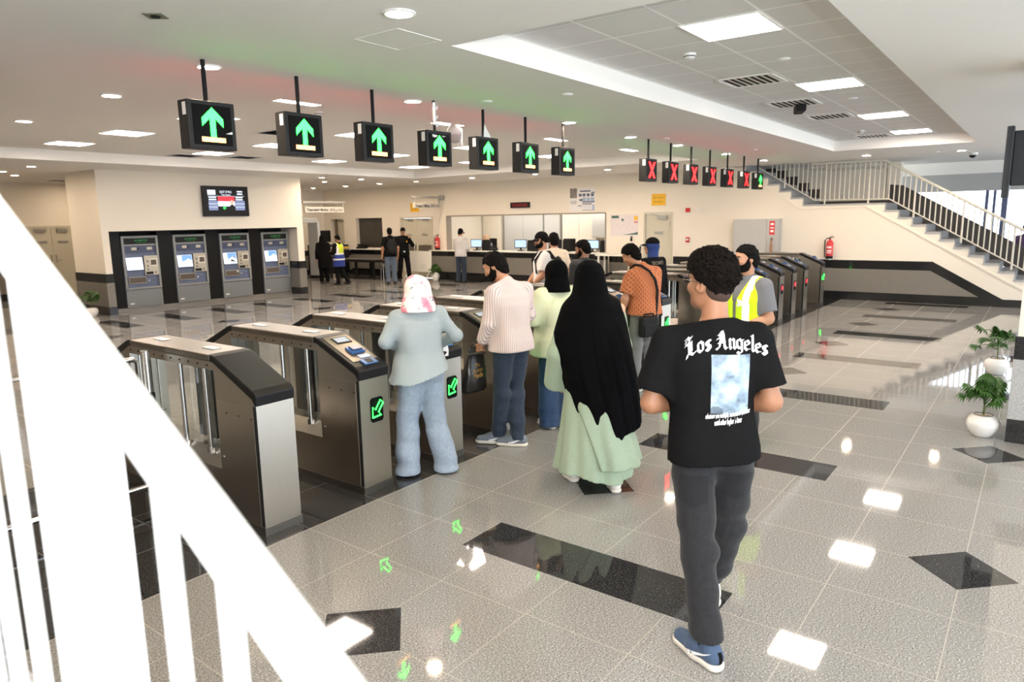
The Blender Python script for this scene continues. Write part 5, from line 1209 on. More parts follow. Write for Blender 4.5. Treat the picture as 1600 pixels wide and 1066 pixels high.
def cap_hat(J, parent, m, backward=False, vox=.008):
    c, R, s = headframe(J); H = lambda x, y, z: c + R @ (V3(x, y, z) * s)
    S = Solid(vox); S.el(H(0, -.012, .042), (.086 * s, .105 * s, .092 * s), R, k=.02)
    cut = lambda P: (.036 * s - ((P - c) @ R)[..., 2] - .10 * np.minimum(0, ((P - c) @ R)[..., 1]) * -1 * 0)
    o = S.build('cap', m, parent, cut=cut)
    f = -1 if backward else 1
    b = MB(); n = 9; top = []; bot = []
    for i in range(n):
        a = -1.0 + 2.0 * i / (n - 1)
        for r_, zz in ((.098, .040), (.175, .022)):
            x, y = .80 * r_ * math.sin(a) * 1.0, r_ * math.cos(a) * 1.0
            top.append(tuple(H(x, f * y - .012, zz - .012 * a * a))); bot.append(tuple(H(x, f * y - .012, zz - .012 * a * a - .006)))
    vs = top + bot; N = len(top); fs = []
    for i in range(n - 1):
        a, b_, c_, d_ = 2 * i, 2 * i + 1, 2 * i + 3, 2 * i + 2
        fs += [(a, b_, c_, d_), (N + a, N + d_, N + c_, N + b_), (b_, N + b_, N + c_, c_), (a, d_, N + d_, N + a)]
    fs += [(0, N, N + 1, 1), (2 * n - 2, 2 * n - 1, N + 2 * n - 1, N + 2 * n - 2)]
    b.add(vs, fs, True); b.build('visor', m, o)
    return o
def torso_solid(S, J, ease=.018, hem=None, flare=.0, belly=.0, w=1.0):
    s = J['s']; e = ease; q = J['pel']; wa = J['waist']; ch = J['chest']; nk = J['neck']; shz = (J['shL'][2] + J['shR'][2]) / 2; sc_ = (J['shL'] + J['shR']) / 2
    rows = []
    hz = q[2] - .10 * s if hem is None else hem - .03
    rows.append((hz, q[0], q[1], (.163 + flare) * s * w + e, (.116 + flare) * s + e))
    if q[2] > hz + .05: rows.append((q[2], q[0], q[1] - .005, (.163 + .55 * flare) * s * w + e, (.118 + .55 * flare) * s + e))
    rows += [(wa[2], wa[0], wa[1] + belly * .4, (.148 + .25 * flare) * s * w + e, (.106 + belly * .6 + .2 * flare) * s + e),
             (ch[2], ch[0], ch[1], .166 * s * w + e, .112 * s + e), (ch[2] * .45 + shz * .55, ch[0] * .45 + sc_[0] * .55, ch[1] * .45 + sc_[1] * .55, .168 * s * w + e * .8, .098 * s + e * .8),
             (shz + .012 * s, sc_[0], sc_[1], .135 * s * w + e * .5, .066 * s + e * .5), (shz + .035 * s, nk[0] * .5 + sc_[0] * .5, nk[1] * .5 + sc_[1] * .5, .075 * s, .05 * s)]
    S.loft(rows, k=.02, power=2.5)
    for sd in 'LR':
        sh = J['sh' + sd]; S.rc(nk + V3(0, 0, -.028) * s, sh + (nk - sh) * .10 + V3(0, 0, -.012) * s, .060 * s + e * .3, .043 * s + e * .6, k=.035)
    S.rc(nk + V3(0, 0, -.07) * s, nk + V3(0, .003, .005) * s, .075 * s, .064 * s, k=.04)
def shirt(J, m, parent, vox=.01, sleeve='short', ease=.018, hem=.86, flare=.0, folds=.004, seed=1, name='shirt', belly=0.0, collar=.045, slope=(0, 0), sl_r=(.066, .060), cuff=.040, disp=None, k2=.05):
    s = J['s']; S = Solid(vox); hz = hem * s
    torso_solid(S, J, ease, hz, flare, belly)
    for sd in 'LR':
        sh, el, wr = J['sh' + sd], J['el' + sd], J['wr' + sd]
        if sleeve == 'none': continue
        if sleeve == 'short':
            S.rc(sh + V3(0, 0, -.022) * s, sh + (el - sh) * .80, sl_r[0] * .86 * s, sl_r[1] * s, k=k2, cut=0)
        else:
            S.rc(sh + V3(0, 0, -.018) * s, el, sl_r[0] * .9 * s, sl_r[1] * s * .93, k=k2); S.rc(el, el + (wr - el) * .93, sl_r[1] * s * .93, cuff * s, k=.02, cut=0)
    nk = J['neck']; ch = J['chest']; ax = (J['head'] - nk); ax = ax / np.linalg.norm(ax)
    def cut(P):
        d = hz + slope[0] * P[..., 0] + slope[1] * P[..., 1] - P[..., 2]
        # keep the hem plane away from lowered arms
        near = np.full(P.shape[:-1], True)
        for sd in 'LR':
            el, wr = J['el' + sd], J['wr' + sd]
            if sleeve == 'long': near &= _rc(P, el, wr, .075 * s, .06 * s) > 0
        d = np.where(near, d, -1)
        nc = (P - nk) @ ax - collar * s
        return np.maximum(d, nc)
    w = wrinkle(folds, 26, seed, (1, 1, .55))
    dz = (lambda P: w(P) + disp(P)) if disp else w
    return S.build(name, m, parent, cut=cut, disp=dz)
def trousers(J, m, parent, vox=.01, r=(.098, .075, .062), top=1.0, bottom=.06, folds=.005, seed=2, name='trousers', ease=.016, flat=1.0):
    s = J['s']; S = Solid(vox)
    S.rc(J['pel'] + V3(-.070, -.005, .0) * s, J['pel'] + V3(.070, -.005, .0) * s, (.096 + ease) * s, k=.04)
    S.rc(J['pel'] + V3(-.062, 0, .10) * s, J['pel'] + V3(.062, 0, .10) * s, (.088 + ease) * s, k=.05)
    for sd in 'LR':
        hp, kn, an = J['hip' + sd], J['kn' + sd], J['an' + sd]
        n = (an - kn) / np.linalg.norm(an - kn); e = an + n * (an[2] - bottom * s) / max(.2, -n[2]) if bottom else an
        S.rc(hp, kn, r[0] * s, r[1] * s, k=.04); S.rc(kn, e, r[1] * s, r[2] * s, k=.03)
    an = (J['anL'], J['anR'], J['knL'], J['knR'])
    def cut(P):
        lo = np.minimum(np.linalg.norm(P[..., :2] - J['anL'][:2], axis=-1), 9)
        dl = np.linalg.norm(P[..., :2] - J['anL'][:2], axis=-1); dr = np.linalg.norm(P[..., :2] - J['anR'][:2], axis=-1)
        zL = J['anL'][2] - .085 * s + bottom * s; zR = J['anR'][2] - .085 * s + bottom * s
        zc = np.where(dl < dr, zL, zR)
        return np.maximum(P[..., 2] - top * s, zc - P[..., 2])
    w1 = wrinkle(folds, 30, seed, (.6, .6, 1.3)); w2 = wrinkle(folds * 1.6, 34, seed + 9, (.4, .4, 1.8))
    def dz(P):
        z = P[..., 2] / s; g = np.exp(-((z - .14) / .13) ** 2) + .7 * np.exp(-((z - .50) / .10) ** 2) + .5 * np.exp(-((z - .86) / .07) ** 2)
        return w1(P) * .5 + w2(P) * g
    return S.build(name, m, parent, cut=cut, disp=dz)
def shoes(J, mu, msole, parent, L=.27, vox=.007, low=False, sd_list='LR', lift=True):
    s = J['s']; res = []
    for sd in sd_list:
        an = J['an' + sd]; a = J['to' + sd]; f = V3(-math.sin(a), math.cos(a), 0); u = V3(math.cos(a), math.sin(a), 0)
        z0 = an[2] - .085 * s; b = V3(an[0], an[1], z0)
        S = Solid(vox); B = lambda t, o, z: b + f * t * s + u * o * s + V3(0, 0, z * s)
        S.rc(B(-.045, 0, .055), B(.05, 0, .050), .040 * s, .042 * s, k=.03); S.rc(B(.05, 0, .045), B(.165, .004, .036), .044 * s, .036 * s, k=.03)
        if not low: S.rc(B(-.03, 0, .06), B(-.012, 0, .105), .040 * s, .037 * s, k=.02, cut=0)
        S.rc(B(-.01, 0, .085), B(.07, 0, .06), .034 * s, .036 * s, k=.03)
        sh = S.build('shoe', mu, parent, cut=lambda P, z0=z0: np.maximum(z0 + .024 * s - P[..., 2], P[..., 2] - z0 - (.075 if low else .112) * s))
        S = Solid(vox)
        S.rc(B(-.046, 0, .02), B(.05, 0, .02), .044 * s, .045 * s, k=.02); S.rc(B(.05, 0, .02), B(.168, .004, .02), .047 * s, .040 * s, k=.02)
        S.build('sole', msole, sh, cut=lambda P, z0=z0: np.maximum(z0 + .001 - P[..., 2], P[..., 2] - z0 - .030 * s))
        res.append(sh)
    return res
def hijab(J, m, parent, vox=.009, drape=.0, open_face=True, tuck=True, folds=.004, seed=4, bun=.02, zcut=-.03, fl=.125):
    c, R, s = headframe(J); H = lambda x, y, z: c + R @ (V3(x, y, z) * s)
    S = Solid(vox)
    S.el(H(0, -.024, .026), (.106 * s, .122 * s, .110 * s), R, k=.03)
    S.el(H(0, -.06 - bun, -.01), (.088 * s, .075 * s, .092 * s), R, k=.05)
    S.rc(H(0, -.01, -.05), J['neck'] + V3(0, -.01, .02) * s, .106 * s, fl * s, k=.05); S.rc(J['neck'] + V3(0, -.01, .02) * s, J['neck'] + V3(0, -.01, -.05) * s, fl * s, (fl + .03) * s, k=.04)
    if drape: S.rc(J['neck'], J['chest'] + V3(0, -.03, .10 - drape) * s, .095 * s, .15 * s, k=.08)
    if open_face:
        S.el(H(0, .105, -.022), (.058 * s, .060 * s, .078 * s), R, k=.015, sub=True)
    w = wrinkle(folds, 40, seed, (1, 1, .6))
    zc = J['neck'][2] + zcut
    return S.build('headscarf', m, parent, disp=w, cut=(lambda P: zc - P[..., 2]) if zcut > -.5 else None)
def put(b, x, y, heading, label, cat='person', group=None):
    b.location = (x, y, 0); b.rotation_euler = (0, 0, heading - PI / 2); tag(b, label, cat, group); return b
# ------------------------------------------------------------------ people
F = {}
F['blacktee'] = fabric('black cotton', (0.0075, 0.0075, 0.008), 0.12, 90, 0.92, 0.15, 0.0, spec=0.08); F['charjean'] = fabric('charcoal denim', (0.023, 0.023, 0.025), 0.35, 60, spec=0.12)
F['bluetop'] = fabric('grey blue knit', (0.33, 0.385, 0.40), 0.08); F['ljean'] = fabric('light blue denim', (0.29, 0.35, 0.43), 0.25, 40)
F['djean'] = fabric('dark blue denim', (0.028, 0.040, 0.062), 0.4, 50); F['bjean'] = fabric('blue denim', (0.035, 0.065, 0.13), 0.35, 40)
F['pgreen'] = fabric('pale green linen', (0.64, 0.68, 0.46), 0.08); F['sage'] = fabric('sage green crepe', (0.31, 0.385, 0.28), 0.08, 50)
F['khimar'] = fabric('black crepe', (0.0025, 0.0025, 0.003), 0.2, 120, 0.9, 0.15, 0.0, spec=0.06); F['gtrous'] = fabric('grey twill', (0.20, 0.20, 0.20), 0.25, 60)
F['grey'] = fabric('grey jersey', (0.17, 0.17, 0.18), 0.1); F['hiviz'] = fabric('fluorescent yellow mesh', (0.62, 0.90, 0.02), 0.05, 60); F['reflect'] = fabric('silver reflective tape', (0.82, 0.84, 0.86), 0.04, 60, 0.4)
F['white'] = fabric('white cotton', (0.72, 0.70, 0.68), 0.05); F['beige'] = fabric('beige cotton', (0.62, 0.52, 0.40), 0.06); F['dgrey'] = fabric('dark grey cotton', (0.035, 0.035, 0.037), 0.2)
F['navy'] = fabric('royal blue fabric', (0.025, 0.05, 0.17), 0.1); F['paleg'] = fabric('pale grey cotton', (0.56, 0.54, 0.53), 0.06); F['tan'] = fabric('tan scarf', (0.58, 0.40, 0.27), 0.06)
F['vblue'] = fabric('blue vest panel', (0.03, 0.05, 0.25), 0.1); F['vyel'] = fabric('yellow vest panel', (0.62, 0.75, 0.05), 0.08)
F['shoeblue'] = fabric('blue knit shoe', (0.060, 0.092, 0.155), 0.15, 200); F['sole'] = mat('off white sole', (0.74, 0.68, 0.60), 0.5, var=0.03); F['shoegrey'] = fabric('grey blue knit shoe', (0.16, 0.185, 0.22), 0.2, 160)
F['blackshoe'] = mat('black shoe leather', (0.015, 0.015, 0.016), 0.4); F['whiteshoe'] = mat('white trainer', (0.74, 0.70, 0.66), 0.5)
def stripes():
    m, nt, b = nmat('pink grey pinstripe cotton'); g = G(nt); X, Y, Z = g.xyz()
    t = g.m('FRACT', g.m('MULTIPLY', g.m('MULTIPLY', g.m('ARCTAN2', g.m('SUBTRACT', X, 0.035), g.m('SUBTRACT', 0.0, Y)), 0.165), 76.0)); f = g.m('LESS_THAN', t, 0.34)
    g.L.new(g.mix(f, (0.72, 0.60, 0.55), (0.40, 0.34, 0.36)), b.inputs['Base Color']); b.inputs['Roughness'].default_value = 0.9; return m
def floral():
    m, nt, b = nmat('white scarf with pink flowers'); g = G(nt); g.xyz()
    n = g.noise(9, 2); n2 = g.noise(17, 2)
    c = g.ramp(n, [(0.0, (0.80, 0.74, 0.74)), (0.51, (0.82, 0.78, 0.76)), (0.57, (0.80, 0.28, 0.36)), (0.70, (0.72, 0.20, 0.30))])
    c = g.mix(g.m('MULTIPLY', g.m('GREATER_THAN', n2, 0.66), 0.8), c, (0.12, 0.20, 0.20))
    g.L.new(c, b.inputs['Base Color']); b.inputs['Roughness'].default_value = 0.85; return m
def polka():
    m, nt, b = nmat('rust shirt with small motifs'); g = G(nt); X, Y, Z = g.xyz()
    def per(v, p, o=0.0):
        t = g.m('MODULO', g.m('ADD', v, 10 * p + o), p); return g.m('ABSOLUTE', g.m('SUBTRACT', t, p / 2))
    A = g.m('MULTIPLY', g.m('ARCTAN2', X, g.m('SUBTRACT', 0.02, Y)), 0.17)
    d1 = g.m('LESS_THAN', g.m('ADD', per(A, 0.044), g.m('MULTIPLY', per(Z, 0.05), 0.7)), 0.0075)
    d2 = g.m('LESS_THAN', g.m('ADD', per(A, 0.044, 0.022), g.m('MULTIPLY', per(Z, 0.05, 0.025), 0.7)), 0.0075)
    g.L.new(g.mix(g.m('MAXIMUM', d1, d2), (0.50, 0.165, 0.065), (0.17, 0.05, 0.03)), b.inputs['Base Color']); b.inputs['Roughness'].default_value = 0.9; return m
F['stripe'] = stripes(); F['floral'] = floral(); F['polka'] = polka()

def ray_to(ob, pts2, origin, u, v, n, lift=0.003, fs=None):
    """drop flat artwork (2-d points) on a garment along direction n"""
    dg = bpy.context.evaluated_depsgraph_get(); dg.update(); out = []
    o, u, v, n = Vector(origin), Vector(u), Vector(v), Vector(n).normalized(); last = None
    for p in pts2:
        q = o + u * p[0] + v * p[1]; hit, loc, nor, i = ob.ray_cast(q - n * 0.6, n)
        if hit: last = (loc - q).dot(n); out.append(tuple(loc - n * lift))
        else: out.append(tuple(q + n * ((last or 0) - lift)))
    return out
# broad-nib blackletter strokes: letters as pen paths on a unit grid
BL = {'L': (6, [[(0.6, 7.6), (1.5, 8.6), (2.6, 7.6), (2.1, 6.2), (2.0, 1.2), (1.1, 0.5)], [(1.1, 0.6), (2.4, 1.0), (4.2, 0.1), (5.3, 1.4)], [(2.6, 7.5), (3.6, 8.7)], [(3.2, 6.3), (3.2, 1.6)], [(0.2, 4.8), (1.0, 5.4), (2.1, 4.9)], [(0.3, 6.3), (1.2, 6.9)], [(1.2, .4), (.8, -1.2)]]),
      'o': (3.9, [[(1.5, 5.2), (0.6, 4.2), (0.6, 1.2), (1.9, 0.2)], [(1.5, 5.2), (3.0, 4.2), (3.0, 1.3), (1.9, 0.2)]]),
      's': (3.7, [[(3.0, 4.7), (1.9, 5.2), (0.7, 4.1), (0.9, 3.1), (2.8, 2.3), (2.9, 1.1), (1.8, 0.2), (0.5, 0.9)], [(1.8, 5.0), (1.8, 0.3)]]),
      ' ': (1.8, []),
      'A': (6.3, [[(0.3, 0.6), (1.2, 0.2), (2.0, 1.4), (2.6, 6.5), (1.6, 7.7), (0.9, 7.0)], [(2.0, 8.2), (3.2, 9.0), (3.9, 7.0), (4.6, 1.2), (5.4, 0.2), (6.0, 0.9)], [(1.3, 3.3), (4.8, 3.5)], [(3.3, 8.2), (3.2, 4.0)], [(0.6, 5.2), (1.8, 5.6)]]),
      'n': (4.1, [[(0.3, 4.8), (0.9, 5.1), (1.0, 1.0), (1.6, 0.2)], [(1.2, 4.3), (2.2, 5.2), (3.1, 4.3), (3.1, 1.0), (3.8, 0.3)]]),
      'g': (4.0, [[(1.6, 5.2), (0.6, 4.2), (0.6, 1.6), (1.8, 0.7), (3.0, 1.7)], [(1.6, 5.2), (3.0, 4.4), (3.7, 5.2)], [(3.0, 4.6), (3.0, -0.6), (1.8, -1.9), (0.4, -1.1)]]),
      'e': (3.5, [[(2.9, 1.2), (1.8, 0.2), (0.6, 1.2), (0.6, 4.1), (1.7, 5.2), (2.8, 4.2), (2.6, 3.3), (0.9, 2.4)]]),
      'l': (2.2, [[(0.4, 7.6), (1.0, 8.4), (1.1, 1.0), (1.8, 0.2)]]),
      'u': (4.1, [[(0.4, 5.0), (0.9, 4.6), (0.9, 1.2), (1.8, 0.3), (2.9, 1.2)], [(2.7, 5.1), (3.0, 4.6), (3.0, 1.0), (3.7, 0.3)]]),
      't': (2.8, [[(1.1, 6.4), (1.1, 1.1), (1.8, 0.3), (2.5, 0.9)], [(0.3, 4.9), (2.3, 5.1)]]), 'i': (2.0, [[(0.5, 5.0), (1.0, 4.8), (1.0, 1.0), (1.6, 0.3)], [(1.0, 6.4), (1.3, 6.8)]]),
      'y': (4.0, [[(0.5, 5.1), (1.0, 4.6), (1.0, 1.6), (1.8, 0.8), (3.0, 1.6)], [(3.0, 5.0), (3.0, 0.4), (1.6, -1.8)]]), 'h': (4.0, [[(0.5, 8.0), (1.0, 7.6), (1.0, 0.4)], [(1.1, 4.2), (2.1, 5.1), (3.0, 4.2), (3.0, 1.0), (2.4, -0.4)]]),
      'w': (5.6, [[(0.5, 5.1), (1.0, 4.4), (1.0, 1.2), (1.8, 0.3), (2.6, 1.2)], [(2.4, 5.1), (2.7, 4.4), (2.7, 1.2), (3.4, 0.3), (4.6, 1.4)], [(4.3, 5.1), (4.7, 4.2), (4.6, 1.4)]]),
      'm': (5.8, [[(0.4, 5.0), (0.9, 4.6), (0.9, 0.3)], [(1.0, 4.3), (1.9, 5.1), (2.7, 4.3), (2.7, 0.3)], [(2.8, 4.3), (3.7, 5.1), (4.6, 4.3), (4.6, 1.0), (5.2, 0.3)]]),
      'p': (4.0, [[(0.4, 5.1), (1.0, 4.6), (1.0, -2.0)], [(1.1, 4.2), (2.1, 5.1), (3.0, 4.0), (3.0, 1.3), (2.0, 0.3), (1.0, 0.9)]]), 'd': (4.0, [[(0.8, 7.6), (3.0, 4.6), (3.0, 1.3), (1.9, 0.3), (0.7, 1.2), (0.7, 4.0), (1.6, 4.9), (2.8, 4.2)]]),
      'r': (3.0, [[(0.4, 5.0), (0.9, 4.6), (0.9, 0.3)], [(1.0, 4.3), (1.8, 5.1), (2.6, 4.5)]]), 'f': (2.8, [[(2.3, 7.4), (1.5, 7.8), (1.0, 6.8), (1.0, 0.2)], [(0.2, 4.9), (2.1, 5.1)]]), 'a': (3.9, [[(0.7, 4.6), (1.8, 5.2), (2.8, 4.4), (2.8, 1.0), (3.4, 0.3)], [(2.7, 3.0), (0.8, 2.2), (0.8, 1.0), (1.6, 0.3), (2.7, 1.2)]]), 'c': (3.3, [[(2.7, 4.4), (1.7, 5.2), (0.6, 4.1), (0.6, 1.2), (1.8, 0.2), (2.8, 1.1)]]), 'v': (3.8, [[(0.5, 5.1), (0.9, 4.4), (1.0, 1.4), (1.8, 0.2), (3.0, 1.8), (3.0, 4.2), (2.3, 5.2)]]), "'": (1.4, [[(0.7, 8.2), (0.5, 7.2)]]), ',': (1.4, [[(0.7, 0.4), (0.4, -0.8)]])}
def blackletter(txt, nib=0.95, ang=0.72, step=0.5):
    nx, ny = math.cos(ang) * nib * 0.62, math.sin(ang) * nib * 0.62
    V, Fc = [], []; x0 = 0
    for ch in txt:
        w_, strokes = BL[ch]
        for st_ in strokes:
            pts = []
            for a, b_ in zip(st_[:-1], st_[1:]):
                n = max(1, int(math.dist(a, b_) / step)); pts += [(a[0] + (b_[0] - a[0]) * i / n, a[1] + (b_[1] - a[1]) * i / n) for i in range(n)]
            pts.append(st_[-1]); base = len(V)
            for i, p in enumerate(pts):      # minimum width so thin upstrokes keep some body
                q = pts[min(i + 1, len(pts) - 1)]; r_ = pts[max(i - 1, 0)]; tx, ty = q[0] - r_[0], q[1] - r_[1]; L = math.hypot(tx, ty) or 1
                px, py = -ty / L, tx / L; dt = nx * px + ny * py; sgn = 1 if dt >= 0 else -1; ex = sgn * max(0, 0.34 - abs(dt))
                V.append((x0 + p[0] - nx - px * ex, p[1] - ny - py * ex)); V.append((x0 + p[0] + nx + px * ex, p[1] + ny + py * ex))
            for i in range(len(pts) - 1): k = base + 2 * i; Fc.append((k, k + 1, k + 3, k + 2))
        x0 += w_
    return V, Fc, x0

# ---- man in the black T-shirt, walking away, closest to the camera
J = pose(1.80); J.update(pel=V3(.025, -.02, .985), waist=V3(.02, -.015, 1.13), chest=V3(.0, -.005, 1.345), neck=V3(.012, -.02, 1.535), head=V3(-.008, .02, 1.705), hyaw=0.72, hpitch=-0.03,
    shL=V3(-.190, .005, 1.462), shR=V3(.196, -.02, 1.468), elL=V3(-.262, -.02, 1.165), wrL=V3(-.085, .17, 1.125), elR=V3(.262, -.05, 1.19), wrR=V3(.10, .15, 1.13),
    hipL=V3(-.072, -.03, .93), hipR=V3(.115, -.01, .93), knL=V3(-.042, -.10, .50), knR=V3(.125, .13, .50), anL=V3(-.005, -.195, .092), anR=V3(.085, .30, .12), toL=-.50, toR=.05)
J['toL'] = 0.62
P1 = body(J, SKIN['brown'], .0065, hd=(V3(.8, .55, .1), V3(-.8, .55, .1)), hn=(V3(.3, -.2, 1), V3(-.3, -.2, 1)), curl=(.5, .5))
face(J, P1)
sh1 = shirt(J, F['blacktee'], P1, .0085, 'short', .030, .893, .008, .0085, 11, sl_r=(.082, .084), collar=.012, slope=(.10, 0), name='t_shirt', k2=.05)
tr1 = trousers(J, F['charjean'], P1, .0085, r=(.098, .076, .068), top=1.02, bottom=.115, folds=.009, name='jeans')
sk_ = Solid(.007)
for sd in 'LR': sk_.rc(J['an' + sd] + V3(0, 0, -.02), J['an' + sd] + V3(0, .01, .06), .044, .045, k=.01)
sk_.build('socks', F['blacktee'], P1)
s1 = shoes(J, F['shoeblue'], F['sole'], P1, vox=.006)
shoes_R = s1[1]; shoes_R.data.materials.clear(); shoes_R.data.materials.append(F['whiteshoe'])
# curly hair with a faded nape
c_, R_, s_ = headframe(J); Hh = lambda x, y, z: c_ + R_ @ (V3(x, y, z) * s_)
S = Solid(.0042); S.el(Hh(0, -.010, .062), (.086, .108, .094), R_, k=.03); S.el(Hh(0, -.058, .015), (.070, .055, .085), R_, k=.03); S.el(Hh(0, .045, .09), (.070, .062, .06), R_, k=.03)
rnd = np.random.RandomState(4)
for i in range(1500):
    a = rnd.rand() * 6.28; zc = rnd.uniform(-.75, 1); rr_ = math.sqrt(max(0, 1 - zc * zc)); j_ = 1 + rnd.uniform(-.02, .06)
    p = Hh(.086 * j_ * rr_ * math.cos(a), -.010 + .108 * j_ * rr_ * math.sin(a) - (.02 if zc < -.2 else 0), .062 + .094 * j_ * zc)
    S.el(p, (rnd.uniform(.0045, .0085),) * 3, k=.002)
def hcut(P):
    q = (P - c_) @ R_ / s_
    line = np.interp(q[..., 1], [-.12, -.05, -.01, .03, .06, .11], [-.058, -.045, -.004, .030, .050, .065]); return (line - q[..., 2]) * s_
S.build('curly_hair', mat('curly black hair', (0.0065, 0.0046, 0.0036), 0.92, var=0.5, scale=90, bump=0.3, spec=0.1), P1, cut=hcut, disp=wrinkle(.003, 420, 8), relax=0)
S = Solid(.006); S.el(Hh(0, -.015, .028), (.0755, .0955, .0875), R_, k=.02); S.el(Hh(0, -.05, -.035), (.058, .050, .05), R_, k=.03)
S.build('faded_hair', mat('short faded hair', (0.055, 0.030, 0.021), 0.8, var=0.3, scale=200), P1, cut=lambda P: np.maximum(np.interp(((P - c_) @ R_ / s_)[..., 1], [-.12, -.05, .0, .02], [-.088, -.075, -.03, .06]) * s_ - ((P - c_) @ R_)[..., 2], ((P - c_) @ R_)[..., 1] - .012))
gl = MB()
for e in (-1, 1): gl.tube([tuple(Hh(e * .080, -.01, .010)), tuple(Hh(e * .078, .05, .014)), tuple(Hh(e * .068, .098, .014))], .0018, 6); gl.tube([tuple(Hh(e * .034 + .026 * math.cos(t), .104 - abs(.026 * math.cos(t) + e * 0) * .05, .006 + .020 * math.sin(t))) for t in [k * PI / 8 for k in range(17)]], .0016, 6)
gl.tube([tuple(Hh(-.010, .108, .010)), tuple(Hh(.010, .108, .010))], .0016, 6); gl.build('glasses', mat('thin metal frame', (0.25, 0.22, 0.18), 0.3, 0.8), P1)
# print on the back of the shirt
bn = Vector((0, 1, 0))
Vt, Ft, W0 = blackletter('Los Angeles', 1.2); k = .352 / W0
arc = [((x - W0 / 2) * k, y * k * 1.02 + .018 - 1.15 * ((x - W0 / 2) * k) ** 2) for x, y in Vt]
MB().add(ray_to(sh1, arc, (.050, 0, 1.418), (1, 0, 0), (0, 0, 1), bn, .0035), Ft).build('back_lettering', M['whiteink'], sh1)
gx_, gz_ = 14, 18; grid = [(-.082 + .164 * i / gx_ + .004 * (j / gz_), -.128 + .256 * j / gz_) for j in range(gz_ + 1) for i in range(gx_ + 1)]
gf = [(j * (gx_ + 1) + i, j * (gx_ + 1) + i + 1, (j + 1) * (gx_ + 1) + i + 1, (j + 1) * (gx_ + 1) + i) for j in range(gz_) for i in range(gx_)]
def picmat():
    m, nt, b = nmat('washed out photo print'); g = G(nt); X, Y, Z = g.xyz(); n = g.noise(16, 4); n2 = g.noise(9, 3)
    c = g.ramp(n, [(0.28, (0.08, 0.11, 0.145)), (0.42, (0.22, 0.30, 0.38)), (0.56, (0.36, 0.44, 0.50)), (0.7, (0.52, 0.55, 0.56))])
    low = g.m('MULTIPLY', g.m('LESS_THAN', Z, 1.19), g.m('GREATER_THAN', n2, 0.5)); g.L.new(g.mix(g.m('MULTIPLY', low, .75), c, (0.06, 0.085, 0.12)), b.inputs['Base Color']); b.inputs['Roughness'].default_value = .7; return m
MB().add(ray_to(sh1, grid, (.062, 0, 1.286), (1, 0, 0), (-.02, 0, 1), bn, .003), gf).build('back_picture', picmat(), sh1)
for ln, zz, ww in (("whatever you multiply, moments of you move", 1.144, .195), ("until other higher 's done", 1.112, .118)):
    Vt, Ft, W0 = blackletter(ln, 1.7, .72, 1.2); k = ww / W0
    MB().add(ray_to(sh1, [((x - W0 / 2) * k, y * k * 2.1 + .1 * (x - W0 / 2) * k) for x, y in Vt], (.06, 0, zz), (1, 0, 0), (0, 0, 1), bn, .0035), Ft).build('small_lettering', M['whiteink'], sh1)
# back pockets
for x0, nm in ((-.075, 'back_pocket'), (.13, 'back_pocket')):
    pg = [(-.062, .065), (.062, .065), (.062, -.05), (0, -.075), (-.062, -.05)]
    pg = [((a_[0] * (1 - t) + b_[0] * t), (a_[1] * (1 - t) + b_[1] * t)) for a_, b_ in zip(pg, pg[1:] + pg[:1]) for t in (0, .2, .4, .6, .8)]; n_ = len(pg); g2 = []
    cx, cy = 0, 0
    ring = [(px * (.0 + f), py * f) for f in (1.0, .84, .68, .52, .36, .18) for px, py in pg] + [(0, 0)]
    fs = [(n_ * r + i, n_ * r + (i + 1) % n_, n_ * (r + 1) + (i + 1) % n_, n_ * (r + 1) + i) for r in range(5) for i in range(n_)] + [(5 * n_ + i, 5 * n_ + (i + 1) % n_, 6 * n_) for i in range(n_)]
    MB().add(ray_to(tr1, ring, (x0, 0, .80), (1, 0, 0), (0, 0, 1), bn, .0045), fs, True).build(nm, fabric('dark pocket denim', (0.017, 0.017, 0.019), .3, 60, spec=0.12) if 'dark pocket denim' not in MATS else MATS['dark pocket denim'], tr1)
# curved tick on the left side of the blue shoe
a = J['toL']; f_ = V3(-math.sin(a), math.cos(a), 0); u_ = V3(math.cos(a), math.sin(a), 0)
tick = [(.020, .052), (.035, .036), (.060, .034), (.010, .062), (-.045, .085), (.012, .056), (.026, .044)]
up_ = [(.068 - .0, .050), (.085, .046), (.050, .040), (.0, .055), (-.055, .074), (.0, .062), (.052, .052)]
sw = []
for t in range(25):
    q = t / 24; x = .085 - .145 * q; mid = .036 + .012 * math.sin(q * 1.4) + .040 * q * q; th = .0135 * (1 - q) ** .8 * min(1, 4 * q + .35)
    sw += [(x, mid - th), (x, mid + th)]
MB().add(ray_to(s1[0], sw, tuple(J['anL'] - V3(0, 0, .092)), tuple(f_), (0, 0, 1), tuple(u_), .002), [(2 * i, 2 * i + 1, 2 * i + 3, 2 * i + 2) for i in range(24)]).build('side_logo', M['whiteink'], s1[0])
MB().add(ray_to(s1[0], [(-.011 + .0055 * i, .030 + .008 * j) for j in range(9) for i in range(5)], tuple(J['anL'] - V3(0, 0, .092)), tuple(u_), (0, 0, 1), tuple(f_), .0025), [(5 * j + i, 5 * j + i + 1, 5 * j + i + 6, 5 * j + i + 5) for j in range(8) for i in range(4)]).build('heel_tab', F['blacktee'], s1[0])
lc = MB()
for i in range(4): p = J['anL'] - V3(0, 0, .092) + f_ * (.055 + .022 * i) + V3(0, 0, .098 - .012 * i); lc.tube([tuple(p - u_ * .026), tuple(p + V3(0, 0, .006)), tuple(p + u_ * .026)], .0035, 6)
lc.build('laces', mat('navy laces', (0.02, 0.05, 0.16), 0.7), s1[0])
put(P1, 3.0, 1.15, math.radians(30), 'man in black Los Angeles T-shirt and charcoal jeans walking away nearest the camera')
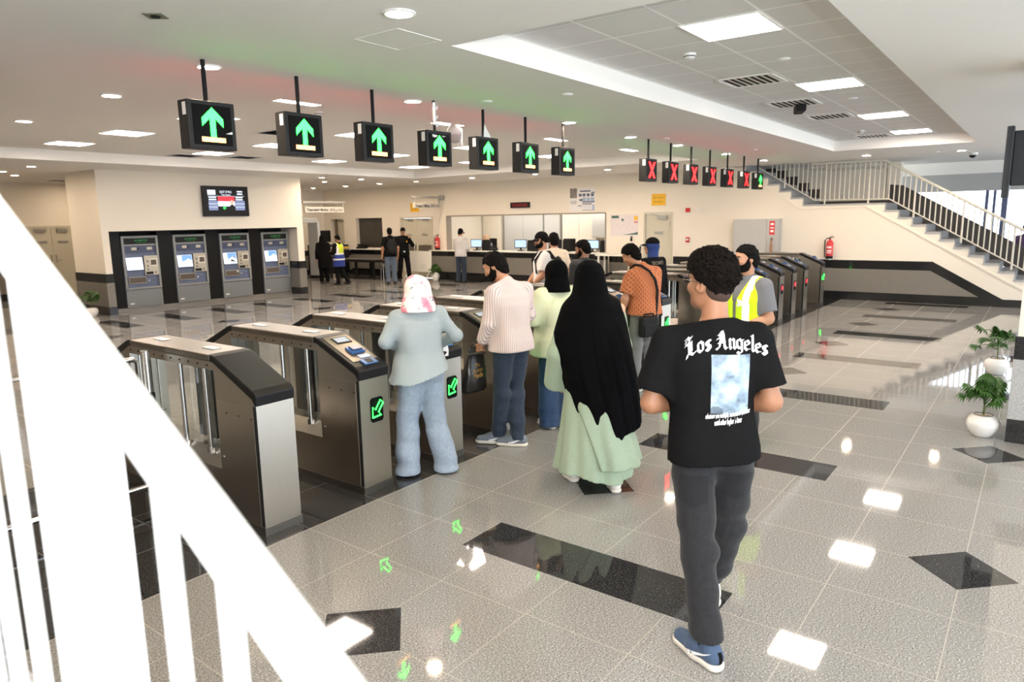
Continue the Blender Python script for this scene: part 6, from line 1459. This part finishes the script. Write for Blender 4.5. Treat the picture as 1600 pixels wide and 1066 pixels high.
ph = MB().box(-.04, .04, -.006, .006, -.08, .08).build('mobile_phone', M['blackp'], bevel=.004); ph.location = (3.0 + .24 * math.cos(.52) + .01, 1.15 + .24 * math.sin(.52), 1.16); ph.rotation_euler = (0.5, 0, math.radians(-60)); tag(ph, 'dark phone held before the man in the black T-shirt', 'phone')

# ---- woman in grey blue top
J = pose(1.57, hyaw=.15, hpitch=.35); s = J['s']
J.update(pel=V3(-.015, 0, .84), waist=V3(-.012, .01, .99), chest=V3(-.01, .02, 1.165), neck=V3(-.01, .02, 1.335), head=V3(-.012, .055, 1.462), shL=V3(-.175, .02, 1.275), shR=V3(.155, .02, 1.285), elL=V3(-.275, -.01, 1.08), elR=V3(.275, .0, 1.10), wrL=V3(-.16, .21, 1.03), wrR=V3(.21, .235, 1.02),
    hipL=V3(-.09, 0, .81), hipR=V3(.07, 0, .81), knL=V3(-.125, .02, .44), knR=V3(.09, .02, .44), anL=V3(-.145, -.01, .078), anR=V3(.145, -.04, .078), toL=.1, toR=-.2)
P2 = body(J, SKIN['light'], .0075, hd=(None, V3(0, 1, -.1)), hn=(V3(.2, 0, -1), V3(-.2, 0, -1))); face(J, P2)
shirt(J, F['bluetop'], P2, .009, 'long', .03, .795 / s, .085, .008, 21, collar=.01, slope=(.26, 0), sl_r=(.072, .066), cuff=.06, name='top', belly=.03)
trousers(J, F['ljean'], P2, .009, r=(.105, .096, .112), top=1.0, bottom=.015, folds=.010, seed=5, name='wide_jeans', ease=.03)
shoes(J, F['blackshoe'], F['blackshoe'], P2, low=True)
hijab(J, F['floral'], P2, .008, zcut=-.025, fl=.135, folds=.006)
put(P2, 3.9, 3.83, math.radians(55), 'woman in grey blue top, light jeans and pink flowered headscarf at a gate')
tk = MB().add([(0, 0, 0), (.045, 0, 0), (.055, .01, .05), (.05, .02, .10), (.005, .02, .10), (.0, .012, .05)], [(0, 1, 2, 5), (5, 2, 3, 4)]).build('paper_ticket', M['paper']); tk.location = (4.18, 3.85, .90); tk.rotation_euler.z = -.2; tag(tk, 'white paper ticket hanging at the card reader beside the woman in grey top', 'ticket')

# ---- man in striped shirt
J = pose(1.73, hyaw=.55, hpitch=.55); s = J['s']
J.update(pel=V3(.035, -.02, .945), waist=V3(.035, -.02, 1.08), chest=V3(.04, -.01, 1.27), neck=V3(.02, .02, 1.462), head=V3(-.03, .11, 1.60), shL=V3(-.14, .03, 1.41), shR=V3(.215, -.02, 1.40), elL=V3(-.175, .03, 1.11), elR=V3(.30, .02, 1.15), wrL=V3(-.185, .13, .935), wrR=V3(.20, .22, 1.06),
    hipL=V3(-.055, -.01, .90), hipR=V3(.125, -.02, .90), knL=V3(-.04, .03, .49), knR=V3(.115, .02, .49), anL=V3(-.035, .10, .085), anR=V3(.035, -.09, .085), toL=.75, toR=.65)
P3 = body(J, SKIN['tan'], .0065, curl=(.95, .5), hd=(V3(-.1, .35, -1), None), hn=(V3(1, .3, 0), V3(-1, 0, 0))); face(J, P3, beard=1); haircap(J, P3, .006, -.115)
shirt(J, F['stripe'], P3, .0085, 'long', .026, .868 / s, .03, .006, 31, collar=.035, sl_r=(.074, .068), cuff=.048, name='striped_shirt')
trousers(J, F['djean'], P3, .0085, r=(.096, .076, .066), top=1.0, bottom=.07, folds=.009, seed=6, name='jeans')
sh3 = shoes(J, F['shoegrey'], F['sole'], P3)
for o_, sd in zip(sh3, 'LR'):
    a = J['to' + sd]; f_ = V3(-math.sin(a), math.cos(a), 0); u_ = V3(math.cos(a), math.sin(a), 0)
    MB().add(ray_to(o_, sw, tuple(J['an' + sd] - V3(0, 0, .085)), tuple(f_), (0, 0, 1), tuple(u_), .002), [(2 * i, 2 * i + 1, 2 * i + 3, 2 * i + 2) for i in range(24)]).build('side_logo', M['whiteink'], o_)
put(P3, 4.83, 3.7, math.radians(80), 'man in pink grey striped shirt and dark jeans holding a black bag')
def wpt(P, v):  # local point of a placed figure in world space
    return P.matrix_basis @ Vector(v)
bg_ = thing('carrier_bag', 'black carrier bag with gold lettering held by the striped shirt man', 'bag', tuple(wpt(P3, (-.20, .19, .0))), math.radians(-10))
m_ = MB(); nb = 10
rows = [(.50, .105, .035), (.53, .125, .06), (.66, .115, .055), (.78, .095, .040), (.86, .08, .02), (.895, .075, .012)]
vs = []
for z, w_, d_ in rows:
    for i in range(16): t = 2 * PI * i / 16; cw = math.copysign(abs(math.cos(t)) ** .6, math.cos(t)); sw_ = math.copysign(abs(math.sin(t)) ** .7, math.sin(t)); vs.append((w_ * cw + .012 * math.sin(9 * z + i) - (.86 - z) * .12, d_ * sw_ + .006 * math.sin(23 * z + 2 * i), z))
m_.add(vs, [(16 * r + i, 16 * r + (i + 1) % 16, 16 * (r + 1) + (i + 1) % 16, 16 * (r + 1) + i) for r in range(5) for i in range(16)] + [tuple(range(16))[::-1]], True)
bo = m_.build('bag_body', mat('black plastic bag', (0.018, 0.016, 0.014), 0.3, var=0.5, scale=20, bump=.5), bg_)
hm = MB(); hm.tube([(-.05, 0, .885), (-.03, .0, .93), (.02, 0, .935), (.05, 0, .885)], .008, 6); hm.build('handle', M['blackp'], bg_)
vt, ft = textmesh('Pain'); v2, f2 = textmesh('de Juice'); v3, f3 = textmesh('Vizuello')
gold = mat('gold print', (0.48, 0.27, 0.06), 0.4, 0.3)
for tx, zz, ww, hh in (('The', .745, .06, .035), ('Avenue', .70, .11, .04), ('Mode', .655, .10, .045)):
    v_, f__ = textmesh(tx); m_ = MB(); m_.add(ray_to(bo, fit(v_, ww, hh), (-.02, 0, zz), (1, 0, .15), (0, 0, 1), (0, 1, 0), .004), f__); m_.build('gold_lettering', gold, bo)
ph = MB().box(-.037, .037, -.005, .005, -.075, .075).build('mobile_phone', M['blackp'], bevel=.004); ph.location = wpt(P3, (-.265, .10, .86)); ph.rotation_euler = (1.45, 0, .9); tag(ph, 'black phone in the left hand of the striped shirt man', 'phone')

# ---- woman in pale green shirt
J = pose(1.60, hyaw=.1, hpitch=.1); s = J['s']
J.update(elL=V3(-.24, .02, 1.06), wrL=V3(-.13, .24, 1.02), elR=V3(.24, .0, 1.06), wrR=V3(.13, .24, 1.02))
P4 = body(J, SKIN['light'], .009, hands=True); face(J, P4)
shirt(J, F['pgreen'], P4, .01, 'long', .045, .715 / s, .07, .011, 41, collar=.02, sl_r=(.085, .075), cuff=.06, name='shirt_jacket')
trousers(J, F['bjean'], P4, .01, r=(.10, .098, .115), top=1.0, bottom=.03, folds=.006, seed=7, name='wide_jeans', ease=.025)
shoes(J, F['sole'], F['sole'], P4, low=True); hijab(J, F['khimar'], P4, .009, zcut=-.03, fl=.12)
put(P4, 5.56, 3.66, math.radians(62), 'woman in pale green shirt, blue jeans and short black headscarf')

# ---- woman in long black khimar over sage dress
J = pose(1.66, hyaw=.2, hpitch=.1); s = J['s']; cx = -.05
J.update(head=V3(-.045, .04, 1.585), neck=V3(-.04, 0, 1.42), anL=V3(-.14, .16, .085), anR=V3(.10, -.13, .085), knL=V3(-.10, .1, .48), knR=V3(.08, .03, .48), elL=V3(-.27, .05, 1.03), wrL=V3(-.25, .16, .80), elR=V3(.21, .05, 1.05), wrR=V3(.16, .25, 1.0))
P5 = body(J, SKIN['light'], .0095); face(J, P5)
def dpleat(t, z): return .05 * np.sin(9 * t + 3 * z) * np.clip((1.0 - z) / .8, 0, 1) + .03 * np.sin(17 * t + 1.3) * np.clip((.8 - z), 0, 1)
S = Solid(.0095)
S.loft([(.03, -.015, .02, .315, .30), (.2, -.01, .02, .285, .265), (.45, -.02, .02, .24, .22), (.75, -.025, .01, .205, .185), (1.0, -.03, 0, .18, .15), (1.25, -.03, 0, .18, .14), (1.38, -.03, 0, .15, .11)], k=.02, pleat=dpleat)
S.rc(V3(-.20, .02, 1.30), J['elL'], .075, .085, k=.05); S.rc(J['elL'], J['wrL'] + V3(0, .01, -.02), .085, .10, k=.03, cut=0.01)
S.rc(V3(.16, .02, 1.30), J['elR'], .075, .08, k=.05); S.rc(J['elR'], J['wrR'], .08, .08, k=.03, cut=0)
def dcut(P):
    hem = .115 + .035 * np.sin(2.3 * np.arctan2(P[..., 1], P[..., 0]) + 1.2); return hem - P[..., 2]
S.build('long_dress', F['sage'], P5, cut=dcut, disp=wrinkle(.005, 16, 51, (1, 1, .3)))
S = Solid(.0095)   # overlapping wrap panel of the dress
S.loft([(.17, .06, -.03, .285, .275), (.45, .02, -.015, .25, .235), (.8, -.01, 0, .215, .20)], k=.01, pleat=lambda t, z: dpleat(t + .2, z) + .01)
S.build('wrap_panel', F['sage'], P5, cut=lambda P: np.maximum(.20 + .5 * np.maximum(0, -.10 - P[..., 0]) - P[..., 2], -.17 + .30 * (.6 - P[..., 2]) - P[..., 0]), disp=wrinkle(.004, 16, 52, (1, 1, .3)))
def kpleat(t, z): w_ = np.clip((1.35 - z) / .8, 0, 1); return w_ * (.032 * np.sin(11 * t + 2.0 * z) + .018 * np.sin(23 * t + 5 * z + 1)) + .01 * np.sin(7 * t)
S = Solid(.0085)
S.loft([(.33, .10, -.045, .245, .19), (.6, .07, -.04, .262, .205), (.85, .02, -.03, .28, .22), (1.05, -.01, -.02, .265, .215), (1.22, -.03, -.01, .235, .19), (1.35, -.04, 0, .185, .155), (1.45, -.045, .005, .135, .135), (1.55, -.045, .02, .112, .135), (1.62, -.045, .025, .102, .125), (1.67, -.045, .025, .078, .095), (1.70, -.045, .025, .03, .04)], k=.02, pleat=kpleat)
S.rc(V3(-.17, .02, 1.33), V3(-.27, .05, 1.04), .085, .075, k=.08); S.rc(V3(.12, .02, 1.33), V3(.20, .05, 1.02), .085, .075, k=.08)
fc_, fR, _ = headframe(J); S.el(fc_ + fR @ V3(0, .125, -.02), (.055, .06, .075), fR, k=.015, sub=True)
def kcut(P):
    x = P[..., 0]; hem = np.interp(x, [-.40, -.29, -.19, -.11, -.06, .03, .18, .38], [.98, .86, .62, .43, .385, .395, .45, .52]) + .010 * np.sin(45 * x); return hem - P[..., 2]
S.build('khimar', F['khimar'], P5, cut=kcut, disp=wrinkle(.003, 18, 53, (1, 1, .2)))
shoes(J, F['whiteshoe'], F['sole'], P5, low=False)
put(P5, 4.42, 2.56, math.radians(50), 'woman in long black khimar over a sage green dress and pale shoes')

# ---- man in rust shirt with cross-body bag
J = pose(1.73, hyaw=.45, hpitch=.6); s = J['s']
J.update(pel=V3(.01, -.02, .94), waist=V3(.015, -.02, 1.08), chest=V3(.03, 0, 1.26), neck=V3(-.01, .04, 1.44), head=V3(-.07, .14, 1.575), shL=V3(-.15, .05, 1.385), shR=V3(.20, .0, 1.385), elL=V3(-.20, .07, 1.09), wrL=V3(-.205, .15, .86), elR=V3(.245, .08, 1.12), wrR=V3(.21, .30, 1.06), hipL=V3(-.07, -.01, .90), hipR=V3(.10, -.02, .90), anL=V3(-.08, .02, .085), anR=V3(.11, -.10, .085), toL=.55, toR=.2)
P6 = body(J, SKIN['tan'], .0068, curl=(.5, .6), hd=(V3(.05, .25, -1), None), hn=(V3(1, .2, 0), V3(-.3, 0, -1))); face(J, P6); haircap(J, P6, .008, -.115)
shirt(J, F['polka'], P6, .009, 'short', .026, .905 / s, .035, .008, 61, collar=.03, sl_r=(.076, .082), name='rust_shirt')
trousers(J, F['gtrous'], P6, .009, r=(.096, .080, .072), top=1.0, bottom=.07, folds=.009, seed=8); shoes(J, F['blackshoe'], F['whiteshoe'], P6)
put(P6, 7.3, 3.62, math.radians(70), 'man in rust patterned shirt with black crossbody bag leaning at a gate')
bg2 = thing('crossbody_bag', 'black crossbody bag on the back of the rust shirt man', 'bag', (7.3, 3.62, 0), math.radians(70) - PI / 2)
bb = MB().box(-.215, .035, -.235, -.15, .67, .90); bb.build('bag_body', M['blackm'], bg2, bevel=.025); MB().box(-.195, .015, -.25, -.235, .69, .81).build('front_pocket', M['blackm'], bg2, bevel=.008)
MB().box(-.06, -.02, -.2525, -.25, .705, .72).build('logo_tag', M['alu'], bg2); MB().tube([(-.17, -.2, .895), (-.16, -.2, .93), (-.03, -.2, .93), (-.02, -.2, .895)], .01, 6).build('handle', M['blackm'], bg2)
pts = [(.02, -.19, .885), (.06, -.168, 1.05), (.065, -.168, 1.18), (.04, -.155, 1.30), (-.015, -.115, 1.40), (-.065, -.04, 1.458), (-.09, .03, 1.468), (-.09, .12, 1.42), (-.02, .17, 1.25), (.10, .17, 1.05), (.18, .08, .95), (.19, -.05, .90), (.13, -.17, .90)]
stp = MB()
for a_, b_ in zip(pts[:-1], pts[1:]): pass
stp.tube(pts, .016, 6); stp.build('strap', M['blackm'], bg2)

# ---- person in black shirt, cap and blue neck cover beyond the orange shirt
J = pose(1.70, hyaw=.5); J.update(elR=V3(.25, .0, 1.08), wrR=V3(.20, .2, 1.02))
P7 = body(J, SKIN['tan'], .011); face(J, P7); shirt(J, F['blacktee'], P7, .011, 'long', .03, .80, .03, .004, 71, collar=.0, sl_r=(.072, .066), name='black_shirt'); trousers(J, F['blacktee'], P7, .012, seed=9); shoes(J, F['blackshoe'], F['blackshoe'], P7)
cap_hat(J, P7, F['blacktee']); c_, R_, s_ = headframe(J); Hh = lambda x, y, z: c_ + R_ @ (V3(x, y, z) * s_)
S = Solid(.009); S.el(Hh(0, -.012, .01), (.083, .101, .075), R_, k=.02); S.rc(Hh(0, -.02, -.03), J['neck'] + V3(0, 0, -.0), .078, .076, k=.05); S.el(Hh(0, .10, .02), (.06, .05, .03), R_, k=.01, sub=True)
S.build('neck_gaiter', F['navy'], P7, cut=lambda P: ((P - c_) @ R_)[..., 2] - .045, disp=wrinkle(.004, 40, 72))
shb = [o for o in kids(P7) if o.name.startswith('black_shirt')][0]
v_, f__ = textmesh('SECURITY'); MB().add(ray_to(shb, fit(v_, .24, .045), (0, 0, 1.36), (1, 0, 0), (0, 0, 1), (0, 1, 0), .004), f__).build('back_lettering', mat('tan lettering', (0.30, 0.24, 0.17), 0.7), shb)
put(P7, 9.2, 4.42, math.radians(75), 'person in black shirt with black cap and blue neck cover')

# ---- man in yellow vest behind the near man
J = pose(1.75, hyaw=-.30, hpitch=.1); s = J['s']; J.update(elL=V3(-.235, -.02, 1.14), wrL=V3(-.10, .20, 1.06), elR=V3(.24, .0, 1.13), wrR=V3(.08, .22, 1.08))
P8 = body(J, SKIN['tan'], .0085, hands=True); face(J, P8, beard=1); haircap(J, P8, .004, -.08)
shirt(J, F['grey'], P8, .0095, 'short', .022, .88, .02, .004, 81, collar=.03, sl_r=(.072, .074), name='grey_shirt'); trousers(J, F['dgrey'], P8, .011, seed=10); shoes(J, F['blackshoe'], F['blackshoe'], P8)
def vest(J, P, mats, sd=82, lo=.80, ease=.036, zones=None):
    S = Solid(.009); torso_solid(S, J, ease, lo * J['s'], .02)
    nk = J['neck']
    def cut(P_):
        d = np.maximum(lo * J['s'] - P_[..., 2], P_[..., 2] - nk[2] - .02)
        for sd_ in 'LR':
            sh = J['sh' + sd_]; e = -1 if sd_ == 'L' else 1
            d = np.maximum(d, -(_rc(P_, sh + V3(e * .05, 0, .02), sh + V3(e * .035, 0, -.22), .085, .07)))
        v = np.abs(P_[..., 0]) - (.02 + .30 * np.maximum(0, P_[..., 2] - nk[2] + .20))     # open neckline in front
        d = np.where(P_[..., 1] > .03, np.maximum(d, -v), d)
        return np.maximum(d, _rc(P_, nk + V3(0, 0, -.01), nk + V3(0, .03, .15), .085, .09) * -1)
    o = S.build('safety_vest', mats, P, cut=cut, disp=wrinkle(.003, 26, sd))
    me = o.data
    for p in me.polygons: p.material_index = zones(p.center)
    return o
def z8(c):
    ax = abs(c[0]); 
    if 1.055 < c[2] < 1.115: return 1
    if c[2] >= 1.115 and .085 < ax < .14: return 1
    return 0
v8 = vest(J, P8, [F['hiviz'], F['reflect']], zones=z8)
el = [(.045 * math.cos(t), .03 * math.sin(t)) for t in [k * PI / 8 for k in range(16)]] + [(0, 0)]
MB().add(ray_to(v8, el, (-.05, 0, 1.27), (1, 0, 0), (0, 0, 1), (0, -1, 0), .004), [(i, (i + 1) % 16, 16) for i in range(16)]).build('chest_emblem', F['reflect'], v8)
put(P8, 6.03, 2.02, math.radians(160), 'bearded man in fluorescent yellow vest over a grey shirt')

# ---- three men beyond the gates
J = pose(1.79, hyaw=.1, hpitch=.15); J.update(elL=V3(-.25, .05, 1.16), wrL=V3(-.19, .22, .98), elR=V3(.25, .05, 1.16), wrR=V3(.17, .23, .98))
P9 = body(J, SKIN['tan'], .0095); face(J, P9, beard=1); haircap(J, P9, .004, -.04); cap_hat(J, P9, F['blacktee'])
shirt(J, F['white'], P9, .01, 'short', .022, .88, .02, .005, 91, collar=.02, sl_r=(.072, .076), name='white_t_shirt'); trousers(J, F['djean'], P9, .012, seed=11); shoes(J, F['blackshoe'], F['whiteshoe'], P9)
P9loc = (8.93, 6.12); put(P9, *P9loc, math.radians(135), 'bearded man in white T-shirt and black cap with backpack straps')
bp = thing('backpack', 'black backpack worn by the man in the white T-shirt', 'backpack', (*P9loc, 0), math.radians(135) - PI / 2)
S = Solid(.012); S.el((0, -.24, 1.20), (.15, .09, .23), k=.02); S.el((0, -.31, 1.10), (.11, .05, .12), k=.03); S.build('pack', M['blackm'], bp)
for e in (-1, 1): MB().tube([(e * .10, -.18, 1.38), (e * .105, -.09, 1.505), (e * .11, .04, 1.50), (e * .11, .135, 1.38), (e * .13, .12, 1.20), (e * .16, -.05, 1.06), (e * .12, -.18, 1.03)], .02, 6).build('strap', M['blackm'], bp)
J = pose(1.77, hyaw=-.2, hpitch=.1); P10 = body(J, SKIN['tan'], .012); face(J, P10); haircap(J, P10, .004, -.09); shirt(J, F['beige'], P10, .012, 'short', .022, .88, .02, .005, 92, sl_r=(.072, .076)); trousers(J, F['dgrey'], P10, .013, seed=12); shoes(J, F['blackshoe'], F['blackshoe'], P10)
put(P10, 9.6, 6.35, math.radians(60), 'man in beige shirt behind the man with the phone')
J = pose(1.71, hyaw=.35, hpitch=.35); J.update(elR=V3(.25, .02, 1.15), wrR=V3(.20, .25, 1.31), elL=V3(-.24, 0, 1.1), wrL=V3(-.2, .18, 1.0))
P11 = body(J, SKIN['brown'], .0085, hd=(None, V3(-.3, .7, .7)), hn=(None, V3(-.7, -.3, .5)), curl=(.4, .6)); face(J, P11, beard=1); haircap(J, P11, .004, -.09); shirt(J, F['dgrey'], P11, .011, 'long', .022, .87, .02, .005, 93, sl_r=(.07, .062)); trousers(J, F['dgrey'], P11, .013, seed=13); shoes(J, F['blackshoe'], F['blackshoe'], P11)
put(P11, 8.03, 4.85, math.radians(80), 'bearded man in dark shirt looking at a raised phone in the gate lane')
ph = MB().box(-.037, .037, -.005, .005, -.075, .075).build('mobile_phone', M['blackp'], bevel=.004); ph.location = wpt(P11, (.165, .335, 1.40)); ph.rotation_euler = (-.5, .9, .3); tag(ph, 'dark phone raised by the man in the dark shirt', 'phone')

# ---- people far across the hall
def far(h, top, bot, x, y, hd, lab, skin='tan', hair=True, tops='long', hem=.86, seed=100, **kw):
    J = pose(h, **{k: v for k, v in kw.items() if k in ('hyaw', 'hpitch')}); J.update({k: v for k, v in kw.items() if k not in ('hyaw', 'hpitch')})
    P = body(J, SKIN[skin], .012); face(J, P)
    if hair: haircap(J, P, .004, -.09, vox=.011)
    shirt(J, top, P, .013, tops, .022, hem, .02, .005, seed, sl_r=(.072, .07)); trousers(J, bot, P, .014, r=(.098, .08, .072), seed=seed + 1); shoes(J, F['blackshoe'], F['blackshoe'], P, vox=.01)
    put(P, x, y, math.radians(hd), lab); return P, J
P12, J = far(1.58, F['blacktee'], F['blacktee'], 14.98, 19.05, 60, 'person dressed all in black with covered head by the X-ray scanner', hem=.55, hair=False, elR=V3(.21, .02, 1.02), wrR=V3(.13, .2, 1.0))
hijab(J, F['blacktee'], P12, .012, zcut=-.9)
P13, J = far(1.58, F['blacktee'], F['blacktee'], 14.75, 18.0, 100, 'person in yellow and blue vest by the X-ray scanner', hpitch=.5, elL=V3(-.22, .05, 1.02), wrL=V3(-.08, .25, 1.05), elR=V3(.22, .03, 1.0), wrR=V3(.1, .22, .95), knR=V3(.10, -.02, .45), anR=V3(.16, -.22, .10))
vest(J, P13, [F['vyel'], F['reflect'], F['vblue']], lo=.66, ease=.04, zones=lambda c: 1 if (.80 < c[2] < .845 or 0.97 < c[2] < 1.02 or (c[2] > .97 and abs(c[0]) > .115)) else (2 if c[2] < .97 else 0))
P14, J = far(1.79, F['blacktee'], fabric('faded mid blue denim', (0.10, 0.13, 0.175), 0.3, 40), 15.76, 16.69, 60, 'man in black T-shirt and faded jeans with a black backpack', tops='short')
bp = thing('backpack', 'black backpack worn by the man in faded jeans', 'backpack', (15.76, 16.69, 0), math.radians(60) - PI / 2)
S = Solid(.015); S.el((0, -.23, 1.20), (.17, .10, .25), k=.02); S.el((0, -.31, 1.08), (.12, .05, .12), k=.03); S.build('pack', M['blackm'], bp)
for e in (-1, 1): MB().tube([(e * .10, -.18, 1.40), (e * .105, -.09, 1.51), (e * .11, .04, 1.50), (e * .11, .135, 1.38), (e * .16, -.05, 1.06), (e * .12, -.18, 1.03)], .02, 6).build('strap', M['blackm'], bp)
P15, J = far(1.77, F['blacktee'], F['blacktee'], 16.75, 17.1, 235, 'officer in black uniform and cap raising one hand to his face', elL=V3(-.30, .05, 1.20), wrL=V3(-.16, .20, 1.47), anL=V3(-.16, .04, .085), anR=V3(.16, 0, .085), knL=V3(-.13, .03, .50), knR=V3(.13, .03, .50))
cap_hat(J, P15, F['blacktee']); s15 = [o for o in kids(P15) if o.name.startswith('shirt')][0]
MB().add(ray_to(s15, [(-.03, -.02), (.03, -.02), (.03, .02), (-.03, .02)], (0, 0, .99), (1, 0, 0), (0, 0, 1), (0, -1, 0), .006), [(0, 1, 2, 3)]).build('belt_buckle', M['chrome'], s15)
MB().add(ray_to(s15, [(-.03, -.03), (.03, -.03), (.0, .03)], (-.10, 0, 1.33), (1, 0, 0), (0, 0, 1), (0, -1, 0), .006), [(0, 1, 2)]).build('badge', M['yellow'], s15)
P16, J = far(1.72, F['paleg'], F['djean'], 17.15, 14.92, 15, 'man in pale grey shirt and black cap at the ticket counter', elR=V3(.22, .04, 1.10), wrR=V3(.14, .26, 1.04), elL=V3(-.22, .03, 1.1), wrL=V3(-.12, .25, 1.04), hpitch=.35)
cap_hat(J, P16, F['blacktee'])
J = pose(1.62, hpitch=.3, hyaw=-.2)
for k_ in list(J):
    if isinstance(J[k_], np.ndarray): J[k_] = J[k_] + V3(0, 0, -.14) if k_ not in ('anL', 'anR', 'knL', 'knR') else J[k_]
J.update(hipL=V3(-.09, 0, .76), hipR=V3(.09, 0, .76), knL=V3(-.10, .34, .62), knR=V3(.10, .34, .62), anL=V3(-.10, .28, .20), anR=V3(.10, .28, .20), elL=V3(-.22, .06, .98), wrL=V3(-.12, .26, 1.06), elR=V3(.22, .06, .98), wrR=V3(.12, .26, 1.06))
P17 = body(J, SKIN['light'], .012); face(J, P17); shirt(J, F['white'], P17, .013, 'long', .022, .74, .0, .005, 130, sl_r=(.07, .062)); trousers(J, F['dgrey'], P17, .014, top=.92, bottom=.06, seed=131); hijab(J, F['tan'], P17, .011, drape=.04, zcut=-.9, fl=.11); shoes(J, F['blackshoe'], F['blackshoe'], P17, vox=.01)
put(P17, 18.82, 15.22, math.radians(180), 'clerk in tan headscarf and white top seated behind the ticket counter')
J = pose(1.70); P18 = body(J, SKIN['tan'], .014); face(J, P18); haircap(J, P18, .01, -.05, vox=.012); fv = fabric('dark violet cotton', (0.09, 0.05, 0.11)); shirt(J, fv, P18, .014, 'long', .025, .86, .02, .005, 140); trousers(J, F['dgrey'], P18, .015, seed=141); shoes(J, F['blackshoe'], F['blackshoe'], P18, vox=.01)
put(P18, 20.3, 0.35, math.radians(200), 'person in dark violet top behind the staircase at the right edge')
# ------------------------------------------------------------------ daylight, camera, colour management
wd = bpy.data.worlds.new('World'); SC.world = wd; wd.use_nodes = True
bg = wd.node_tree.nodes['Background']; bg.inputs['Color'].default_value = (0.80, 0.90, 1.0, 1); bg.inputs['Strength'].default_value = 5.0
for i, (x0, x1) in enumerate(((-3.6, 2.5), (2.9, 9.0), (9.4, 15.5), (15.9, 22))):
    la = bpy.data.lights.new('daylight', 'AREA'); la.shape = 'RECTANGLE'; la.size = x1 - x0; la.size_y = 2.4; la.cycles.is_portal = True
    o = bpy.data.objects.new('window_daylight', la); COL.objects.link(o); o.location = ((x0 + x1) / 2, -6.1, 1.5); o.rotation_euler = (-PI / 2, 0, PI)
la = bpy.data.lights.new('daylight', 'AREA'); la.shape = 'RECTANGLE'; la.size = 9; la.size_y = 2.0; la.cycles.is_portal = True
o = bpy.data.objects.new('window_daylight', la); COL.objects.link(o); o.location = (21.3, -1.5, 1.5); o.rotation_euler = (PI / 2, 0, PI / 2)

# the photographer's flash, bounced towards the ceiling from just above the camera
la = bpy.data.lights.new('camera_flash', 'POINT'); la.energy = 430; la.color = (0.94, 0.97, 1.0); la.shadow_soft_size = 0.06
o = bpy.data.objects.new('camera_flash', la); COL.objects.link(o); o.location = (-0.7, -1.0, 2.0)

cam = bpy.data.cameras.new('camera'); co = bpy.data.objects.new('camera', cam); COL.objects.link(co)
yw, pt_, ro = math.radians(37.01), math.radians(9.84), math.radians(-0.94)
fw = Vector((math.cos(yw) * math.cos(pt_), math.sin(yw) * math.cos(pt_), -math.sin(pt_)))
r0 = Vector((math.sin(yw), -math.cos(yw), 0)); u0 = r0.cross(fw)
rr = r0 * math.cos(ro) + u0 * math.sin(ro); uu = rr.cross(fw)
mx = Matrix(((rr.x, uu.x, -fw.x, 0), (rr.y, uu.y, -fw.y, 0), (rr.z, uu.z, -fw.z, 2.0), (0, 0, 0, 1)))
co.matrix_world = mx
cam.sensor_width = 36; cam.lens = 1099.0 / 1600 * 36; cam.clip_start = 0.05; cam.clip_end = 100
cam.dof.use_dof = True; cam.dof.focus_distance = 4.2; cam.dof.aperture_fstop = 4.5
SC.camera = co
vs_ = SC.view_settings; vs_.view_transform = 'Standard'; vs_.look = 'None'; vs_.exposure = 0.5; vs_.gamma = 1.0; vs_.use_curve_mapping = False
SC.display_settings.display_device = 'sRGB'
SC.cycles.use_denoising = True
SC.cycles.max_bounces = 10; SC.cycles.diffuse_bounces = 6; SC.cycles.glossy_bounces = 4; SC.cycles.transmission_bounces = 8; SC.cycles.transparent_max_bounces = 8
SC.cycles.sample_clamp_indirect = 6.0; SC.cycles.caustics_reflective = False; SC.cycles.caustics_refractive = False
